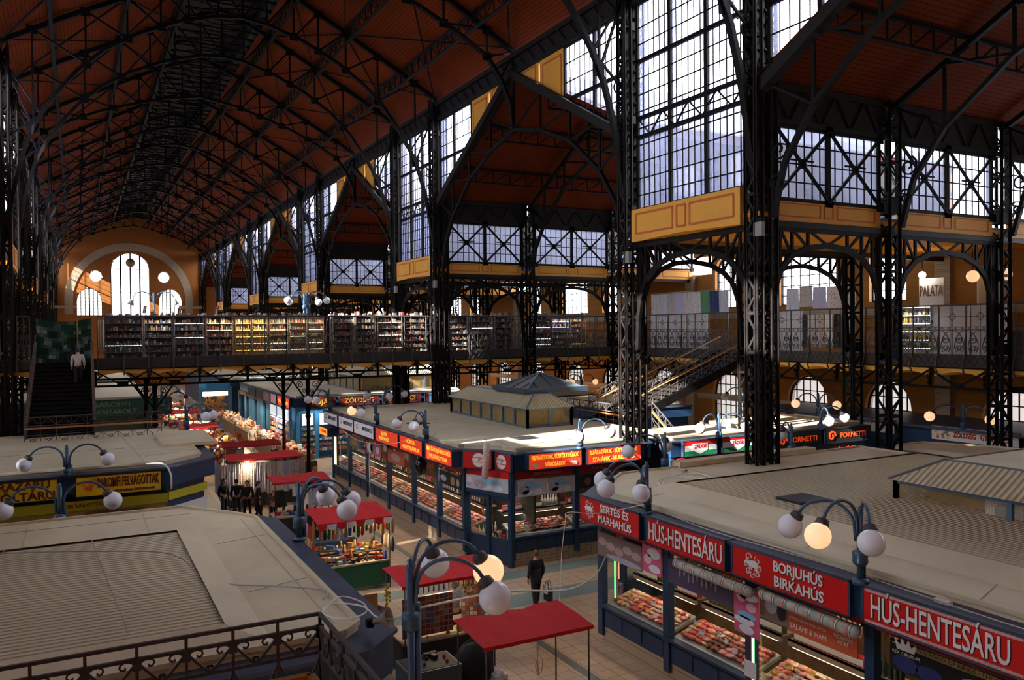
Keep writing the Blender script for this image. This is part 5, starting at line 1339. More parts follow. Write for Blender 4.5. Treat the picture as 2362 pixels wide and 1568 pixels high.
MRS = Face((13.3, 24.98), (0, -1))
sign(MRS, .45, 2.65, 3.4, 3.99, 'backlit red sign FELVÁGOTTAK with white pig and ox', LITR, depth=.32, texts=(('FELVÁGOTTAK, FÜSTÖLT HÚSOK', 1.55, 3.82, .2, LITY, 1.95), ('VÖRÖSÁRUK', 1.55, 3.56, .2, LITY, .85)), extra=lambda t, S: (lambda m: (animal_silhouette(m, S, .75, 3.56, .26, .34), animal_silhouette(m, S, 2.35, 3.56, .26, .34, 'cow'), m.build('emblem', WHITE, t)))(MB()))
sign(MRS, 2.85, 5.3, 3.4, 3.99, 'backlit red sign SZÁRAZÁRUK beside the tall lattice column', LITR, depth=.32, texts=(('SZÁRAZÁRUK - FÜSTÖLTÁRUK', 4.07, 3.82, .2, LITY, 2.1), ('SZALÁMIK - HURKAFÉLÉK', 4.07, 3.56, .2, LITY, 1.9)))
for tx, a in (('SZALONNAFÉLÉK', 1.5), ('FÜSTÖLTÁRUK', 3.9)):
    t = thing('painted_words', 'pale letters %s on the front facing red fascia' % tx, 'lettering', MR(a, .03, 3.15)); lettering(tx, .15, mat('pale_rose_letter', (.45, .22, .2), .5), t, MR(a, .03, 3.2), (0, -1))
for i, (a0, a1) in enumerate(((.25, 1.4), (1.45, 2.6))): banner(a0, a1, 2.45, 3.02, mat('poster_silver', (.52, .52, .54), .4), PH, 'grey blue sausage photo panel over the delicatessen counter, %s of two' % ('left', 'right')[i], b=.08, face=MR)
for i, (a0, a1, mt) in enumerate(((2.8, 3.5, BLACK), (3.55, 4.3, PD), (4.4, 5.2, PBR))): banner(a0, a1, 2.5, 3.0, mt, [(.5, .5, .2, .3, PBR)], '%s poster over the shaded front facing stall' % ('black', 'violet', 'brown')[i], b=.08, face=MR)
for i, (y0, y1, bg_, bl, l) in enumerate(((40.9, 39.2, PBR, [(.5, .5, .3, .3, PGL)], 'brown food poster on the fifth middle stall'), (38.2, 36.0, PK, [(.3, .5, .2, .4, PW), (.45, .55, .12, .4, PGR), (.8, .5, .12, .3, PW)], 'pink poster with green vegetables on the fourth middle stall'), (35.0, 33.0, POR, [(.5, .5, .3, .3, PSH)], 'orange food poster on the third middle stall'), (29.2, 28.2, BLACK, [(.5, .4, .3, .2, PG), (.5, .93, .48, .06, PGL)], 'black crown poster on the corner stall'), (28.15, 27.1, BLACK, [(.3, .4, .2, .3, PGL), (.75, .4, .12, .25, PG), (.5, .93, .48, .06, PGL)], 'black and gold bread poster next to the corner door'))):
    banner(my(y0), my(y1), 2.45, 3.02, bg_, bl, l, b=.08, face=MF)
t = thing('plastic_bag', 'black plastic bag hung on the fascia of the middle block', 'bag', MF(my(30.4), .35, 2.9)); m = MB(); blob(m, .28, (.9, 1.2), 3, 10); m.build('bag', mat('black_plastic', (.01, .01, .01), .2), t); m = MB(); m.tube([(0, 0, .3), (.2, 0, .45)], .02, 6); m.build('handle', mat('black_plastic', (.01, .01, .01), .2), t)
MEATPILE.build('meat_cuts', MEATS, None, kind='stuff', label='meat heaped on the trays of the middle block stalls', category='meat')
# orange light box and fluorescent tubes at the far end
t = sign(MS, my(44.05), my(42.4), 2.75, 3.2, 'glowing orange red light box at the far end of the middle block', mat('glowing_orange_face', (.9, .2, .03), emit=(1, .13, .02), es=1.6), depth=.6, texts=(('OTP BANK', my(43.2), 2.98, .2, mat('dark_red_letter', (.3, .02, .01), .5), 1.1),))
t = thing('light_tube_pair', 'pair of bright vertical fluorescent tubes at the far end of the middle block', 'lamp', MF(my(43.5), .1, 1.1)); m = MB()
for a in (-.12, .12): m.tube([(0, a, 0), (0, a, 1.5)], .03, 6)
m.build('tube', TUBE, t); m = MB(); m.box(.05, -.2, -.1, .12, .2, 1.6); m.build('backing', STEEL, t)
# ================================================================ other kiosk blocks
# near left block, close below the camera
LP = [(-15, 10.6), (3.45, 10.6), (4.05, 11.2), (4.05, 19.2), (3.55, 20.1), (2.45, 21.6), (-15, 21.6)]
lb = block_roof(LP, 'large cream corrugated roof of the near left kiosk block', ledge=.52, corr=(-14.5, 11.1, 2.25, 18.5, CREAMC, -.14) if False else (-14.4, 11.2, 2.3, 18.4, CREAMC, .2))
seams(lb, [((2.4, 13.6, 4.11), (3.4, 13.9, 4.11)), ((2.4, 17.0, 4.11), (3.4, 17.3, 4.11)), ((-1.0, 18.4, 4.11), (-1.0, 20.9, 4.11)), ((1.3, 18.5, 4.11), (1.3, 20.8, 4.11)), ((-8, 20.2, 4.11), (2.3, 20.2, 4.11)), ((.55, 11.9, 4.34), (.2, 17.7, 4.34)), ((-2.0, 11.9, 4.34), (-1.2, 17.7, 4.34)), ((3.2, 11.5, 4.11), (3.2, 19.0, 4.11))])
t = thing('kiosk_body', 'dark blue panelled walls under the near left kiosk roof', 'wall', (0, 16, 0)); m = MB()
m.prism([(x, y-16) for x, y in ((-14.6, 11.0), (3.3, 11.0), (3.65, 11.4), (3.65, 19), (3.2, 19.9), (2.3, 21.2), (-14.6, 21.2))], 0, 3.35); m.build('wall', BLUE, t)
m = MB()
for y in (12.2, 13.6, 15, 16.4, 17.8): m.box(3.65, y-16-.5, .5, 3.68, y-16+.5, 1.2); m.box(3.65, y-16-.5, 1.5, 3.68, y-16+.5, 3.0)
m.build('shutter', mat('dark_shutter', (.03, .05, .08), .4), t)
t = thing('alarm_bell', 'small round red alarm bell with white face on the near blue fascia', 'alarm', (4.05, 11.9, 3.5)); MB().lathe([(.10, 0), (.10, .07), (.0, .10)], (0, 0, 0), 14, (1, 0, 0)).build('bell', RED, t); MB().lathe([(.055, .08), (.05, .12), (0, .13)], (0, 0, 0), 12, (1, 0, 0)).build('lens', WHITE, t)
t = thing('loudspeaker', 'weathered horn loudspeaker lying at the near corner of the left roof', 'loudspeaker', (3.62, 11.15, 4.16)); MB().lathe([(.03, 0), (.045, .12), (.09, .22), (.16, .30), (.15, .30), (.08, .22), (.02, .1)], (0, 0, 0), 14, (.7, -.5, .25)).build('horn', mat('grey_brown_horn', (.25, .19, .14), .6), t); MB().box(-.05, -.05, -.06, .05, .05, .05).build('bracket', STEEL, t)
# second left block with yellow signs
L2 = [(-15, 28.3), (2.65, 28.3), (4.25, 29.9), (4.25, 38.2), (3.6, 39.5), (-15, 39.5)]
l2 = block_roof(L2, 'cream roof of the second left kiosk block behind the yellow signs', ledge=.5)
seams(l2, [((2.0, 30.5, 4.11), (3.7, 31.2, 4.11)), ((1.9, 29.5, 4.11), (1.5, 38.5, 4.11)), ((2.6, 35, 4.11), (3.7, 35.3, 4.11)), ((-4, 33, 4.11), (1.5, 33, 4.11))])
m = MB(); m.box(1.5+5-1.2, 34.2-34-1.6, .69, 3.4+5-1.2, 34.2-34+2.8, .80); m.build('raised_panel', CREAM, l2)
YF = mat('yellow_sign_face', (.80, .50, .01), .4); YG = mat('acid_yellow_band', (.52, .48, .015), .5); MAR = mat('maroon_letter', (.16, .015, .01), .5)
LF = Face((-15, 28.45), (0, -1)); la = lambda x: x+15
t = thing('kiosk_body', 'blue walls and acid yellow bands under the second left kiosk roof', 'wall', (0, 34, 0)); m = MB(); m.prism([(x, y-34) for x, y in ((-14.6, 28.75), (2.5, 28.75), (3.85, 30.1), (3.85, 38), (3.3, 39.1), (-14.6, 39.1))], 0, 3.35); m.build('wall', BLUE, t)
m = MB(); m.box(-14.6, 28.60-34, 2.82, 2.55, 28.74-34, 3.12); m.prism([(2.60, 28.72-34), (3.95, 30.05-34), (3.85, 30.15-34), (2.50, 28.82-34)], 2.85, 3.12); m.build('yellow_band', YG, t)
m = MB(); m.box(-14.6, 28.66-34, 2.6, 2.5, 28.74-34, 2.8); m.build('gold_strip', PGL, t)
m = MB(); m.prism([(2.62, 28.80-34), (3.95, 30.1-34), (3.87, 30.15-34), (2.52, 28.86-34)], 1.2, 2.6); m.build('white_panel', WHITE, t)
m = MB()
for x in (-6, -4.8, -3.6, -2.2, -1.0, .2, 1.4): m.box(x-.45, 28.70-34, .4, x+.45, 28.74-34, 2.5)
m.build('warm_window', mat('warm_lit_window', (.25, .10, .03), .4, emit=(.9, .35, .08), es=.35), t)
for x, a in ((-1.3, 3), (-1.3, 2)): pass
def bird(a, z, w):
    def f(t, S):
        m = MB(); animal_silhouette(m, S, a, z-.03, w, .19, 'bird'); u = S(1, 0, 0)-S(0, 0, 0); m.scroll(S(a+.12, .19, z+.1), u, Vector((0,0,1)), .14, w=.03); m.build('emblem', mat('orange_rooster', (.75, .12, .02), .5), t)
    return f
sign(LF, la(-.10), la(2.35), 3.28, 3.93, 'yellow sign with maroon letters BAROMFI FELVÁGOTTAK and orange rooster', YF, depth=.17, edge=BLACK, texts=(('BAROMFI FELVÁGOTTAK', la(1.38), 3.68, .42, MAR, 1.75), ('ARANYSÁRGA FRISS BAROMFI', la(1.55), 3.40, .09, MAR, 1.2)), extra=bird(la(.27), 3.6, .3))
sign(LF, la(-3.1), la(-.55), 3.28, 3.93, 'yellow sign with two maroon lines SZÁRAZÁRU cut by the frame edge', YF, depth=.17, edge=BLACK, texts=(('SZÁRAZÁRU', la(-1.75), 3.78, .34, MAR, 1.95), ('FÜSTÖLTÁRU', la(-1.75), 3.45, .34, MAR, 2.2)))
for tx, x, z, mt, sz in (('FELVÁGOTTAK', .2, 2.97, MAR, .16), ('THE GENUINE BLACK AND GOLD', 1.0, 2.70, BLACK, .11)):
    t = thing('painted_words', 'small letters %s below the yellow rooster sign' % tx, 'lettering', (x, 28.56, z)); lettering(tx, sz, mt, t, (x, 28.585 if z > 2.9 else 28.65, z), (0, -1))
# third left block, dark green sign behind the stairs
L3 = [(-12, 59.2), (4.6, 59.2), (4.6, 77.5), (-12, 77.5)]
block_roof(L3, 'small cream roof behind the left staircase', ledge=.3)
t = thing('kiosk_body', 'dark walls of the kiosk behind the left staircase', 'wall', (0, 68, 0)); MB().box(-11.7, -8.5, 0, 4.3, 9.2, 3.35).build('wall', mat('dark_green_wall', (.012, .03, .022), .5), t)
L3F = Face((-12, 59.2), (0, -1))
sign(L3F, 12.9, 17.6, 2.9, 3.98, 'dark green sign BAROMFI MINTABOLT behind the left stairs', mat('dark_green_sign', (.008, .05, .03), .4), depth=.15, edge=BLACK, texts=(('BAROMFI', 14.0, 3.68, .42, mat('pale_green_letter', (.12, .2, .15), .5), 2.1), ('MINTABOLT', 14.2, 3.2, .42, mat('pale_green_letter', (.12, .2, .15), .5), 2.5)))

# cross aisle blocks at the right: striped signs, black signs
def plain_block(poly, rl, bl, wl=BLUE, ledge=.3):
    r = block_roof(poly, rl, ledge=ledge); cx = sum(p[0] for p in poly)/len(poly); cyy = sum(p[1] for p in poly)/len(poly)
    t = thing('kiosk_body', bl, 'wall', (cx, cyy, 0)); m = MB(); m.prism([((x-cx)*.95, (y-cyy)*.93) for x, y in poly], 0, 3.35); m.build('wall', wl, t); return r, t
plain_block([(19.8, 24.4), (24.2, 24.4), (24.2, 27.4), (19.8, 27.4)], 'small cream roof behind the tricolour signs', 'blue kiosk walls under the tricolour signs')
plain_block([(24.7, 24.1), (30.6, 24.1), (30.6, 28.4), (24.7, 28.4)], 'cream roof behind the black bakery signs', 'black kiosk walls under the bakery signs', BLACK)
ZF = Face((19.8, 24.4), (0, -1)); GR = mat('flag_green', (.01, .19, .05), .4)
for i, (a0, a1) in enumerate(((.5, 2.2), (2.45, 4.1))):
    def stripes3(t, S, a0=a0, a1=a1):
        for nm_, mt, za, zb in (('red_stripe', RED, 3.80, 3.97), ('green_stripe', GR, 3.40, 3.58)):
            m = MB(); fbox(m, S, a0+.04, a1-.04, .112, .116, za, zb); m.build(nm_, mt, t)
        c = (a0+a1)/2; m = MB(); fbox(m, S, c-.38, c+.38, .116, .122, 3.60, 3.86); m.plate([S(c+x, .116, 3.6+z) for x, z in ((-.38, 0), (0, -.15), (.38, 0))], .006, tuple(S(0, 1, 0)-S(0, 0, 0))); m.build('shield', mat('shield_grey', (.6, .6, .6), .4), t)
    sign(ZF, a0, a1, 3.38, 3.99, 'red white and green striped sign with a grey shield, %s of two' % ('left', 'right')[i], WHITE, depth=.1, texts=(('ZÁDOR', (a0+a1)/2, 3.74, .19, RED, .62),), extra=stripes3)
t = thing('striped_fascia', 'narrow red white green strip below the tricolour signs', 'fascia', ZF(2.2, .0, 3.1)); m = MB(); fbox(m, lambda a, b, z: ZF(a, b, z)-t.location, .3, 4.3, 0, .05, 3.22, 3.34); m.build('red_strip', RED, t); m = MB(); fbox(m, lambda a, b, z: ZF(a, b, z)-t.location, .3, 4.3, 0, .05, 3.02, 3.14); m.build('green_strip', GR, t); m = MB(); fbox(m, lambda a, b, z: ZF(a, b, z)-t.location, .3, 4.3, 0, .045, 3.14, 3.22); m.build('white_strip', WHITE, t)
FFc = Face((24.7, 24.1), (0, -1)); ORL = mat('orange_red_letter', (.8, .08, .01), .5, emit=(1, .08, .01), es=.25)
for i, (a0, a1) in enumerate(((.1, 2.7), (2.95, 5.8))):
    def swirl(t, S, a0=a0): m = MB(); u = S(1, 0, 0)-S(0, 0, 0); m.scroll(S(a0+.42, .115, 3.68), u, Vector((0,0,1)), .22, turns=1.2, w=.07); m.build('emblem', ORL, t)
    sign(FFc, a0, a1, 3.36, 3.99, 'black bakery sign with orange red letters and swirl, %s of two' % ('left', 'right')[i], BLACK, depth=.1, edge=BLACK, texts=(('FORNETTI', (a0+a1)/2+.3, 3.67, .3, ORL, 1.55),), extra=swirl)
    t = thing('painted_words', 'small red script below the %s black bakery sign' % ('left', 'right')[i], 'lettering', FFc((a0+a1)/2, .03, 3.1)); lettering('fornetti mini', .2, ORL, t, FFc((a0+a1)/2, .06, 3.12), (0, -1))
# greengrocer row below the right gallery
VF = Face((32.5, 33.5), (-1, 0)); t = thing('kiosk_body', 'long blue greengrocer kiosk row below the right gallery', 'wall', (34.5, 20, 0)); MB().box(-1.9, -18, 0, 2.2, 13, 3.9).build('wall', BLUE, t); MB().box(-2.3, -18, 3.9, 2.2, 13, 4.0).build('roof', BLUET, t)
def veg(a, z):
    def f(t, S):
        r = random.Random(int(a*7)); ms = [mat('veg_red', (.6, .05, .03), .5), mat('veg_green', (.1, .3, .05), .5), mat('veg_yellow', (.7, .45, .05), .5)]; m = MB()
        for i in range(12): m.m = i % 3; x = a+r.uniform(-.4, .4); m.quad(*[S(x+.07*math.cos(k), .115, z+r.uniform(-.01, .01)+.06*math.sin(k)+(i % 4)*.1-.15) for k in [2*PI*j/7 for j in range(7)]])
        m.build('vegetable_print', ms, t)
    return f
VWS = mat('cream_sign_face', (.66, .64, .58), .4)
for (y0, y1, tx, l) in ((26.3, 24.2, '', 'white sign with printed vegetables behind the lattice columns'), (22.45, 18.7, 'ZÖLDSÉG   GYÜMÖLCS', 'white sign with red letters ZÖLDSÉG GYÜMÖLCS under the gallery'), (18.4, 15.0, 'GYÜMÖLCS', 'white greengrocer sign cut by the right frame edge'), (33.0, 30.5, 'ZÖLDSÉG', 'small far white greengrocer sign behind the stairs')):
    a0, a1 = 33.5-y0, 33.5-y1; sign(VF, a0, a1, 3.42, 4.05, l, VWS, depth=.1, edge=BLUE, texts=((tx, (a0+a1)/2+.3, 3.72, .3, RED, (a1-a0)*.62),) if tx else (), extra=veg(a0+.5, 3.72))
# far middle block beyond the bridge
plain_block([(12.3, 53.3), (24.5, 53.3), (24.5, 73), (12.3, 73)], 'broad cream roof of the far middle kiosk block under the bridge', 'bright blue framed walls of the far middle kiosk block', mat('bright_blue_frame', (.04, .19, .34), .4))
for i, (x0, y0, x1, y1) in enumerate(((17.6, 55.8, 20.2, 64), (21.2, 55.8, 23.8, 64))): roof_monitor(x0, y0, x1, y1, 'pale hipped skylight with straw mesh sides on the far middle roof, %s of two' % ('left', 'right')[i], vent_n=(2, 5), h=1.0, run=.8, rise=.7)
FBF = Face((12.5, 53.2), (0, -1)); GD = mat('gold_letter', (.42, .20, .03), .5)
for a0, a1, tx, mt in ((.6, 2.6, 'TOJÁS', GD), (2.8, 5.6, 'ZÖLDSÉG', GD), (5.8, 8.6, 'GYÜMÖLCS', GD), (8.9, 11.9, 'DELICATESS', mat('dull_rose_letter', (.25, .07, .05), .5))):
    sign(FBF, a0, a1, 3.35, 3.98, 'dark red sign with dull gold letters %s facing the viewer under the bridge' % tx, mat('dark_maroon_sign', (.10, .012, .008), .4), depth=.12, edge=BLACK, texts=((tx, (a0+a1)/2, 3.67, .42, mt, (a1-a0)*.72),))
FBS = Face((12.25, 72.8), (-1, 0)); fa_ = lambda y: 72.8-y
for y0, y1, mt, l in ((55.0, 53.5, LITY, 'glowing yellow and red sign at the corner of the far middle block'), (57.0, 55.3, LITR, 'glowing red sign with yellow text, second on the far middle block'), (59.2, 57.3, PK2, 'pink and white sign panel third on the far middle block'), (61.8, 59.5, PBR, 'brown photo sign panel on the far middle block'), (64.5, 62.0, BLACK, 'dark sign panel on the far middle block'), (68, 64.8, BLACK, 'last dark sign panel of the far middle block')):
    sign(FBS, fa_(y0), fa_(y1), 3.3, 3.98, l, LITR if mt in (LITR, LITY) else mt, depth=.12, texts=(('GYROS' if mt is LITY else 'CSEMEGE', fa_((y0+y1)/2), 3.62, .3, LITY, (y0-y1)*.7),) if mt in (LITR, LITY) else ())
# shop window under the far block: shelves and posters
t = thing('shop_window', 'bright blue framed shop window with lit shelves under the far middle roof', 'window display', (12.2, 56, 0)); S = lambda a, b, z: FBS(a, b, z)-t.location
m = MB()
for a in (fa_(62), fa_(59.5), fa_(57.2), fa_(55.2), fa_(53.5)): fbox(m, S, a-.12, a+.12, 0, .15, 0, 3.3)
m.build('frame', mat('bright_blue_frame', (.04, .19, .34), .4), t)
m = MB(); fbox(m, S, fa_(59.5), fa_(53.6), .1, .14, 2.5, 3.2); m.build('white_poster', mat('white_lit_poster', (.7, .7, .7), .4, emit=(.8, .9, 1), es=.3), t)
m = MB(); r = random.Random(3); ms = [mat('goods%d' % i, c, .5) for i, c in enumerate(((.5, .05, .04), (.6, .45, .1), (.55, .55, .5), (.08, .15, .3), (.3, .12, .04)))]
for z in (.6, 1.0, 1.4, 1.8, 2.15):
    a = fa_(59.3)
    while a < fa_(53.7): m.m = r.randrange(5); h = r.uniform(.15, .28); fbox(m, S, a, a+.12, .05, .16, z, z+h); a += .14
m.build('shelf_goods', ms, t, kind='stuff')
m = MB(); m.tube([S(fa_(59), .18, 2.42), S(fa_(54), .18, 2.42)], .03, 6); m.build('tube', TUBEC, t); warm_light(FBS(fa_(56.5), .5, 2.5), 3, 40, (.85, .95, 1), rz=-PI/2)
# dark end block left behind lattice columns, fill under the right gallery and stairs
plain_block([(24.8, 35.5), (30.4, 35.5), (30.4, 43), (24.8, 43)], 'grey roof of the kiosk behind the right staircase', 'dark blue kiosk behind the right staircase')
plain_block([(21.4, 45.0), (30.4, 45.0), (30.4, 52.5), (21.4, 52.5)], 'cream roof of the kiosk beyond the domed skylight', 'blue kiosk beyond the domed skylight')
plain_block([(25.0, -2), (28.2, -2), (28.2, 16.8), (27.0, 19.2), (25.0, 19.2)], 'cream roof behind the mesh skylight at the right edge', 'blue kiosk walls at the right edge')
# left outer aisle and far left blocks
plain_block([(-12, 82), (4.6, 82), (4.6, 118), (-12, 118)], 'cream roof of the farthest left kiosk block', 'dark kiosk walls of the farthest left block')
plain_block([(12.3, 78), (30, 78), (30, 118), (12.3, 118)], 'pale roof of the farthest right kiosk block', 'dark kiosk walls of the farthest right block')

# ================================================================ globe lamps
LAMPB = mat('blue_grey_lamp_iron', (.05, .10, .17), .4, .2)
OPAL = mat('opal_globe', (.84, .87, .95), .12); 
OPALB = OPAL.node_tree.nodes['Principled BSDF']; OPALB.inputs['Subsurface Weight'].default_value = 0.0
LIT = mat('lit_opal_globe', (.9, .7, .5), .2, emit=(1.0, .62, .32), es=0.52)
CAPM = mat('brown_globe_cap', (.045, .04, .045), .5)
def arm_globe(t, ang, lit, zc=4.55, reach=1.1, base=4.0, gr=.21, label=None):
    d = Vector((math.cos(ang), math.sin(ang), 0)); Z = Vector((0,0,1)); z0 = zc-t.location.z
    pts = [d*.07+Z*(z0-.1)]
    for i in range(13):
        f = i/12; an = PI*(1-f*.86); pts.append(d*(.08+reach*.46*(1+math.cos(an))) + Z*(z0+.03+.52*math.sin(an)**.8 if math.sin(an) > 0 else z0))
    end = pts[-1]; tip = (pts[-1]-pts[-2]).normalized()
    a = MB(); a.tube(pts, .028, 8); ao = a.build('arm', LAMPB, t)
    c = MB(); c.lathe([(.03, -.03), (.10, 0), (.115, .09), (.10, .10)], end, 14, tip); c.build('globe_cap', CAPM, ao)
    ctr = end+tip*(.07+gr); g = MB(); g.ball(ctr, gr, n=24); o = g.build('globe', LIT if lit else OPAL, ao)
    if lit:
        o['label'] = 'glowing warm globe'
        pl = bpy.data.lights.new('globe_light', 'POINT'); pl.energy = 12; pl.color = (1, .72, .42); pl.shadow_soft_size = gr; lo = bpy.data.objects.new('globe_light', pl); COL.objects.link(lo); lo.location = t.location+ctr
def globe_lamp(x, y, arms, label, base=4.0, top=5.14, full=False, reach=1.02, gr=.21):
    t = thing('globe_lamp', label, 'lamp', (x, y, 0 if full else base), group=None); b = t.location.z; h = top-b; p = MB()
    p.tube([(0, 0, 0), (0, 0, h-.03)], .055, 12); p.tube([(.11, .04, 0), (.11, .04, h-.55)], .05, 10)
    p.lathe([(.05, h-.05), (.06, h-.02), (.035, h+.01), (.045, h+.05), (.0, h+.09)], n=12)
    p.build('post', LAMPB, t); c = MB(); c.lathe([(.06, h-.92), (.115, h-.88), (.13, h-.84), (.12, h-.78), (.13, h-.74), (.125, h-.68), (.06, h-.64)], n=14); c.lathe([(.14, 0), (.14, .05), (.08, .07)], n=12); c.build('collar', LAMPB, t)
    for an, lit, *dz_ in arms:
        dz = dz_[0] if dz_ else 0
        arm_globe(t, math.radians(an), lit, zc=top-.5+dz, reach=reach, gr=gr)
    return t
globe_lamp(3.99, 10.50, [(-38, 0, .05), (-1, 1, .2), (51, 0, .14)], 'large blue three globe lamp in the foreground with one glowing globe', full=True, reach=1.08, gr=.225, top=5.10)
globe_lamp(4.0, 16.9, [(-46, 0), (2, 0), (46, 0)], 'blue three globe lamp on the right ledge of the near left roof')
globe_lamp(11.62, 15.2, [(121, 0), (178, 0), (226, 0)], 'three globe lamp between the end sign and the long red butcher sign')
globe_lamp(11.55, 9.3, [(128, 0, .1), (185, 1, .2), (227, 0, .2)], 'three globe lamp with one glowing globe at the nearest red sign', top=5.2)
globe_lamp(-.31, 28.35, [(180, 0), (0, 0)], 'two globe lamp between the two yellow signs', top=4.85)
globe_lamp(-.4, 21.75, [(180, 0), (0, 0)], 'two globe lamp on the far edge of the near left roof', top=4.75)
globe_lamp(11.95, 29.6, [(150, 0), (225, 0)], 'two globe lamp over the last backlit red sign of the middle block')
globe_lamp(11.95, 35.5, [(150, 1), (215, 0)], 'two globe lamp with a glowing globe beside the nearest ring sign')
globe_lamp(15.95, 24.75, [(-20, 0), (235, 0)], 'two globe lamp between the backlit signs of the front facing stalls', top=5.0)
globe_lamp(15.8, 19.75, [(152, 0), (50, 0)], 'two globe lamp on the far ledge of the near right roof', top=5.0)
globe_lamp(21.1, 19.7, [(155, 0), (60, 0)], 'two globe lamp at the far ledge of the near right roof beside the column', top=5.0)
globe_lamp(22.1, 24.3, [(-20, 0), (190, 0)], 'two globe lamp between the two tricolour signs', top=4.9)
globe_lamp(27.5, 24.1, [(-20, 0), (240, 0)], 'two globe lamp between the black bakery signs', top=4.9)
globe_lamp(32.4, 21.0, [(140, 1), (-100, 1)], 'two glowing globes on a lamp over the greengrocer sign', top=4.95, reach=1.2)
globe_lamp(32.4, 28.5, [(150, 1), (-90, 1)], 'two glowing globes on a lamp behind the black bakery signs', top=4.95)
globe_lamp(32.4, 33.5, [(150, 0), (-60, 0)], 'two unlit globes on a lamp behind the right stairs', top=4.95)
globe_lamp(32.4, 50, [(150, 1), (200, 1), (-60, 1)], 'glowing globes on a far lamp beyond the glazed pyramid', top=4.95)
globe_lamp(31.0, 42, [(150, 1)], 'single glowing globe behind the right side of the glazed pyramid', top=4.95)
globe_lamp(11.95, 43.4, [(180, 0), (220, 0)], 'two globe lamp at the far end of the white ring signs')
globe_lamp(15.6, 44.6, [(180, 0), (0, 0), (260, 0)], 'dark three globe lamp before the dark red signs', top=5.1)
globe_lamp(4.15, 38.0, [(-50, 0), (-15, 0), (20, 0)], 'three globe lamp at the far end of the second left roof')
globe_lamp(4.15, 46.5, [(-20, 0), (15, 1)], 'lamp with one unlit and one glowing globe over the far aisle')
globe_lamp(4.4, 52.5, [(-20, 0), (15, 0)], 'farther two globe lamp over the far left aisle')
for x, arms, l in ((11.72, [(180, 0), (170, 0), (0, 0), (-10, 0)], 'pale four globe lamp standing on the bridge'), ):
    globe_lamp(x, 46.8, [(180, 0), (0, 0)], l, base=6.95, top=10.55); tt = COL.objects[-1] if False else None
t = globe_lamp(11.72, 47.6, [(180, 0), (0, 0)], 'rear globe pair of the bridge lamp beside the tall column', base=6.95, top=10.5, reach=.75)
t = thing('cone_lamp', 'lamp with two white cone shades on the bridge before the end wall windows', 'lamp', (3.64, 47, 6.95)); m = MB(); m.tube([(0, 0, 0), (0, 0, 3.5)], .05, 10)
for s_ in (1, -1): m.tube([(0, 0, 2.9)]+[(s_*(.05+.5*(1-math.cos(PI*i/8))), 0, 2.95+.6*math.sin(PI*i/8)**.8) for i in range(1, 8)], .022, 8)
m.build('post', LAMPB, t)
for s_ in (1, -1): m = MB(); m.lathe([(.03, 0), (.06, -.1), (.17, -.42), (.16, -.42)], (s_*.98, 0, 3.25), 14, (s_*-.35, 0, 1)); m.build('shade', mat('white_cone_shade', (.7, .62, .6), .4), t)

FBB = Face((12.32, 73), (-1, 0))
for i, (y0, y1) in enumerate(((73, 69.5), (69.5, 66), (66, 62.5), (62.5, 59.7))):
    bay(FBB, 73-y0, 73-y1, '%s warm lit food stall along the far middle block' % ordn[i], 'far middle food stalls', detail=1, light=30, fasc=mat('brown_fascia', (.16, .09, .04), .5), depth=.6, posts=(1, 1 if i == 3 else 0), lcol=(1, .7, .4), style='plain')
    warm_light((11.7, (y0+y1)/2, 2.9), 2.5, 40, rz=PI/2, name='stall_lamp')

# shop window facing the viewer under the dark red signs
t = thing('shop_window', 'blue framed shop window with shelves and posters facing the viewer under the dark red signs', 'window display', (14.5, 53.1, 0)); S = lambda a, b, z: FBF(a, b, z)-t.location
m = MB()
for a in (.1, 1.3, 2.5, 3.6, 4.8, 6.4): fbox(m, S, a-.13, a+.13, 0, .14, 0, 3.3)
fbox(m, S, 0, 11.8, 0, .10, 3.0, 3.3); m.build('frame', mat('bright_blue_frame', (.04, .19, .34), .4), t)
m = MB(); r = random.Random(8)
for z in (.5, .85, 1.2, 1.55, 1.9):
    a = .3
    while a < 6.2: m.m = r.randrange(5); fbox(m, S, a, a+.13, .02, .10, z, z+r.uniform(.12, .25)); a += .15
m.build('shelf_goods', ms, t, kind='stuff')
m = MB()
for a in (.35, 1.5, 2.7): fbox(m, S, a, a+.75, .03, .07, 2.2, 2.95)
m.build('poster', MATS['white_lit_poster'], t); warm_light(FBF(2.5, .6, 3.2), 4, 50, (.85, .93, 1))
# ================================================================ people
SKIN = mat('skin', (.58, .32, .22), .5); 
def skin_obj(nodes, edges, name, m, parent, sub=1):
    """nodes: list of (pos, radius); one continuous limb-and-trunk surface"""
    me = bpy.data.meshes.new(name); me.from_pydata([n[0] for n in nodes], edges, [])
    o = bpy.data.objects.new(name, me); COL.objects.link(o); md = o.modifiers.new('skin', 'SKIN'); md.use_smooth_shade = True
    for i, (p, r) in enumerate(nodes):
        r = r if isinstance(r, (tuple, list)) else (r, r)
        me.skin_vertices[0].data[i].radius = r; me.skin_vertices[0].data[i].use_root = (i == 0)
    if sub: s = o.modifiers.new('sub', 'SUBSURF'); s.levels = s.render_levels = sub
    dg = bpy.context.evaluated_depsgraph_get(); m2 = bpy.data.meshes.new_from_object(o.evaluated_get(dg)); bpy.data.objects.remove(o)
    m2.materials.clear(); m2.materials.append(m)
    o = bpy.data.objects.new(name, m2); COL.objects.link(o); o.parent = parent; return o
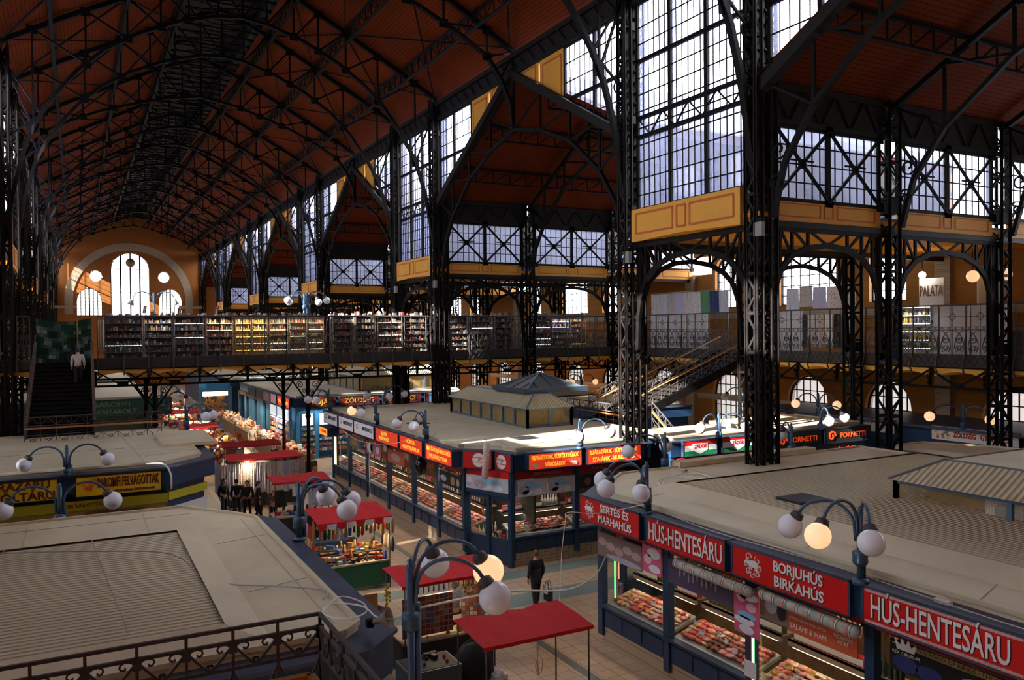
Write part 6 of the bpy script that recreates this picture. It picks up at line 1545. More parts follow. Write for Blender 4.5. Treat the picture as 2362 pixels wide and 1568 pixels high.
def person(x, y, rz, label, top=(.02, .02, .04), legs=(.02, .02, .02), hair=(.1, .05, .03), H=1.68, stride=.12, hip_len=.0, bag=None, cap=None, long_hair=False, seated=False, arm_bend=.0, z=0.0, shoes=(.02, .02, .02), skirt=False, group=None, quilt=False):
    """facing local -y; rz turns it"""
    t = thing('person', label, 'person', (x, y, z), rz, group=group); k = H/1.68
    V = lambda a, b, c: (a*k, b*k, c*k)
    hz = .92 if not seated else .5; dz = hz-.92
    sp = [(V(0, 0, hz), .115), (V(0, .01, 1.10+dz), .11), (V(0, .01, 1.30+dz), .13), (V(0, 0, 1.42+dz), .07), (V(0, -.01, 1.50+dz), .055), (V(0, -.02, 1.60+dz), .082), (V(0, -.015, 1.66+dz), .06)]
    bn = list(sp); be = [(i, i+1) for i in range(6)]; cn = [(p, (r+.022)*k if i < 3 else .085) for i, (p, r) in enumerate(sp[:4])]; ce = [(0, 1), (1, 2), (2, 3)]
    ln = [(V(0, 0, hz+.05), .13)]; le = []
    for s in (-1, 1):
        sh = V(s*.19, .01, 1.37+dz); el = V(s*.25, .03-arm_bend*.08, 1.10+dz); wr = V(s*(.25-arm_bend*.08), -.05-arm_bend*.25, .86+dz+arm_bend*.2); pa = V(s*(.25-arm_bend*.1), -.08-arm_bend*.3, .78+dz+arm_bend*.25)
        b0 = len(bn); bn += [(sh, .058), (el, .044), (wr, .028), (pa, (.034, .02))]; be += [(2, b0), (b0, b0+1), (b0+1, b0+2), (b0+2, b0+3)]
        for f in range(4):
            q = Vector(pa)+Vector((s*(-.02+.0), -.018*(f-1.5)*1.3, -.055+.008*abs(f-1.5)))*k; q2 = q+Vector((-s*.012, -.006, -.032))*k
            j = len(bn); bn += [(tuple(q), .0085), (tuple(q2), .007)]; be += [(b0+3, j), (j, j+1)]
        q = Vector(wr)+Vector((-s*.012, -.035, -.05))*k; j = len(bn); bn += [(tuple(q), .009)]; be += [(b0+2, j)]
        c0 = len(cn); cn += [(sh, .075), (el, .062), (Vector(wr).lerp(Vector(el), .12).to_tuple() if False else tuple(Vector(wr).lerp(Vector(el), .1)), .048)]; ce += [(2, c0), (c0, c0+1), (c0+1, c0+2)]
        if not seated:
            kn = V(s*.10, s*stride*.4-.02, .50); an = V(s*.105, s*stride, .09); toe = V(s*.12, s*stride-.15, .03)
        else: kn = V(s*.12, -.42, .50); an = V(s*.12, -.44, .09); toe = V(s*.13, -.58, .03)
        hp = V(s*.095, 0, hz-.05)
        b0 = len(bn); bn += [(hp, .085), (kn, .055), (an, .035), (toe, .03)]; be += [(0, b0), (b0, b0+1), (b0+1, b0+2), (b0+2, b0+3)]
        l0 = len(ln); ln += [(hp, .102), (kn, .075), (tuple(Vector(an)+Vector((0, .01, .02))), .062)]; le += [(0, l0), (l0, l0+1), (l0+1, l0+2)]
        m = MB(); c = Vector(an); m.ball((c.x+s*.01, c.y-.06, .05*k), .06, (.8, 2.0, .8), 10); m.ball((c.x, c.y+.01, .07*k), .05, n=8); m.build('shoe', mat('shoe%s' % str(shoes), shoes, .5), t)
    skin_obj(bn, be, 'body', SKIN, t)
    tm = mat('cloth%s' % str(top), top, .85, var=.25, vscale=12, bump=.4 if quilt else 0, bscale=30)
    j = skin_obj(cn, ce, 'jacket', tm, t)
    if hip_len: m = MB(); m.lathe([(.165*k, 0), (.16*k, .2*k), (.15*k, .42*k)], (0, 0, (hz-hip_len)*k), 16); o = m.build('jacket_skirt', tm, t); 
    if not skirt: skin_obj(ln, le, 'trousers', mat('cloth%s' % str(legs), legs, .85, var=.25, vscale=12), t)
    else: m = MB(); m.lathe([(.30*k, 0), (.22*k, .4*k), (.15*k, .85*k), (.14*k, .95*k)], (0, 0, .12), 18); m.build('skirt', mat('cloth%s' % str(legs), legs, .85, var=.25, vscale=12), t)
    hc = V(0, -.015, 1.585+dz); hm = mat('hair%s' % str(hair), hair, .7, var=.4, vscale=20)
    m = MB(); m.ball((hc[0], hc[1]+.018, hc[2]+.03), .103*k, (.92, 1.0, 1.02), 16)
    n = len(m.v)
    if long_hair: m.ball((hc[0], hc[1]+.07, hc[2]-.13), .10*k, (1.0, .55, 1.7), 12)
    # clear the face
    m.v = [(v[0], max(v[1], hc[1]-.058-.0) if v[2] < hc[2]+.055 else v[1], v[2]) for v in m.v]; m.build('hair', hm, t)
    m = MB(); m.ball((hc[0], hc[1]-.03, hc[2]-.008), .088*k, (.84, .9, 1.15), 14); m.ball((hc[0], hc[1]-.112, hc[2]-.015), .016, (.8, 1, 1.4), 8)
    for s in (-1, 1): m.ball((hc[0]+s*.088*k, hc[1], hc[2]-.01), .022, (.5, 1, 1.4), 8)
    m.build('face', SKIN, t); m = MB()
    for s in (-1, 1): m.ball((hc[0]+s*.032, hc[1]-.102, hc[2]+.012), .010, (1.3, .6, .8), 8)
    m.build('eyes', BLACK, t); m = MB(); m.ball((hc[0], hc[1]-.103, hc[2]-.055), .02, (1.2, .5, .35), 8); m.build('mouth', mat('lips', (.4, .12, .1), .5), t)
    if cap:
        m = MB(); m.ball((hc[0], hc[1], hc[2]+.055), .112*k, (.95, 1.02, .8), 16); m.ball((hc[0], hc[1]-.12, hc[2]+.05), .075, (1, .9, .12), 12); m.build('cap', mat('cap%s' % str(cap), cap, .6), t)
    return t
w_ = person(12.03, 21.15, PI+.1, 'woman with short brown hair in a dark quilted jacket walking away with a handbag', top=(.012, .016, .03), hair=(.16, .075, .03), H=1.68, stride=.10, hip_len=.18, quilt=True)
t = thing('handbag', 'black handbag held by the walking woman in the dark jacket', 'bag', (12.03+.33, 21.0, .18)); m = MB(); m.prism([(-.06, -.17), (.06, -.17), (.06, .17), (-.06, .17)], 0, .36); m.build('bag', mat('black_leather', (.012, .012, .014), .35), t); m = MB()
for sx_ in (-.04, .04): m.tube([(sx_, -.1, .36), (sx_, -.08, .55), (sx_, 0, .62), (sx_, .08, .55), (sx_, .1, .36)], .009, 6)
m.build('handle', mat('black_leather', (.012, .012, .014), .35), t)
t = thing('paper_sheet', 'white folded papers tucked beside the black handbag', 'paper', (12.25, 20.98, .42)); MB().box(-.015, -.12, 0, .015, .1, .26).build('sheet', WHITE, t)
DK = (.012, .012, .014)
person(5.78, 38.6, .5, 'woman with long dark hair in black top and wide jeans, leftmost of the dark group', top=DK, legs=(.03, .06, .12), long_hair=True, hair=(.02, .015, .012), stride=.05)
person(6.35, 39.6, .2, 'person in a white knitted hat standing behind the dark clothed group', top=DK, cap=(.6, .55, .48), stride=.03)
person(6.28, 38.2, 2.9, 'person in dark jacket and jeans seen from behind in the middle of the group', top=DK, legs=(.04, .06, .10), hair=(.03, .02, .02))
person(6.62, 37.6, -.4, 'smiling person in black coat with light collar facing out of the group', top=(.015, .015, .018), hair=(.05, .03, .02))
person(7.0, 37.0, 1.3, 'broad person in long black coat at the right of the group', top=DK, legs=DK, hip_len=.5, H=1.72)
person(7.5, 36.3, -.6, 'child sized person in a fur trimmed brown coat beside the T-shirt stall', top=(.16, .09, .04), H=1.35, hair=(.12, .07, .03))
person(10.0, 39.0, -1.2, 'woman in a dark T-shirt with red blonde hair behind the nearer red awning', top=(.02, .018, .02), hair=(.35, .14, .05), long_hair=True)
person(10.9, 42.4, -1.9, 'woman with curly blonde hair in a pink and white blouse sitting by the ring signs', top=(.55, .32, .30), legs=(.12, .11, .05), hair=(.45, .2, .07), long_hair=True, seated=True)
person(10.3, 44.5, .3, 'tall person in long black clothes walking beside the far aisle', top=DK, legs=DK, H=1.8, hip_len=.5)
person(10.7, 58.6, .1, 'stall keeper in a cream buttoned coat standing in the far aisle', top=(.55, .47, .33), legs=(.5, .43, .3), H=1.78, hip_len=.5)
person(11.9, 66.0, 2.5, 'distant man in a cream shirt seen from behind near the bright doorway', top=(.5, .44, .33), legs=DK)
person(6.45, 24.75, -.5, 'seller in a white cap and white jacket sitting beside the souvenir cart', top=(.62, .6, .62), legs=DK, cap=(.75, .75, .75), H=1.72, seated=True)
person(8.75, 19.75, 2.9, 'grey haired stall keeper in a grey shirt standing with back turned at the postcard cart', top=(.22, .22, .25), legs=DK, hair=(.12, .11, .11), H=1.62)
for i, (x, y) in enumerate(((4.9, 52), (5.3, 56.5), (10.9, 52.5), (6.3, 61), (9.9, 71), (5.2, 67), (11.2, 82))):
    person(x, y, i*1.3, 'distant shopper in %s clothes, %s in the crowd of the far aisle' % (('black', 'dark brown', 'pale', 'red', 'grey', 'dark green', 'navy')[i], ordn[i]), top=(DK, (.06, .03, .02), (.4, .36, .3), (.3, .03, .03), (.15, .15, .15), (.03, .07, .04), (.02, .03, .07))[i], stride=.1)
cl = person(.05, 42.0, PI, 'person in a loose white shirt and black trousers climbing the left stairs', top=(.62, .56, .52), legs=DK, shoes=(.6, .6, .6), hair=(.02, .02, .02), z=5.95, stride=.16)
# ================================================================ market carts with red awnings
AWN = mat('red_awning_cloth', (.56, .008, .012), .8, bump=.15, bscale=6); AWN2 = mat('white_valance_cloth', (.7, .7, .72), .8)
def cart(name_label, x0, x1, y0, y1, zf, zb, table=True, sag=.06, valance=0, skirt=None, rot=0.0, tz=.85, ty=None, postz=True):
    """awning from front y0 (near) to back y1; table below"""
    cx, cyy = (x0+x1)/2, (y0+y1)/2; t = thing('market_cart', name_label, 'market stall', (cx, cyy, 0), rot); X, Y = (x1-x0)/2, (y1-y0)/2; r = random.Random(int(cx*31+cyy)); m = MB()
    nx, ny = 12, 6; g = []
    for j in range(ny+1):
        row = []
        for i in range(nx+1):
            u, v = i/nx, j/ny; z = zf+(zb-zf)*math.sin(v*PI/2)+ (-sag*math.sin(PI*v)*.3) - sag*math.sin(PI*u)*v*.5 + .02*math.sin(u*19+v*5)*v + r.uniform(-.008, .008)
            row.append((-X+2*X*u, -Y+2*Y*v + .03*math.sin(u*9)*(1-v)*0, z))
        g.append(row)
    for j in range(ny):
        for i in range(nx): m.quad(g[j][i], g[j][i+1], g[j+1][i+1], g[j+1][i]); m.quad(*[(p[0], p[1], p[2]-.012) for p in (g[j+1][i], g[j+1][i+1], g[j][i+1], g[j][i])])
    for i in range(nx): a, b = g[0][i], g[0][i+1]; m.quad(a, b, (b[0], b[1]-.01, b[2]-.07), (a[0], a[1]-.01, a[2]-.07)); a, b = g[ny][i], g[ny][i+1]; m.quad(a, b, (b[0], b[1]+.02, b[2]-.12), (a[0], a[1]+.02, a[2]-.12))
    m.sm = [1]*len(m.sm); m.build('awning', AWN, t)
    if valance:
        for kk in range(valance):
            a = -X+2*X*kk/valance; w = 2*X/valance; m = MB(); m.plate([(a+w*.5-w*.5*math.cos(PI*i/8), -Y-.02, zf-.03-.20*math.sin(PI*i/8)) for i in range(9)], .01, (0, -1, 0)); m.build('valance_scallop', AWN if kk % 2 == 0 else AWN2, t)
    if postz:
        for sx_ in (-1, 1):
            for sy_ in (-1, 1): m = MB(); m.tube([(sx_*(X-.08), sy_*(Y-.06), 0), (sx_*(X-.08), sy_*(Y-.06), (zf if sy_ < 0 else zb)-.03)], .018, 8); m.build('post', mat('grey_metal_post', (.12, .11, .10), .4, .5), t)
    if table:
        m = MB(); ty0, ty1 = ty or (-Y+.1, Y-.1); m.box(-X+.05, ty0, tz-.05, X-.05, ty1, tz); m.build('table_top', mat('pale_table_top', (.45, .36, .25), .5), t)
        m = MB(); sk = skirt or mat('dark_skirt', (.015, .015, .017), .7); m.box(-X+.08, ty0+.03, .12, X-.08, ty0+.06, tz-.05); m.box(-X+.08, ty0+.03, .12, -X+.11, ty1, tz-.05); m.box(X-.11, ty0+.03, .12, X-.08, ty1, tz-.05); m.build('skirt', sk, t)
    return t
# goods prototypes for the souvenir carts
BRT = [mat('souvenir_red', (.55, .03, .03), .5), mat('souvenir_gold', (.55, .32, .06), .4), mat('souvenir_blue', (.06, .12, .35), .5), mat('souvenir_wood', (.42, .22, .09), .6), mat('souvenir_white', (.62, .58, .5), .6), mat('souvenir_green', (.06, .22, .07), .5), mat('souvenir_black', (.03, .025, .02), .5), mat('souvenir_orange', (.65, .22, .03), .5)]
for i, c in enumerate(BRT):
    b = MB(); b.lathe([(.05, 0), (.055, .06), (.035, .12), (.042, .17), (.03, .21), (0, .225)], n=10); proto('doll%d' % i, 'wooden_doll', b, c)
    b = MB(); b.lathe([(.03, 0), (.09, .045), (.10, .06), (.085, .05), (0, .02)], n=12); proto('bowl%d' % i, 'painted_bowl', b, c)
    b = MB(); b.box(-.07, -.05, 0, .07, .05, .08); b.box(-.075, -.055, .08, .075, .055, .1); proto('box%d' % i, 'gift_box', b, c)
    b = MB(); b.tube([(0, 0, 0), (0, 0, -.06), (.01, 0, -.2), (0, 0, -.36), (0, 0, -.42)], [.008, .03, .045, .05, .01], 8); proto('hang%d' % i, 'hanging_pouch', b, c)
    b = MB(); b.ball((0, 0, .04), .04, (1, 1, 1.25), 8); proto('egg%d' % i, 'painted_egg', b, c)
def place(kind, x, y, z, rz, where, sc=1.0):
    nm = PROTO[kind][1].replace('_', ' '); c = ('red', 'golden', 'blue', 'brown', 'white', 'green', 'black', 'orange')[int(kind[-1])]
    goods(kind, (x, y, z), rz, '%s %s %s' % (c, nm, where), nm.split()[-1], '%s %ss %s' % (c, nm, where), sc=sc)
rnd = random.Random(11)
# cart 1, nearest, plain red cloth
c1 = cart('nearest market cart with a plain sagging red awning on thin posts', 6.6, 9.05, 13.6, 15.0, 2.38, 2.5, sag=.10, ty=(-.5, .1), tz=.75)
m = MB(); m.box(.5, -.62, .75, 1.25, -.1, .95); m.build('wicker_box', mat('wicker', (.38, .22, .08), .7, var=.4, vscale=20), c1)
for i in range(14): place(rnd.choice(['doll0', 'egg4', 'egg7', 'bowl4', 'doll7', 'box1']), rnd.uniform(7.2, 8.6), rnd.uniform(13.85, 14.3), .75 if i % 3 else .76, rnd.uniform(0, 3), 'on the table of the nearest cart', 1.1)
t = thing('string_bundle', 'white looped cords hanging from the nearest awning', 'cord', (8.5, 14.9, 1.0)); m = MB(); m.tube([(0, 0, 1.4), (.02, 0, .9), (-.02, .01, .6), (.0, 0, .3), (.02, 0, 0), (.1, 0, .1), (.12, 0, .3), (.02, 0, .45), (-.06, 0, .2), (0, 0, 0)], .012, 6); m.tube([(.03, 0, 1.4), (.06, 0, .8), (.0, 0, .5)], .01, 6); m.build('cord', WHITE, t)
# cart 2: postcards
c2 = cart('market cart of postcard racks under a red awning behind the big lamp', 6.6, 9.1, 17.9, 19.3, 2.34, 2.45, sag=.08, tz=.95, ty=(-.6, .65))
PCT = [mat('postcard%d' % i, c, .4) for i, c in enumerate(((.30, .07, .03), (.34, .12, .05), (.12, .14, .24), (.28, .03, .03), (.40, .34, .30), (.16, .06, .04)))]
def card_rack(x, y, z, w, h, rz, label, cols=5, rows=5, board=(.12, .08, .05)):
    t = thing('postcard_rack', label, 'rack', (x, y, z), rz); m = MB(); m.box(-w/2, -.015, 0, w/2, .015, h); m.build('board', mat('board%s' % str(board), board, .6), t)
    r = random.Random(int(x*10)); m = MB()
    for i in range(cols):
        for j in range(rows): m.m = r.randrange(6); a = -w/2+w*(i+.08)/cols; b = h*(j+.1)/rows; m.box(a, -.025, b, a+w*.84/cols, -.015, b+h*.8/rows)
    m.build('postcards', PCT, t, kind='stuff'); return t
card_rack(7.35, 18.2, 1.0, 1.3, .95, 0, 'wide rack of orange city postcards at the front of the postcard cart', 11, 7, (.5, .5, .5))
card_rack(8.75, 18.6, 1.0, .6, 1.0, -.5, 'tall narrow board of dark postcards at the right of the postcard cart', 6, 9)
card_rack(6.3, 18.3, .3, .5, 1.5, -1.3, 'side rack packed with colourful small goods left of the postcard cart', 6, 16)
t = thing('framed_picture', 'brown easel board with a small black horse picture left of the postcard cart', 'picture', (6.12, 19.1, .4)); m = MB(); m.box(-.28, -.02, .6, .28, .02, 1.5); m.box(-.03, -.0, 0, .03, .04, 1.5); m.build('board', mat('brown_card', (.28, .13, .05), .6), t); m = MB(); m.box(-.13, -.03, .85, .13, -.02, 1.25); m.build('mount', WHITE, t); m = MB(); animal_silhouette(m, lambda a, b, z: Vector((a, -b, z)), 0, 1.04, .22, .032, 'goat'); m.build('horse', BLACK, t)
t = thing('wreath', 'small green and yellow flower wreath hanging at the postcard cart', 'wreath', (8.35, 18.0, 2.0)); m = MB()
for i in range(14): a = 2*PI*i/14; m.m = i % 2; m.ball((.11*math.cos(a), 0, .11*math.sin(a)), .035, n=6)
m.build('flowers', [BRT[5], mat('wreath_yellow', (.6, .5, .05), .5)], t)
t = thing('yellow_garland', 'bright yellow hanging garland at the left post of the postcard cart', 'garland', (6.5, 18.6, 1.3)); m = MB()
for i in range(26): m.ball((rnd.uniform(-.06, .06), rnd.uniform(-.06, .06), i*.035), .04, n=6)
m.build('petals', mat('garland_yellow', (.65, .55, .03), .6), t)
t = thing('storage_cabinet', 'low grey green cabinet with tilted lid left of the nearest cart', 'cabinet', (6.9, 17.0, 0)); m = MB(); m.box(-.65, -.45, .1, .6, .45, .85); m.build('body', mat('grey_green_cabinet', (.07, .10, .12), .45), t); m = MB(); m.box(-.6, -.4, .85, .55, .4, .86); m.box(.3, -.47, .4, .34, -.45, .5); m.build('opening', BLACK, t)
for i in range(16): place(rnd.choice(['egg6', 'egg2', 'box6', 'egg0']), rnd.uniform(6.4, 7.4), rnd.uniform(16.7, 17.3), .86, rnd.uniform(0, 3), 'in the low grey green cabinet')
t = thing('bin_bag', 'large black covered trolley behind the nearest cart', 'trolley', (8.0, 17.0, 0)); m = MB(); blob(m, .5, (.8, 1.3), 4, 10); m.v = [(a, b, max(0, c+.55)) for a, b, c in m.v]; m.build('cover', mat('black_cover', (.008, .008, .009), .7), t)
t = thing('shopping_bag', 'white bag with small red pattern standing on the floor by the nearest cart', 'bag', (8.45, 16.6, 0)); m = MB(); m.prism([(-.16, -.12), (.16, -.12), (.16, .12), (-.16, .12)], 0, .42); blob(m, .14, (.9, .8), 2, 8); m.v[8:] = [(a, b, c+.42) for a, b, c in m.v[8:]]; m.build('bag', WHITE, t); m = MB()
for i in range(14): m.box(-.165+.0, rnd.uniform(-.1, .1), rnd.uniform(.05, .38), -.16, 0, 0) if False else m.ball((rnd.uniform(-.14, .14), -.122, rnd.uniform(.05, .38)), .012, n=6)
m.build('dots', RED, t)
for i in range(16): place(rnd.choice(['hang1', 'hang4', 'hang6', 'hang0']), 6.8+i*.13, 18.05, 2.25, 0, 'under the postcard cart awning', .45)
for i in range(14): place(rnd.choice(['doll4', 'bowl1', 'egg1', 'doll1']), rnd.uniform(6.9, 8.8), rnd.uniform(18.05, 18.4), .95, 0, 'on the postcard cart table', .9)
# cart 3: souvenirs with scalloped valance
c3 = cart('souvenir cart with scalloped red and white awning and a green skirt', 6.5, 8.95, 25.1, 26.8, 2.32, 2.5, valance=8, skirt=mat('green_table_skirt', (.015, .11, .05), .7), tz=.9)
for j in range(4):
    for i in range(15):
        place(rnd.choice(['doll', 'bowl', 'egg', 'box'])+str(rnd.randrange(8)), 6.7+i*.148+rnd.uniform(-.03, .03), 25.35+j*.3, .9+j*.10, rnd.uniform(0, 3), 'on the souvenir cart', rnd.uniform(.9, 1.3))
m = MB()
for j in range(1, 4): m.box(-1.1, -.78+j*.3, 0-.0+.8, 1.1, -.5+j*.3, .9+j*.10)
m.build('stepped_display', mat('dark_cloth_display', (.08, .05, .04), .8), c3)
for j in range(2):
    for i in range(17): place('hang'+str(rnd.randrange(8)), 6.65+i*.135, 25.3+j*.9, 2.22-j*.0, 0, 'hanging under the souvenir cart awning', rnd.uniform(.8, 1.4))
for i in range(22): place('hang'+str(rnd.randrange(8)), 6.42, 25.3+(i % 8)*.18, 2.2-.45*(i//8), 0, 'on the left side of the souvenir cart', 1.1)
for i in range(12): place('hang'+rnd.choice('0634'), 9.02, 25.3+(i % 6)*.2, 2.2-.6*(i//6), 0, 'on the right side of the souvenir cart', 1.2)
warm_light((8.2, 25.6, 2.2), .5, 22, name='cart_lamp'); warm_light((7.8, 18.3, 2.2), .8, 10, name='cart_lamp')
t = thing('light_bulb', 'bright bulb glowing under the souvenir cart awning', 'bulb', (8.4, 25.4, 2.1)); m = MB(); m.ball((0, 0, 0), .05, n=10); m.build('bulb', TUBE, t); m = MB(); m.tube([(0, 0, .04), (0, 0, .25)], .01, 6); m.build('cord', BLACK, t)
# cart 4: T-shirts and bags
c4 = cart('market cart with a flat red awning selling T-shirts and bags', 6.8, 9.1, 32.9, 34.2, 2.3, 2.42, tz=.9)
def cloth(x, y, z, w, h, m_, label, cat='cloth', group=None, rz=0, name='hanging_cloth'):
    n = 10; m = MB(); P = []
    for j in range(5):
        P.append([(-w/2+w*i/n, .035*math.sin(i*1.7+j*.4+x*3), -h*j/4) for i in range(n+1)])
    for j in range(4):
        for i in range(n): m.quad(P[j][i], P[j][i+1], P[j+1][i+1], P[j+1][i]); m.quad(*[(a, b+.01, c) for a, b, c in (P[j+1][i], P[j+1][i+1], P[j][i+1], P[j][i])])
    m.sm = [1]*len(m.sm); o = m.build(name, m_, None, label=label, category=cat); o.location = (x, y, z); o.rotation_euler = (0, 0, rz)
    if group: o['group'] = group
    return o
def patt(name, c1, c2, sc=9):
    m = bpy.data.materials.new(name); m.use_nodes = True; nt = m.node_tree; b = nt.nodes['Principled BSDF']; b.inputs['Roughness'].default_value = .9
    tc = nt.nodes.new('ShaderNodeTexCoord'); v = nt.nodes.new('ShaderNodeTexVoronoi'); v.inputs['Scale'].default_value = sc; r = nt.nodes.new('ShaderNodeValToRGB')
    r.color_ramp.elements[0].color = (*c2, 1); r.color_ramp.elements[1].color = (*c1, 1); r.color_ramp.elements[0].position = .18; r.color_ramp.elements[1].position = .3
    nt.links.new(tc.outputs['Object'], v.inputs['Vector']); nt.links.new(v.outputs['Distance'], r.inputs[0]); nt.links.new(r.outputs[0], b.inputs['Base Color']); return m
PT = [patt('floral_white_cloth', (.62, .58, .54), (.35, .12, .12)), patt('lace_cloth', (.55, .55, .58), (.3, .3, .34), 18), patt('beige_embroidered_cloth', (.48, .42, .36), (.2, .12, .1), 12), patt('lilac_lace_cloth', (.48, .46, .6), (.3, .28, .4), 15), patt('red_embroidered_cloth', (.6, .54, .5), (.45, .03, .04), 10)]
cloth(7.1, 32.95, 1.95, .5, .62, BLACK, 'black T-shirt with grey print hanging at the T-shirt cart', 'T-shirt', name='hanging_shirt')
cloth(8.4, 32.95, 1.95, .4, .75, patt('blue_red_print', (.45, .5, .58), (.5, .1, .1), 6), 'pale blue T-shirt with red print at the T-shirt cart', 'T-shirt', name='hanging_shirt')
cloth(7.7, 32.95, 2.1, .32, .4, WHITE, 'small white shirt hanging between the black and the pale blue ones', 'T-shirt', name='hanging_shirt')
for i in range(10): place('hang'+rnd.choice('07'), 8.75+.06*(i % 3), 32.9+.1*(i//3), 1.9-.1*(i % 4), 0, 'of dried peppers at the T-shirt cart', 1.1)
for i in range(16): place(rnd.choice(['box2', 'box4', 'doll6', 'box0', 'bowl4']), rnd.uniform(6.95, 8.9), rnd.uniform(33.1, 33.8), .9, rnd.uniform(0, 3), 'on the T-shirt cart', 1.4)
# table of jewellery busts between the carts
t = thing('display_table', 'grey blue display table behind the souvenir cart', 'table', (7.6, 29.0, 0)); m = MB(); m.box(-1.2, -.5, .1, 1.2, .5, .85); m.build('body', mat('blue_grey_table', (.06, .10, .14), .5), t)
for i in range(26): place(rnd.choice(['box4', 'box2', 'bowl4', 'egg4', 'egg2']), rnd.uniform(6.5, 8.7), rnd.uniform(28.6, 29.4), .85, rnd.uniform(0, 3), 'on the grey blue display table', 1.2)
for i, x in enumerate((7.0, 7.6, 7.9)):
    t = thing('jewellery_bust', 'black jewellery display bust on the grey blue table, %s of three' % ('left', 'middle', 'right')[i], 'bust', (x, 29.35, .85), group='jewellery busts'); MB().lathe([(.08, 0), (.04, .05), (.10, .2), (.09, .28), (.035, .33), (.035, .4), (0, .41)], n=12).build('bust', BLACK, t)
# cart 5 with hanging tablecloths, cart 6 behind
c5 = cart('market cart with a glossy red awning and rows of hanging tablecloths', 6.1, 9.5, 39.4, 41.0, 2.35, 2.45, tz=.8)
c6 = cart('second red awning cart just behind the tablecloth cart', 6.6, 9.6, 44.2, 45.8, 2.35, 2.45, tz=.9)
for i in range(15): cloth(5.85+i*.262, 39.3, 2.2, .24, 1.0+.25*((i*7) % 3), PT[(i*3) % 5], 'patterned tablecloth, %s from the left in the front row of the tablecloth cart' % ((ordn+['last'])[i]), 'tablecloth', 'tablecloths on the front of the cart')
for i in range(6): cloth(5.75, 39.5+i*.25, 2.2, .24, 1.5, PT[i % 5], 'pale tablecloth, %s along the left side of the tablecloth cart' % ordn[i], 'tablecloth', 'tablecloths on the side of the cart', rz=PI/2)
for i in range(18): place(rnd.choice(['box', 'doll', 'bowl'])+str(rnd.randrange(8)), rnd.uniform(6.9, 9.3), rnd.uniform(44.3, 45.2), .9, 0, 'on the second cart behind the tablecloths', 1.4)
card_rack(7.2, 44.2, 1.5, .9, .75, 0, 'framed pictures hanging on the cart behind the tablecloths', 2, 1)
t = thing('light_bulb', 'bright bulb shining above the hanging tablecloths', 'bulb', (6.95, 39.2, 2.28)); m = MB(); m.ball((0, 0, 0), .06, n=10); m.build('bulb', mat('bare_bulb', (1, .9, .7), emit=(1, .75, .4), es=30), t); m = MB(); m.tube([(0, 0, .05), (0, .2, .15)], .01, 6); m.build('cord', BLACK, t); warm_light((6.95, 39.1, 2.2), .2, 20, name='cart_lamp')
# crowded stalls of the far aisle
GD8 = BRT
def heap(name, label, x0, x1, y0, y1, z0, z1, n, mats=None, smin=.06, smax=.16, seed=1, parent=None):
    r = random.Random(seed); m = MB(); mats = mats or GD8
    for i in range(n):
        m.m = r.randrange(len(mats)); s = r.uniform(smin, smax); x, y, z = r.uniform(x0, x1), r.uniform(y0, y1), r.uniform(z0, z1)
        if r.random() < .5: m.box(x-s/2, y-s/2, z, x+s/2, y+s/2, z+s*r.uniform(.6, 1.6))
        else: m.ball((x, y, z+s*.4), s*.55, (1, 1, r.uniform(.6, 1.5)), 6)
    o = m.build(name, mats, parent, kind='stuff', label=label, category='goods'); return o
GARM = [mat('meaty_red', (.42, .05, .04), .5), mat('pale_pink_goods', (.55, .35, .3), .5), mat('cream_goods', (.55, .48, .36), .6), mat('dark_goods', (.04, .03, .03), .6), mat('orange_goods', (.55, .2, .04), .5)]
for i, (x0, x1, y0) in enumerate(((5.4, 8.6, 50.0), (5.2, 8.3, 54.5), (5.4, 8.8, 59.5), (5.0, 8.4, 65.0), (5.4, 8.8, 71.0), (5.2, 8.6, 78.0))):
    if i in (1, 3): cart('far aisle stall with a small red awning, %s beyond the bridge' % ordn[i], x0+.6, x1-.4, y0, y0+1.3, 2.35, 2.5, tz=.9)
    else: heap('stacked_goods', 'tall stand packed with toys and cloth, %s beyond the bridge' % ordn[i], x0+.3, x1-.2, y0+.2, y0+1.2, 0, 2.1, 260, GARM+GD8[:2], .1, .26, seed=i+300)
    heap('assorted_goods', 'crowded goods on the %s far aisle stall' % ordn[i], x0+.1, x1-.1, y0-.1, y0+1.2, .9, 1.15, 90, seed=i)
    heap('hanging_goods', 'garments and toys hanging from the %s far aisle stall' % ordn[i], x0, x1, y0-.2, y0, 1.3, 2.2, 110, GARM if i % 2 else GD8, .08, .22, seed=i+20)
    heap('hanging_goods', 'goods hanging on the left side of the %s far aisle stall' % ordn[i], x0-.25, x0-.05, y0, y0+1.8, .8, 2.2, 80, GARM, .08, .2, seed=i+40)
    warm_light(((x0+x1)/2, y0-.3, 2.3), 1.5, 30, name='stall_lamp')
for i, (y0, y1) in enumerate(((46.5, 52.5), (53.5, 60), (61, 68), (69, 77))):
    t = thing('goods_counter', 'long counter of baskets and fruit along the far right side, %s stretch' % ordn[i], 'counter', (11.6, (y0+y1)/2, 0)); m = MB(); m.box(-.5, -(y1-y0)/2, 0, .5, (y1-y0)/2, .9); m.build('body', mat('brown_counter', (.12, .07, .03), .6), t)
    heap('assorted_goods', 'pale fruit and bags heaped on the %s stretch of the far right counter' % ordn[i], 11.1, 12.1, y0, y1, .9, 1.25, 160, [mat('peach_goods', (.65, .36, .18), .5), mat('cream_goods', (.55, .48, .36), .6), GARM[0], WHITE], .10, .22, seed=i+60)
    warm_light((11.5, (y0+y1)/2, 2.6), 3, 45, rz=PI/2, name='stall_lamp')
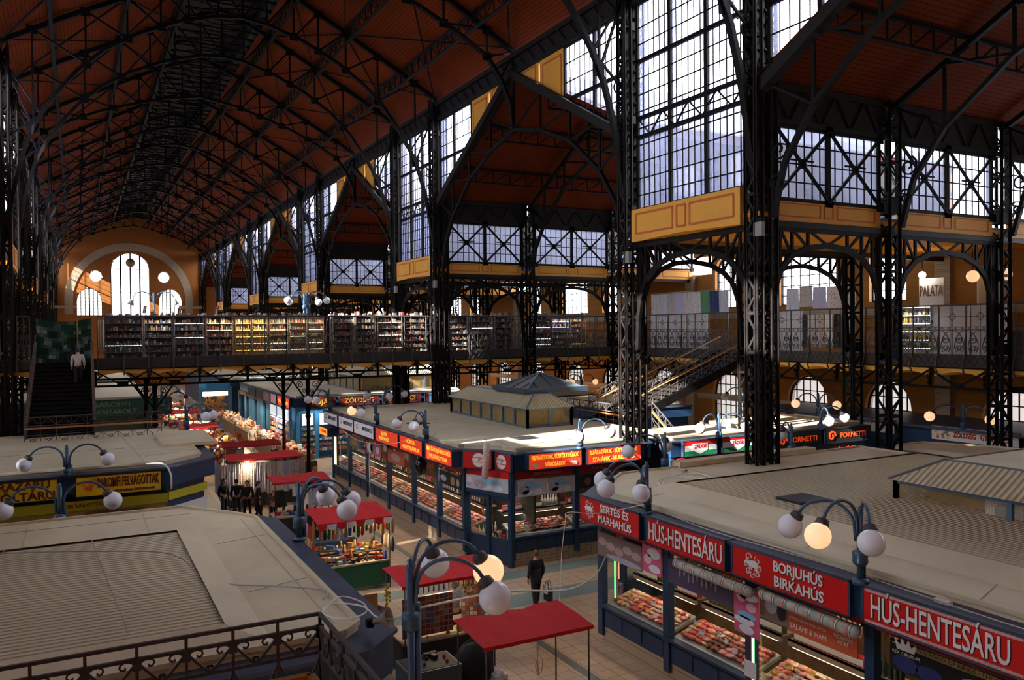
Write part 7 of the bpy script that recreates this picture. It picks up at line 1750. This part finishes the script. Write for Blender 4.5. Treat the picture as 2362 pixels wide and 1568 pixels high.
t = thing('lit_doorway', 'brightly lit blue framed shop opening at the far end of the right counter', 'shop window', (11.2, 79, 0)); m = MB(); m.box(-1.4, 0, 3.0, 1.4, .3, 3.9); m.box(-1.4, 0, 0, -1.2, .3, 3); m.box(1.2, 0, 0, 1.4, .3, 3); m.build('frame', mat('bright_blue_frame', (.04, .19, .34), .4), t); m = MB(); m.box(-1.1, -.05, 2.5, 1.1, 0, 2.9); m.build('light_strip', TUBE, t); heap('assorted_goods', 'golden goods inside the brightly lit far opening', 10.2, 12.2, 79.2, 79.8, .9, 2.4, 90, [BRT[1], BRT[7], BRT[3]], .1, .25, seed=99)
for i, (x, y) in enumerate(((4.9, 49.5), (4.9, 57.5), (4.9, 63), (4.9, 70))): heap('hanging_goods', 'goods hung before the left kiosk walls, %s group beyond the bridge' % ordn[i], x-.3, x, y, y+4, .6, 2.8, 170, GARM+[WHITE], .1, .28, seed=i+80)

# ================================================================ shops on the bridge and the galleries
LEDW = mat('warm_shelf_light', (1, .9, .7), emit=(1, .78, .45), es=2.2); LEDG = mat('golden_shelf_light', (1, .8, .4), emit=(1, .58, .14), es=1.6); LEDC = mat('cool_shelf_light', (.9, .95, 1), emit=(.85, .93, 1), es=2.0); LEDB = mat('blue_shelf_light', (.4, .4, 1), emit=(.25, .25, 1), es=2.0)
METAL = mat('grey_shelf_metal', (.28, .27, .26), .4, .4)
def shelf_unit(Pf, w, label, n=6, led=None, goodsm=None, back=None, h=2.05, dens=.11, seed=0, top=True, ledfrac=1.0):
    c = Pf(w/2, 0, 6.95); t = thing('display_shelf', label, 'shelf', c); S = lambda a, b, z: Pf(a, b, z)-t.location; r = random.Random(seed)
    def bx(m, a0, a1, b0, b1, z0, z1): fbox(m, S, a0, a1, b0, b1, z0, z1)
    m = MB()
    for a in (0, w-.04): bx(m, a, a+.04, 0, .04, 6.95, 6.95+h); bx(m, a, a+.04, .4, .44, 6.95, 6.95+h)
    bx(m, 0, w, 0, .44, 6.95+h-.04, 6.95+h); m.build('frame', METAL, t)
    if back: m = MB(); bx(m, 0, w, .44, .46, 6.95, 6.95+h); m.build('back_panel', back, t)
    g = MB(); s_ = MB(); l = MB(); gm = goodsm or GD8
    for i in range(n):
        z = 7.02+i*(h-.1)/n; bx(s_, 0, w, .02, .42, z-.015, z)
        a = .05
        while a < w-.1:
            g.m = r.randrange(len(gm)); ww = r.uniform(.05, dens); hh = r.uniform(.08, (h-.1)/n*.75); bx(g, a, a+ww, .06, .14, z, z+hh); a += ww+r.uniform(.01, .06)
        if led and r.random() < ledfrac: bx(l, .05, w-.05, .0, .02, z+(h-.1)/n-.045, z+(h-.1)/n-.02)
    s_.build('shelves', METAL, t); g.build('small_goods', gm, t, kind='stuff')
    if l.v: l.build('light_strip', led, t)
    return t
PB2 = lambda x0: (lambda a, b, z: Vector((x0+a, 44.75+b, z)))
NEUT = [mat('grey_goods', (.25, .24, .23), .5), mat('cream_goods', (.55, .48, .36), .6), mat('muted_red_goods', (.26, .05, .04), .5), mat('muted_gold_goods', (.34, .21, .07), .5), mat('dark_goods', (.04, .03, .03), .6), mat('muted_blue_goods', (.09, .11, .17), .5), mat('brown_goods', (.16, .09, .05), .5)]
un = [(1.2, 1.7, None, 0, 'dim'), (3.0, 2.0, LEDC, .35, 'mixed'), (5.1, 1.15, None, 0, 'dim glass'), (6.35, 1.0, LEDW, .3, 'dark'), (7.5, .85, LEDG, 1, 'golden'), (8.4, .75, LEDG, 1, 'golden')]
un = [(1.2, 1.75, LEDC, .2, 'dim left end'), (3.0, 1.35, LEDC, .35, 'brightly striped'), (4.4, 1.45, LEDC, .2, 'grey glass'), (5.95, 1.35, LEDW, .35, 'dark souvenir'), (7.4, .8, LEDG, 1, 'first golden'), (8.25, .8, LEDG, 1, 'second golden'), (9.15, 1.0, LEDW, .6, 'white bottle'), (10.2, .95, LEDW, .6, 'warm bottle'), (11.2, .9, LEDW, .5, 'crowded glassware'), (12.6, 1.25, None, 0, 'grey framed book'), (13.9, 1.2, LEDW, .2, 'blue goods'), (15.2, 1.5, LEDW, .17, 'shaded purple'), (16.8, 1.4, LEDW, .17, 'shaded grey'), (19.5, 1.5, LEDC, .15, 'dim toy'), (21.1, 1.5, LEDC, .15, 'dim box'), (22.7, 1.4, LEDC, .1, 'dark box'), (25.3, 1.4, LEDC, .2, 'cool lit'), (26.8, 1.3, LEDB, .5, 'blue lit'), (28.2, 1.2, LEDG, .5, 'orange lit')]
for i, (x, w, led, fr, nm) in enumerate(un):
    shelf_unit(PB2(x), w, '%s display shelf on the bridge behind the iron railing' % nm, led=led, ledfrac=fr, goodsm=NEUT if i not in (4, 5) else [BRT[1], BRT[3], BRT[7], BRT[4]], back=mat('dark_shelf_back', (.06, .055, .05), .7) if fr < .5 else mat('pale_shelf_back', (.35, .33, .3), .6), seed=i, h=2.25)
    if led and fr > .3: warm_light((x+w/2, 44.55, 9.0), w*.8, 9, (1, .75, .4) if led in (LEDG, LEDW) else (.9, .95, 1), name='shelf_lamp')
for i, (x0, x1) in enumerate(((1.2, 6.0), (6.0, 12), (12.5, 18), (19.5, 24), (25.3, 29.5))): heap('bundled_goods', 'bags and folded goods piled on top of the bridge shelves, %s stretch' % ordn[i], x0, x1, 44.8, 45.2, 9.18, 9.22, int((x1-x0)*10), [METAL, mat('muted_red_goods', (.26, .05, .04), .5), mat('cream_goods', (.55, .48, .36), .6), METAL, BRT[4]], .06, .15, seed=i+200)
cols_ = ((.62, .02, .02), (.7, .7, .68), (.02, .25, .06))
for i, (x, rz) in enumerate(((2.9, .3), (4.55, -.2), (6.35, .35))):
    t = thing('small_flag', 'small red white green flag on the bridge shelves, %s from the left' % ordn[i], 'flag', (x, 44.9, 9.2)); m = MB(); m.tube([(0, 0, 0), (.12*(1 if rz > 0 else -1), 0, .55)], .008, 6); m.build('stick', WOODR, t)
    for k in range(3): m = MB(); m.plate([(.05+.05*k, 0, .12), (.10+.05*k, 0, .12), (.17+.05*k, 0, .5), (.12+.05*k, 0, .5)], .004, (0, 1, 0)); m.build(('red_stripe', 'white_stripe', 'green_stripe')[k], mat('flagc%d' % k, cols_[k], .7), t)
# green tarpaulin across the stair head
t = thing('tarpaulin', 'dark green tarpaulin hung across the bridge at the head of the left stairs', 'tarpaulin', (-.5, 43.55, 9.05)); m = MB(); nx, ny = 16, 12; g = [[(-1.15+2.3*i/nx+(.10*j/ny if i < nx/2 else -.05*j/ny), .09*math.sin(i*.9+j*.55)*(.3+j/ny)+.06*math.sin(i*.3-j*1.1), -2.05*j/ny-.16*math.sin(PI*i/nx)*(1-j/ny)) for i in range(nx+1)] for j in range(ny+1)]
for j in range(ny):
    for i in range(nx): m.quad(g[j][i], g[j][i+1], g[j+1][i+1], g[j+1][i])
m.sm = [1]*len(m.sm); m.build('sheet', mat('green_tarpaulin', (.006, .035, .022), .3, bump=.3, bscale=4), t)
m = MB(); m.bar((.55, -.1, .05), (.55, -.1, -1.9), .05); m.build('batten', mat('bamboo_batten', (.30, .17, .04), .6), t)
cloth(1.05, 43.45, 8.95, .28, 1.3, mat('beige_jacket', (.42, .34, .24), .8), 'beige jacket hanging on the railing beside the green tarpaulin', 'jacket', name='hanging_jacket')
# white panel behind the left railing, left of the stairs
t = thing('partition_panel', 'off white partition panel on the bridge left of the green tarpaulin', 'panel', (-3.0, 44.4, 6.95)); m = MB(); m.box(-1.0, 0, 0, .4, .06, 2.15); m.build('panel', mat('off_white_panel', (.42, .40, .36), .6), t)
# right gallery
PR = lambda y1: (lambda a, b, z: Vector((31.75+b, y1-a, z)))
shelf_unit(PR(23.75), 1.75, 'brightly lit glass shelf of dark goods on the right gallery', led=LEDC, goodsm=[mat('dark_goods', (.04, .03, .03), .6), BRT[1], METAL], seed=40, n=6, h=2.2, back=mat('pale_shelf_back', (.35, .33, .3), .6)); warm_light((31.6, 22.9, 8.9), 1.4, 12, (.9, .95, 1), rz=PI/2, name='shelf_lamp')
WPN = mat('white_back_panel', (.60, .58, .55), .5)
for i, (y0, y1) in enumerate(((21.95, 20.4), (20.3, 18.9), (17.9, 16.2), (31.0, 29.0), (37.6, 35.9), (39.4, 37.8), (41.1, 39.6))):
    t = thing('partition_panel', 'white back panel of a shop on the right gallery, %s' % ('right of the lit shelf', 'beside the gallery column', 'cut by the right frame edge', 'between the tablecloths and the stairs', 'nearest the stair head', 'middle one behind the stairs', 'farthest one behind the stairs')[i], 'panel', (31.85, (y0+y1)/2, 6.95)); m = MB(); m.box(0, -(y0-y1)/2, 0, .05, (y0-y1)/2, 2.15); m.build('panel', WPN, t); m = MB(); m.box(-.01, -.02, 0, 0, .02, 2.15); m.build('joint', METAL, t)
for i in range(9): cloth(32.6, 41.6-i*.78, 10.45, .72, 1.3, PT[i % 5] if i < 6 else (BRT[5], mat('navy_cloth', (.03, .05, .14), .8), PT[1])[i-6], 'garment on the high rail above the stairs, %s from the left' % ordn[i], 'garment', 'garments on the high rail', rz=PI/2, name='hanging_garment')
t = thing('clothes_rail', 'long grey rail carrying garments high above the right gallery', 'rail', (32.6, 38.5, 10.5)); m = MB(); m.tube([(0, -3.6, 0), (0, 3.6, 0)], .02, 6)
for y in (-3.5, 0, 3.5): m.tube([(0, y, 0), (0, y, -3.55)], .02, 6)
m.build('rail', METAL, t)
for i in range(5): cloth(32.2, 29.9-i*.85, 10.25 if i != 1 else 10.35, .8, 1.05, PT[(i+1) % 5], 'embroidered tablecloth high on the right gallery, %s from the left' % ordn[i], 'tablecloth', 'high tablecloths on the right gallery', rz=PI/2)
for i in range(8): cloth(31.9, 30.0-i*.52, 8.9, .46, 1.6, (PT[4], WHITE, BLACK, PT[0])[i % 4], 'folk blouse or cloth on the lower rail of the right gallery, %s from the left' % ordn[i], 'garment', 'lower garments on the right gallery', rz=PI/2, name='hanging_garment')
t = thing('clothes_rail', 'rail carrying embroidered cloths behind the right gallery railing', 'rail', (32.2, 28, 10.3)); m = MB(); m.tube([(0, -2.2, 0), (0, 2.2, 0)], .02, 6); m.tube([(-.3, -2.2, -1.38), (-.3, 2.2, -1.38)], .02, 6)
for y in (-2.1, 2.1): m.tube([(0, y, 0), (0, y, -3.35)], .02, 6); m.tube([(-.3, y, -1.38), (-.3, y, -3.35)], .02, 6)
m.build('rail', METAL, t)
t = thing('snack_bar', 'dark snack bar with a round white drum and board on the right gallery', 'kiosk', (35.0, 21.8, 6.95)); m = MB(); m.box(-.8, -2.2, 0, .8, 2.4, 1.1); m.build('counter', mat('dark_bar', (.03, .025, .02), .6), t); m = MB(); m.lathe([(.55, 1.1), (.55, 3.9)], (0, -.4, 0), 18); m.build('drum', mat('beige_drum', (.42, .33, .22), .6), t); m = MB(); m.box(-.9, 1.2, 2.2, -.8, 2.4, 3.5); m.build('board', WHITE, t)
lettering('PALATA', .7, mat('brown_board_letter', (.2, .07, .03), .5), t, (35.0-.92, 21.8+1.8, 6.95+2.9), (-1, 0), width=1.1)
t = thing('spotlight', 'glaring white spotlight beside the snack bar board', 'lamp', (33.9, 23.9, 10.6)); MB().ball((0, 0, 0), .16, n=12).build('lens', mat('spot_glow', (1, 1, 1), emit=(1, .9, .7), es=25), t); MB().tube([(0, 0, .1), (0, 0, 1.0)], .02, 6).build('stem', STEEL, t)
for i, (x, y) in enumerate(((34, 21.6), (34, 20.2), (34.5, 46.5), (34.5, 45.2), (34.5, 47.6), (34.5, 49.2))):
    t = thing('globe_lamp', 'single glowing globe hanging over the right gallery, %s from the near end' % ordn[i], 'lamp', (x, y, 10.4 if i < 2 else 10.8)); MB().ball((0, 0, 0), .26, n=20).build('globe', LIT, t); MB().tube([(0, 0, .25), (0, 0, 1.2)], .015, 6).build('stem', STEEL, t)
# flood light boxes on the nave columns
for i, (x, y) in enumerate(((18.25, 18.2), (18.25, 24.85), (18.25, 43.4), (18.25, 49.9))):
    t = thing('floodlight_box', 'small grey floodlight box clamped on the %s nave column below the ochre panel' % ordn[i+2], 'floodlight', (x, y, 11.05 if i == 0 else 10.75)); m = MB(); m.box(-.12, -.17, 0, .02, .17, .42); m.build('case', mat('grey_light_box', (.22, .22, .21), .5), t); m = MB(); m.box(-.1, -.12, .42, .0, .12, .55); m.build('bracket', STEEL, t)

# ================================================================ cables
def cable(name, label, pts, r=.012, m_=WHITE):
    o = Vector(pts[0]); t = MB(); P = [Vector(p)-o for p in pts]; Q = []
    for i in range(len(P)-1):
        p0, p1, p2, p3 = P[max(i-1, 0)], P[i], P[i+1], P[min(i+2, len(P)-1)]
        for k in range(5): u = k/5; Q.append(.5*((2*p1)+(-p0+p2)*u+(2*p0-5*p1+4*p2-p3)*u*u+(-p0+3*p1-3*p2+p3)*u**3))
    Q.append(P[-1]); t.tube(Q, r, 6); ob = t.build(name, m_, None, label=label, category='cable'); ob.location = o; return ob
GC = mat('grey_cable', (.45, .44, .42), .5)
cable('cable', 'pale cable running across the corrugated near left roof', [(-3, 17.6, 4.36), (-1.28, 17.3, 4.36), (.4, 16.5, 4.36), (1.45, 15.7, 4.35), (2.0, 14.35, 4.14), (2.85, 13.58, 4.14), (3.47, 12.96, 4.14), (3.33, 12.56, 4.14)], .014, GC)
cable('extension_lead', 'white looped extension lead on the near left roof edge', [(3.37, 12.3, 4.15), (3.62, 12.5, 4.15), (3.85, 12.2, 4.1), (3.7, 11.6, 4.15), (3.35, 11.5, 4.15), (3.15, 11.9, 4.15), (3.4, 12.25, 4.15), (3.75, 11.9, 4.15), (3.75, 11.2, 4.2), (3.95, 10.9, 4.25), (4.1, 10.5, 4.55)], .012)
cable('cable', 'white cable slung from the big foreground lamp across the aisle to the end stall', [(4.12, 10.45, 4.5), (6.0, 11.6, 4.1), (8.3, 13.3, 3.3), (10.6, 15.8, 2.6), (12.1, 17.6, 2.35)], .016)
cable('cable', 'thin white cable dropping straight onto the nearest red awning', [(11.6, 15.3, 4.2), (10.8, 16.0, 3.95), (9.95, 15.95, 4.08), (9.8, 15.85, 3.9), (9.6, 15.7, 3.2), (9.3, 15.3, 2.4), (9.1, 15.0, 2.3)], .010)
cable('cable_coil', 'loose coil of white cable lying on the near right roof', [(13.2, 16.3, 4.13), (14.1, 17.9, 4.13), (15.6, 18.2, 4.13), (15.4, 17.2, 4.13), (14.1, 16.1, 4.13), (13.4, 16.8, 4.14), (14.6, 18.0, 4.13), (15.2, 17.4, 4.13), (14.3, 16.9, 4.13), (14.9, 17.7, 4.13)], .018)
cable('cable', 'thin grey cables lying along the front ledge of the near right roof', [(11.75, 17.3, 4.04), (11.9, 15.2, 4.05), (11.7, 13, 4.04), (11.8, 10, 4.05), (11.65, 7, 4.04), (11.7, 5, 4.04)], .012, GC)
cable('cable', 'pale cable hanging below the ring signs of the middle block', [(11.9, 43, 3.6), (11.8, 38, 3.1), (11.75, 33, 3.5), (12.0, 29.6, 4.3)], .012)
cable('cable', 'white cable dropping from the backlit signs behind the souvenir cart', [(11.8, 36, 3.3), (10.6, 32.5, 2.9), (9.0, 27.5, 2.5)], .010)
cable('cable', 'white downpipe like cable at the corner of the yellow rooster sign', [(1.9, 28.5, 4.12), (2.4, 28.4, 4.1), (2.6, 28.2, 3.8), (2.62, 28.2, 3.3)], .03)
t = thing('white_carton', 'small white box lying on the front ledge of the near right roof', 'box', (11.75, 7.95, 4.0)); MB().box(-.04, -.13, 0, .04, .13, .07).build('box', WHITE, t)
t = thing('cable_plug', 'red and grey plug at the end of the white cable coil', 'plug', (15.6, 18.6, 4.13)); MB().tube([(0, 0, 0), (.12, .05, 0)], .03, 8).build('plug', RED, t); MB().tube([(-.14, -.06, 0), (0, 0, 0)], .035, 8).build('body', GC, t)
# ---------------------------------------------------------------- end
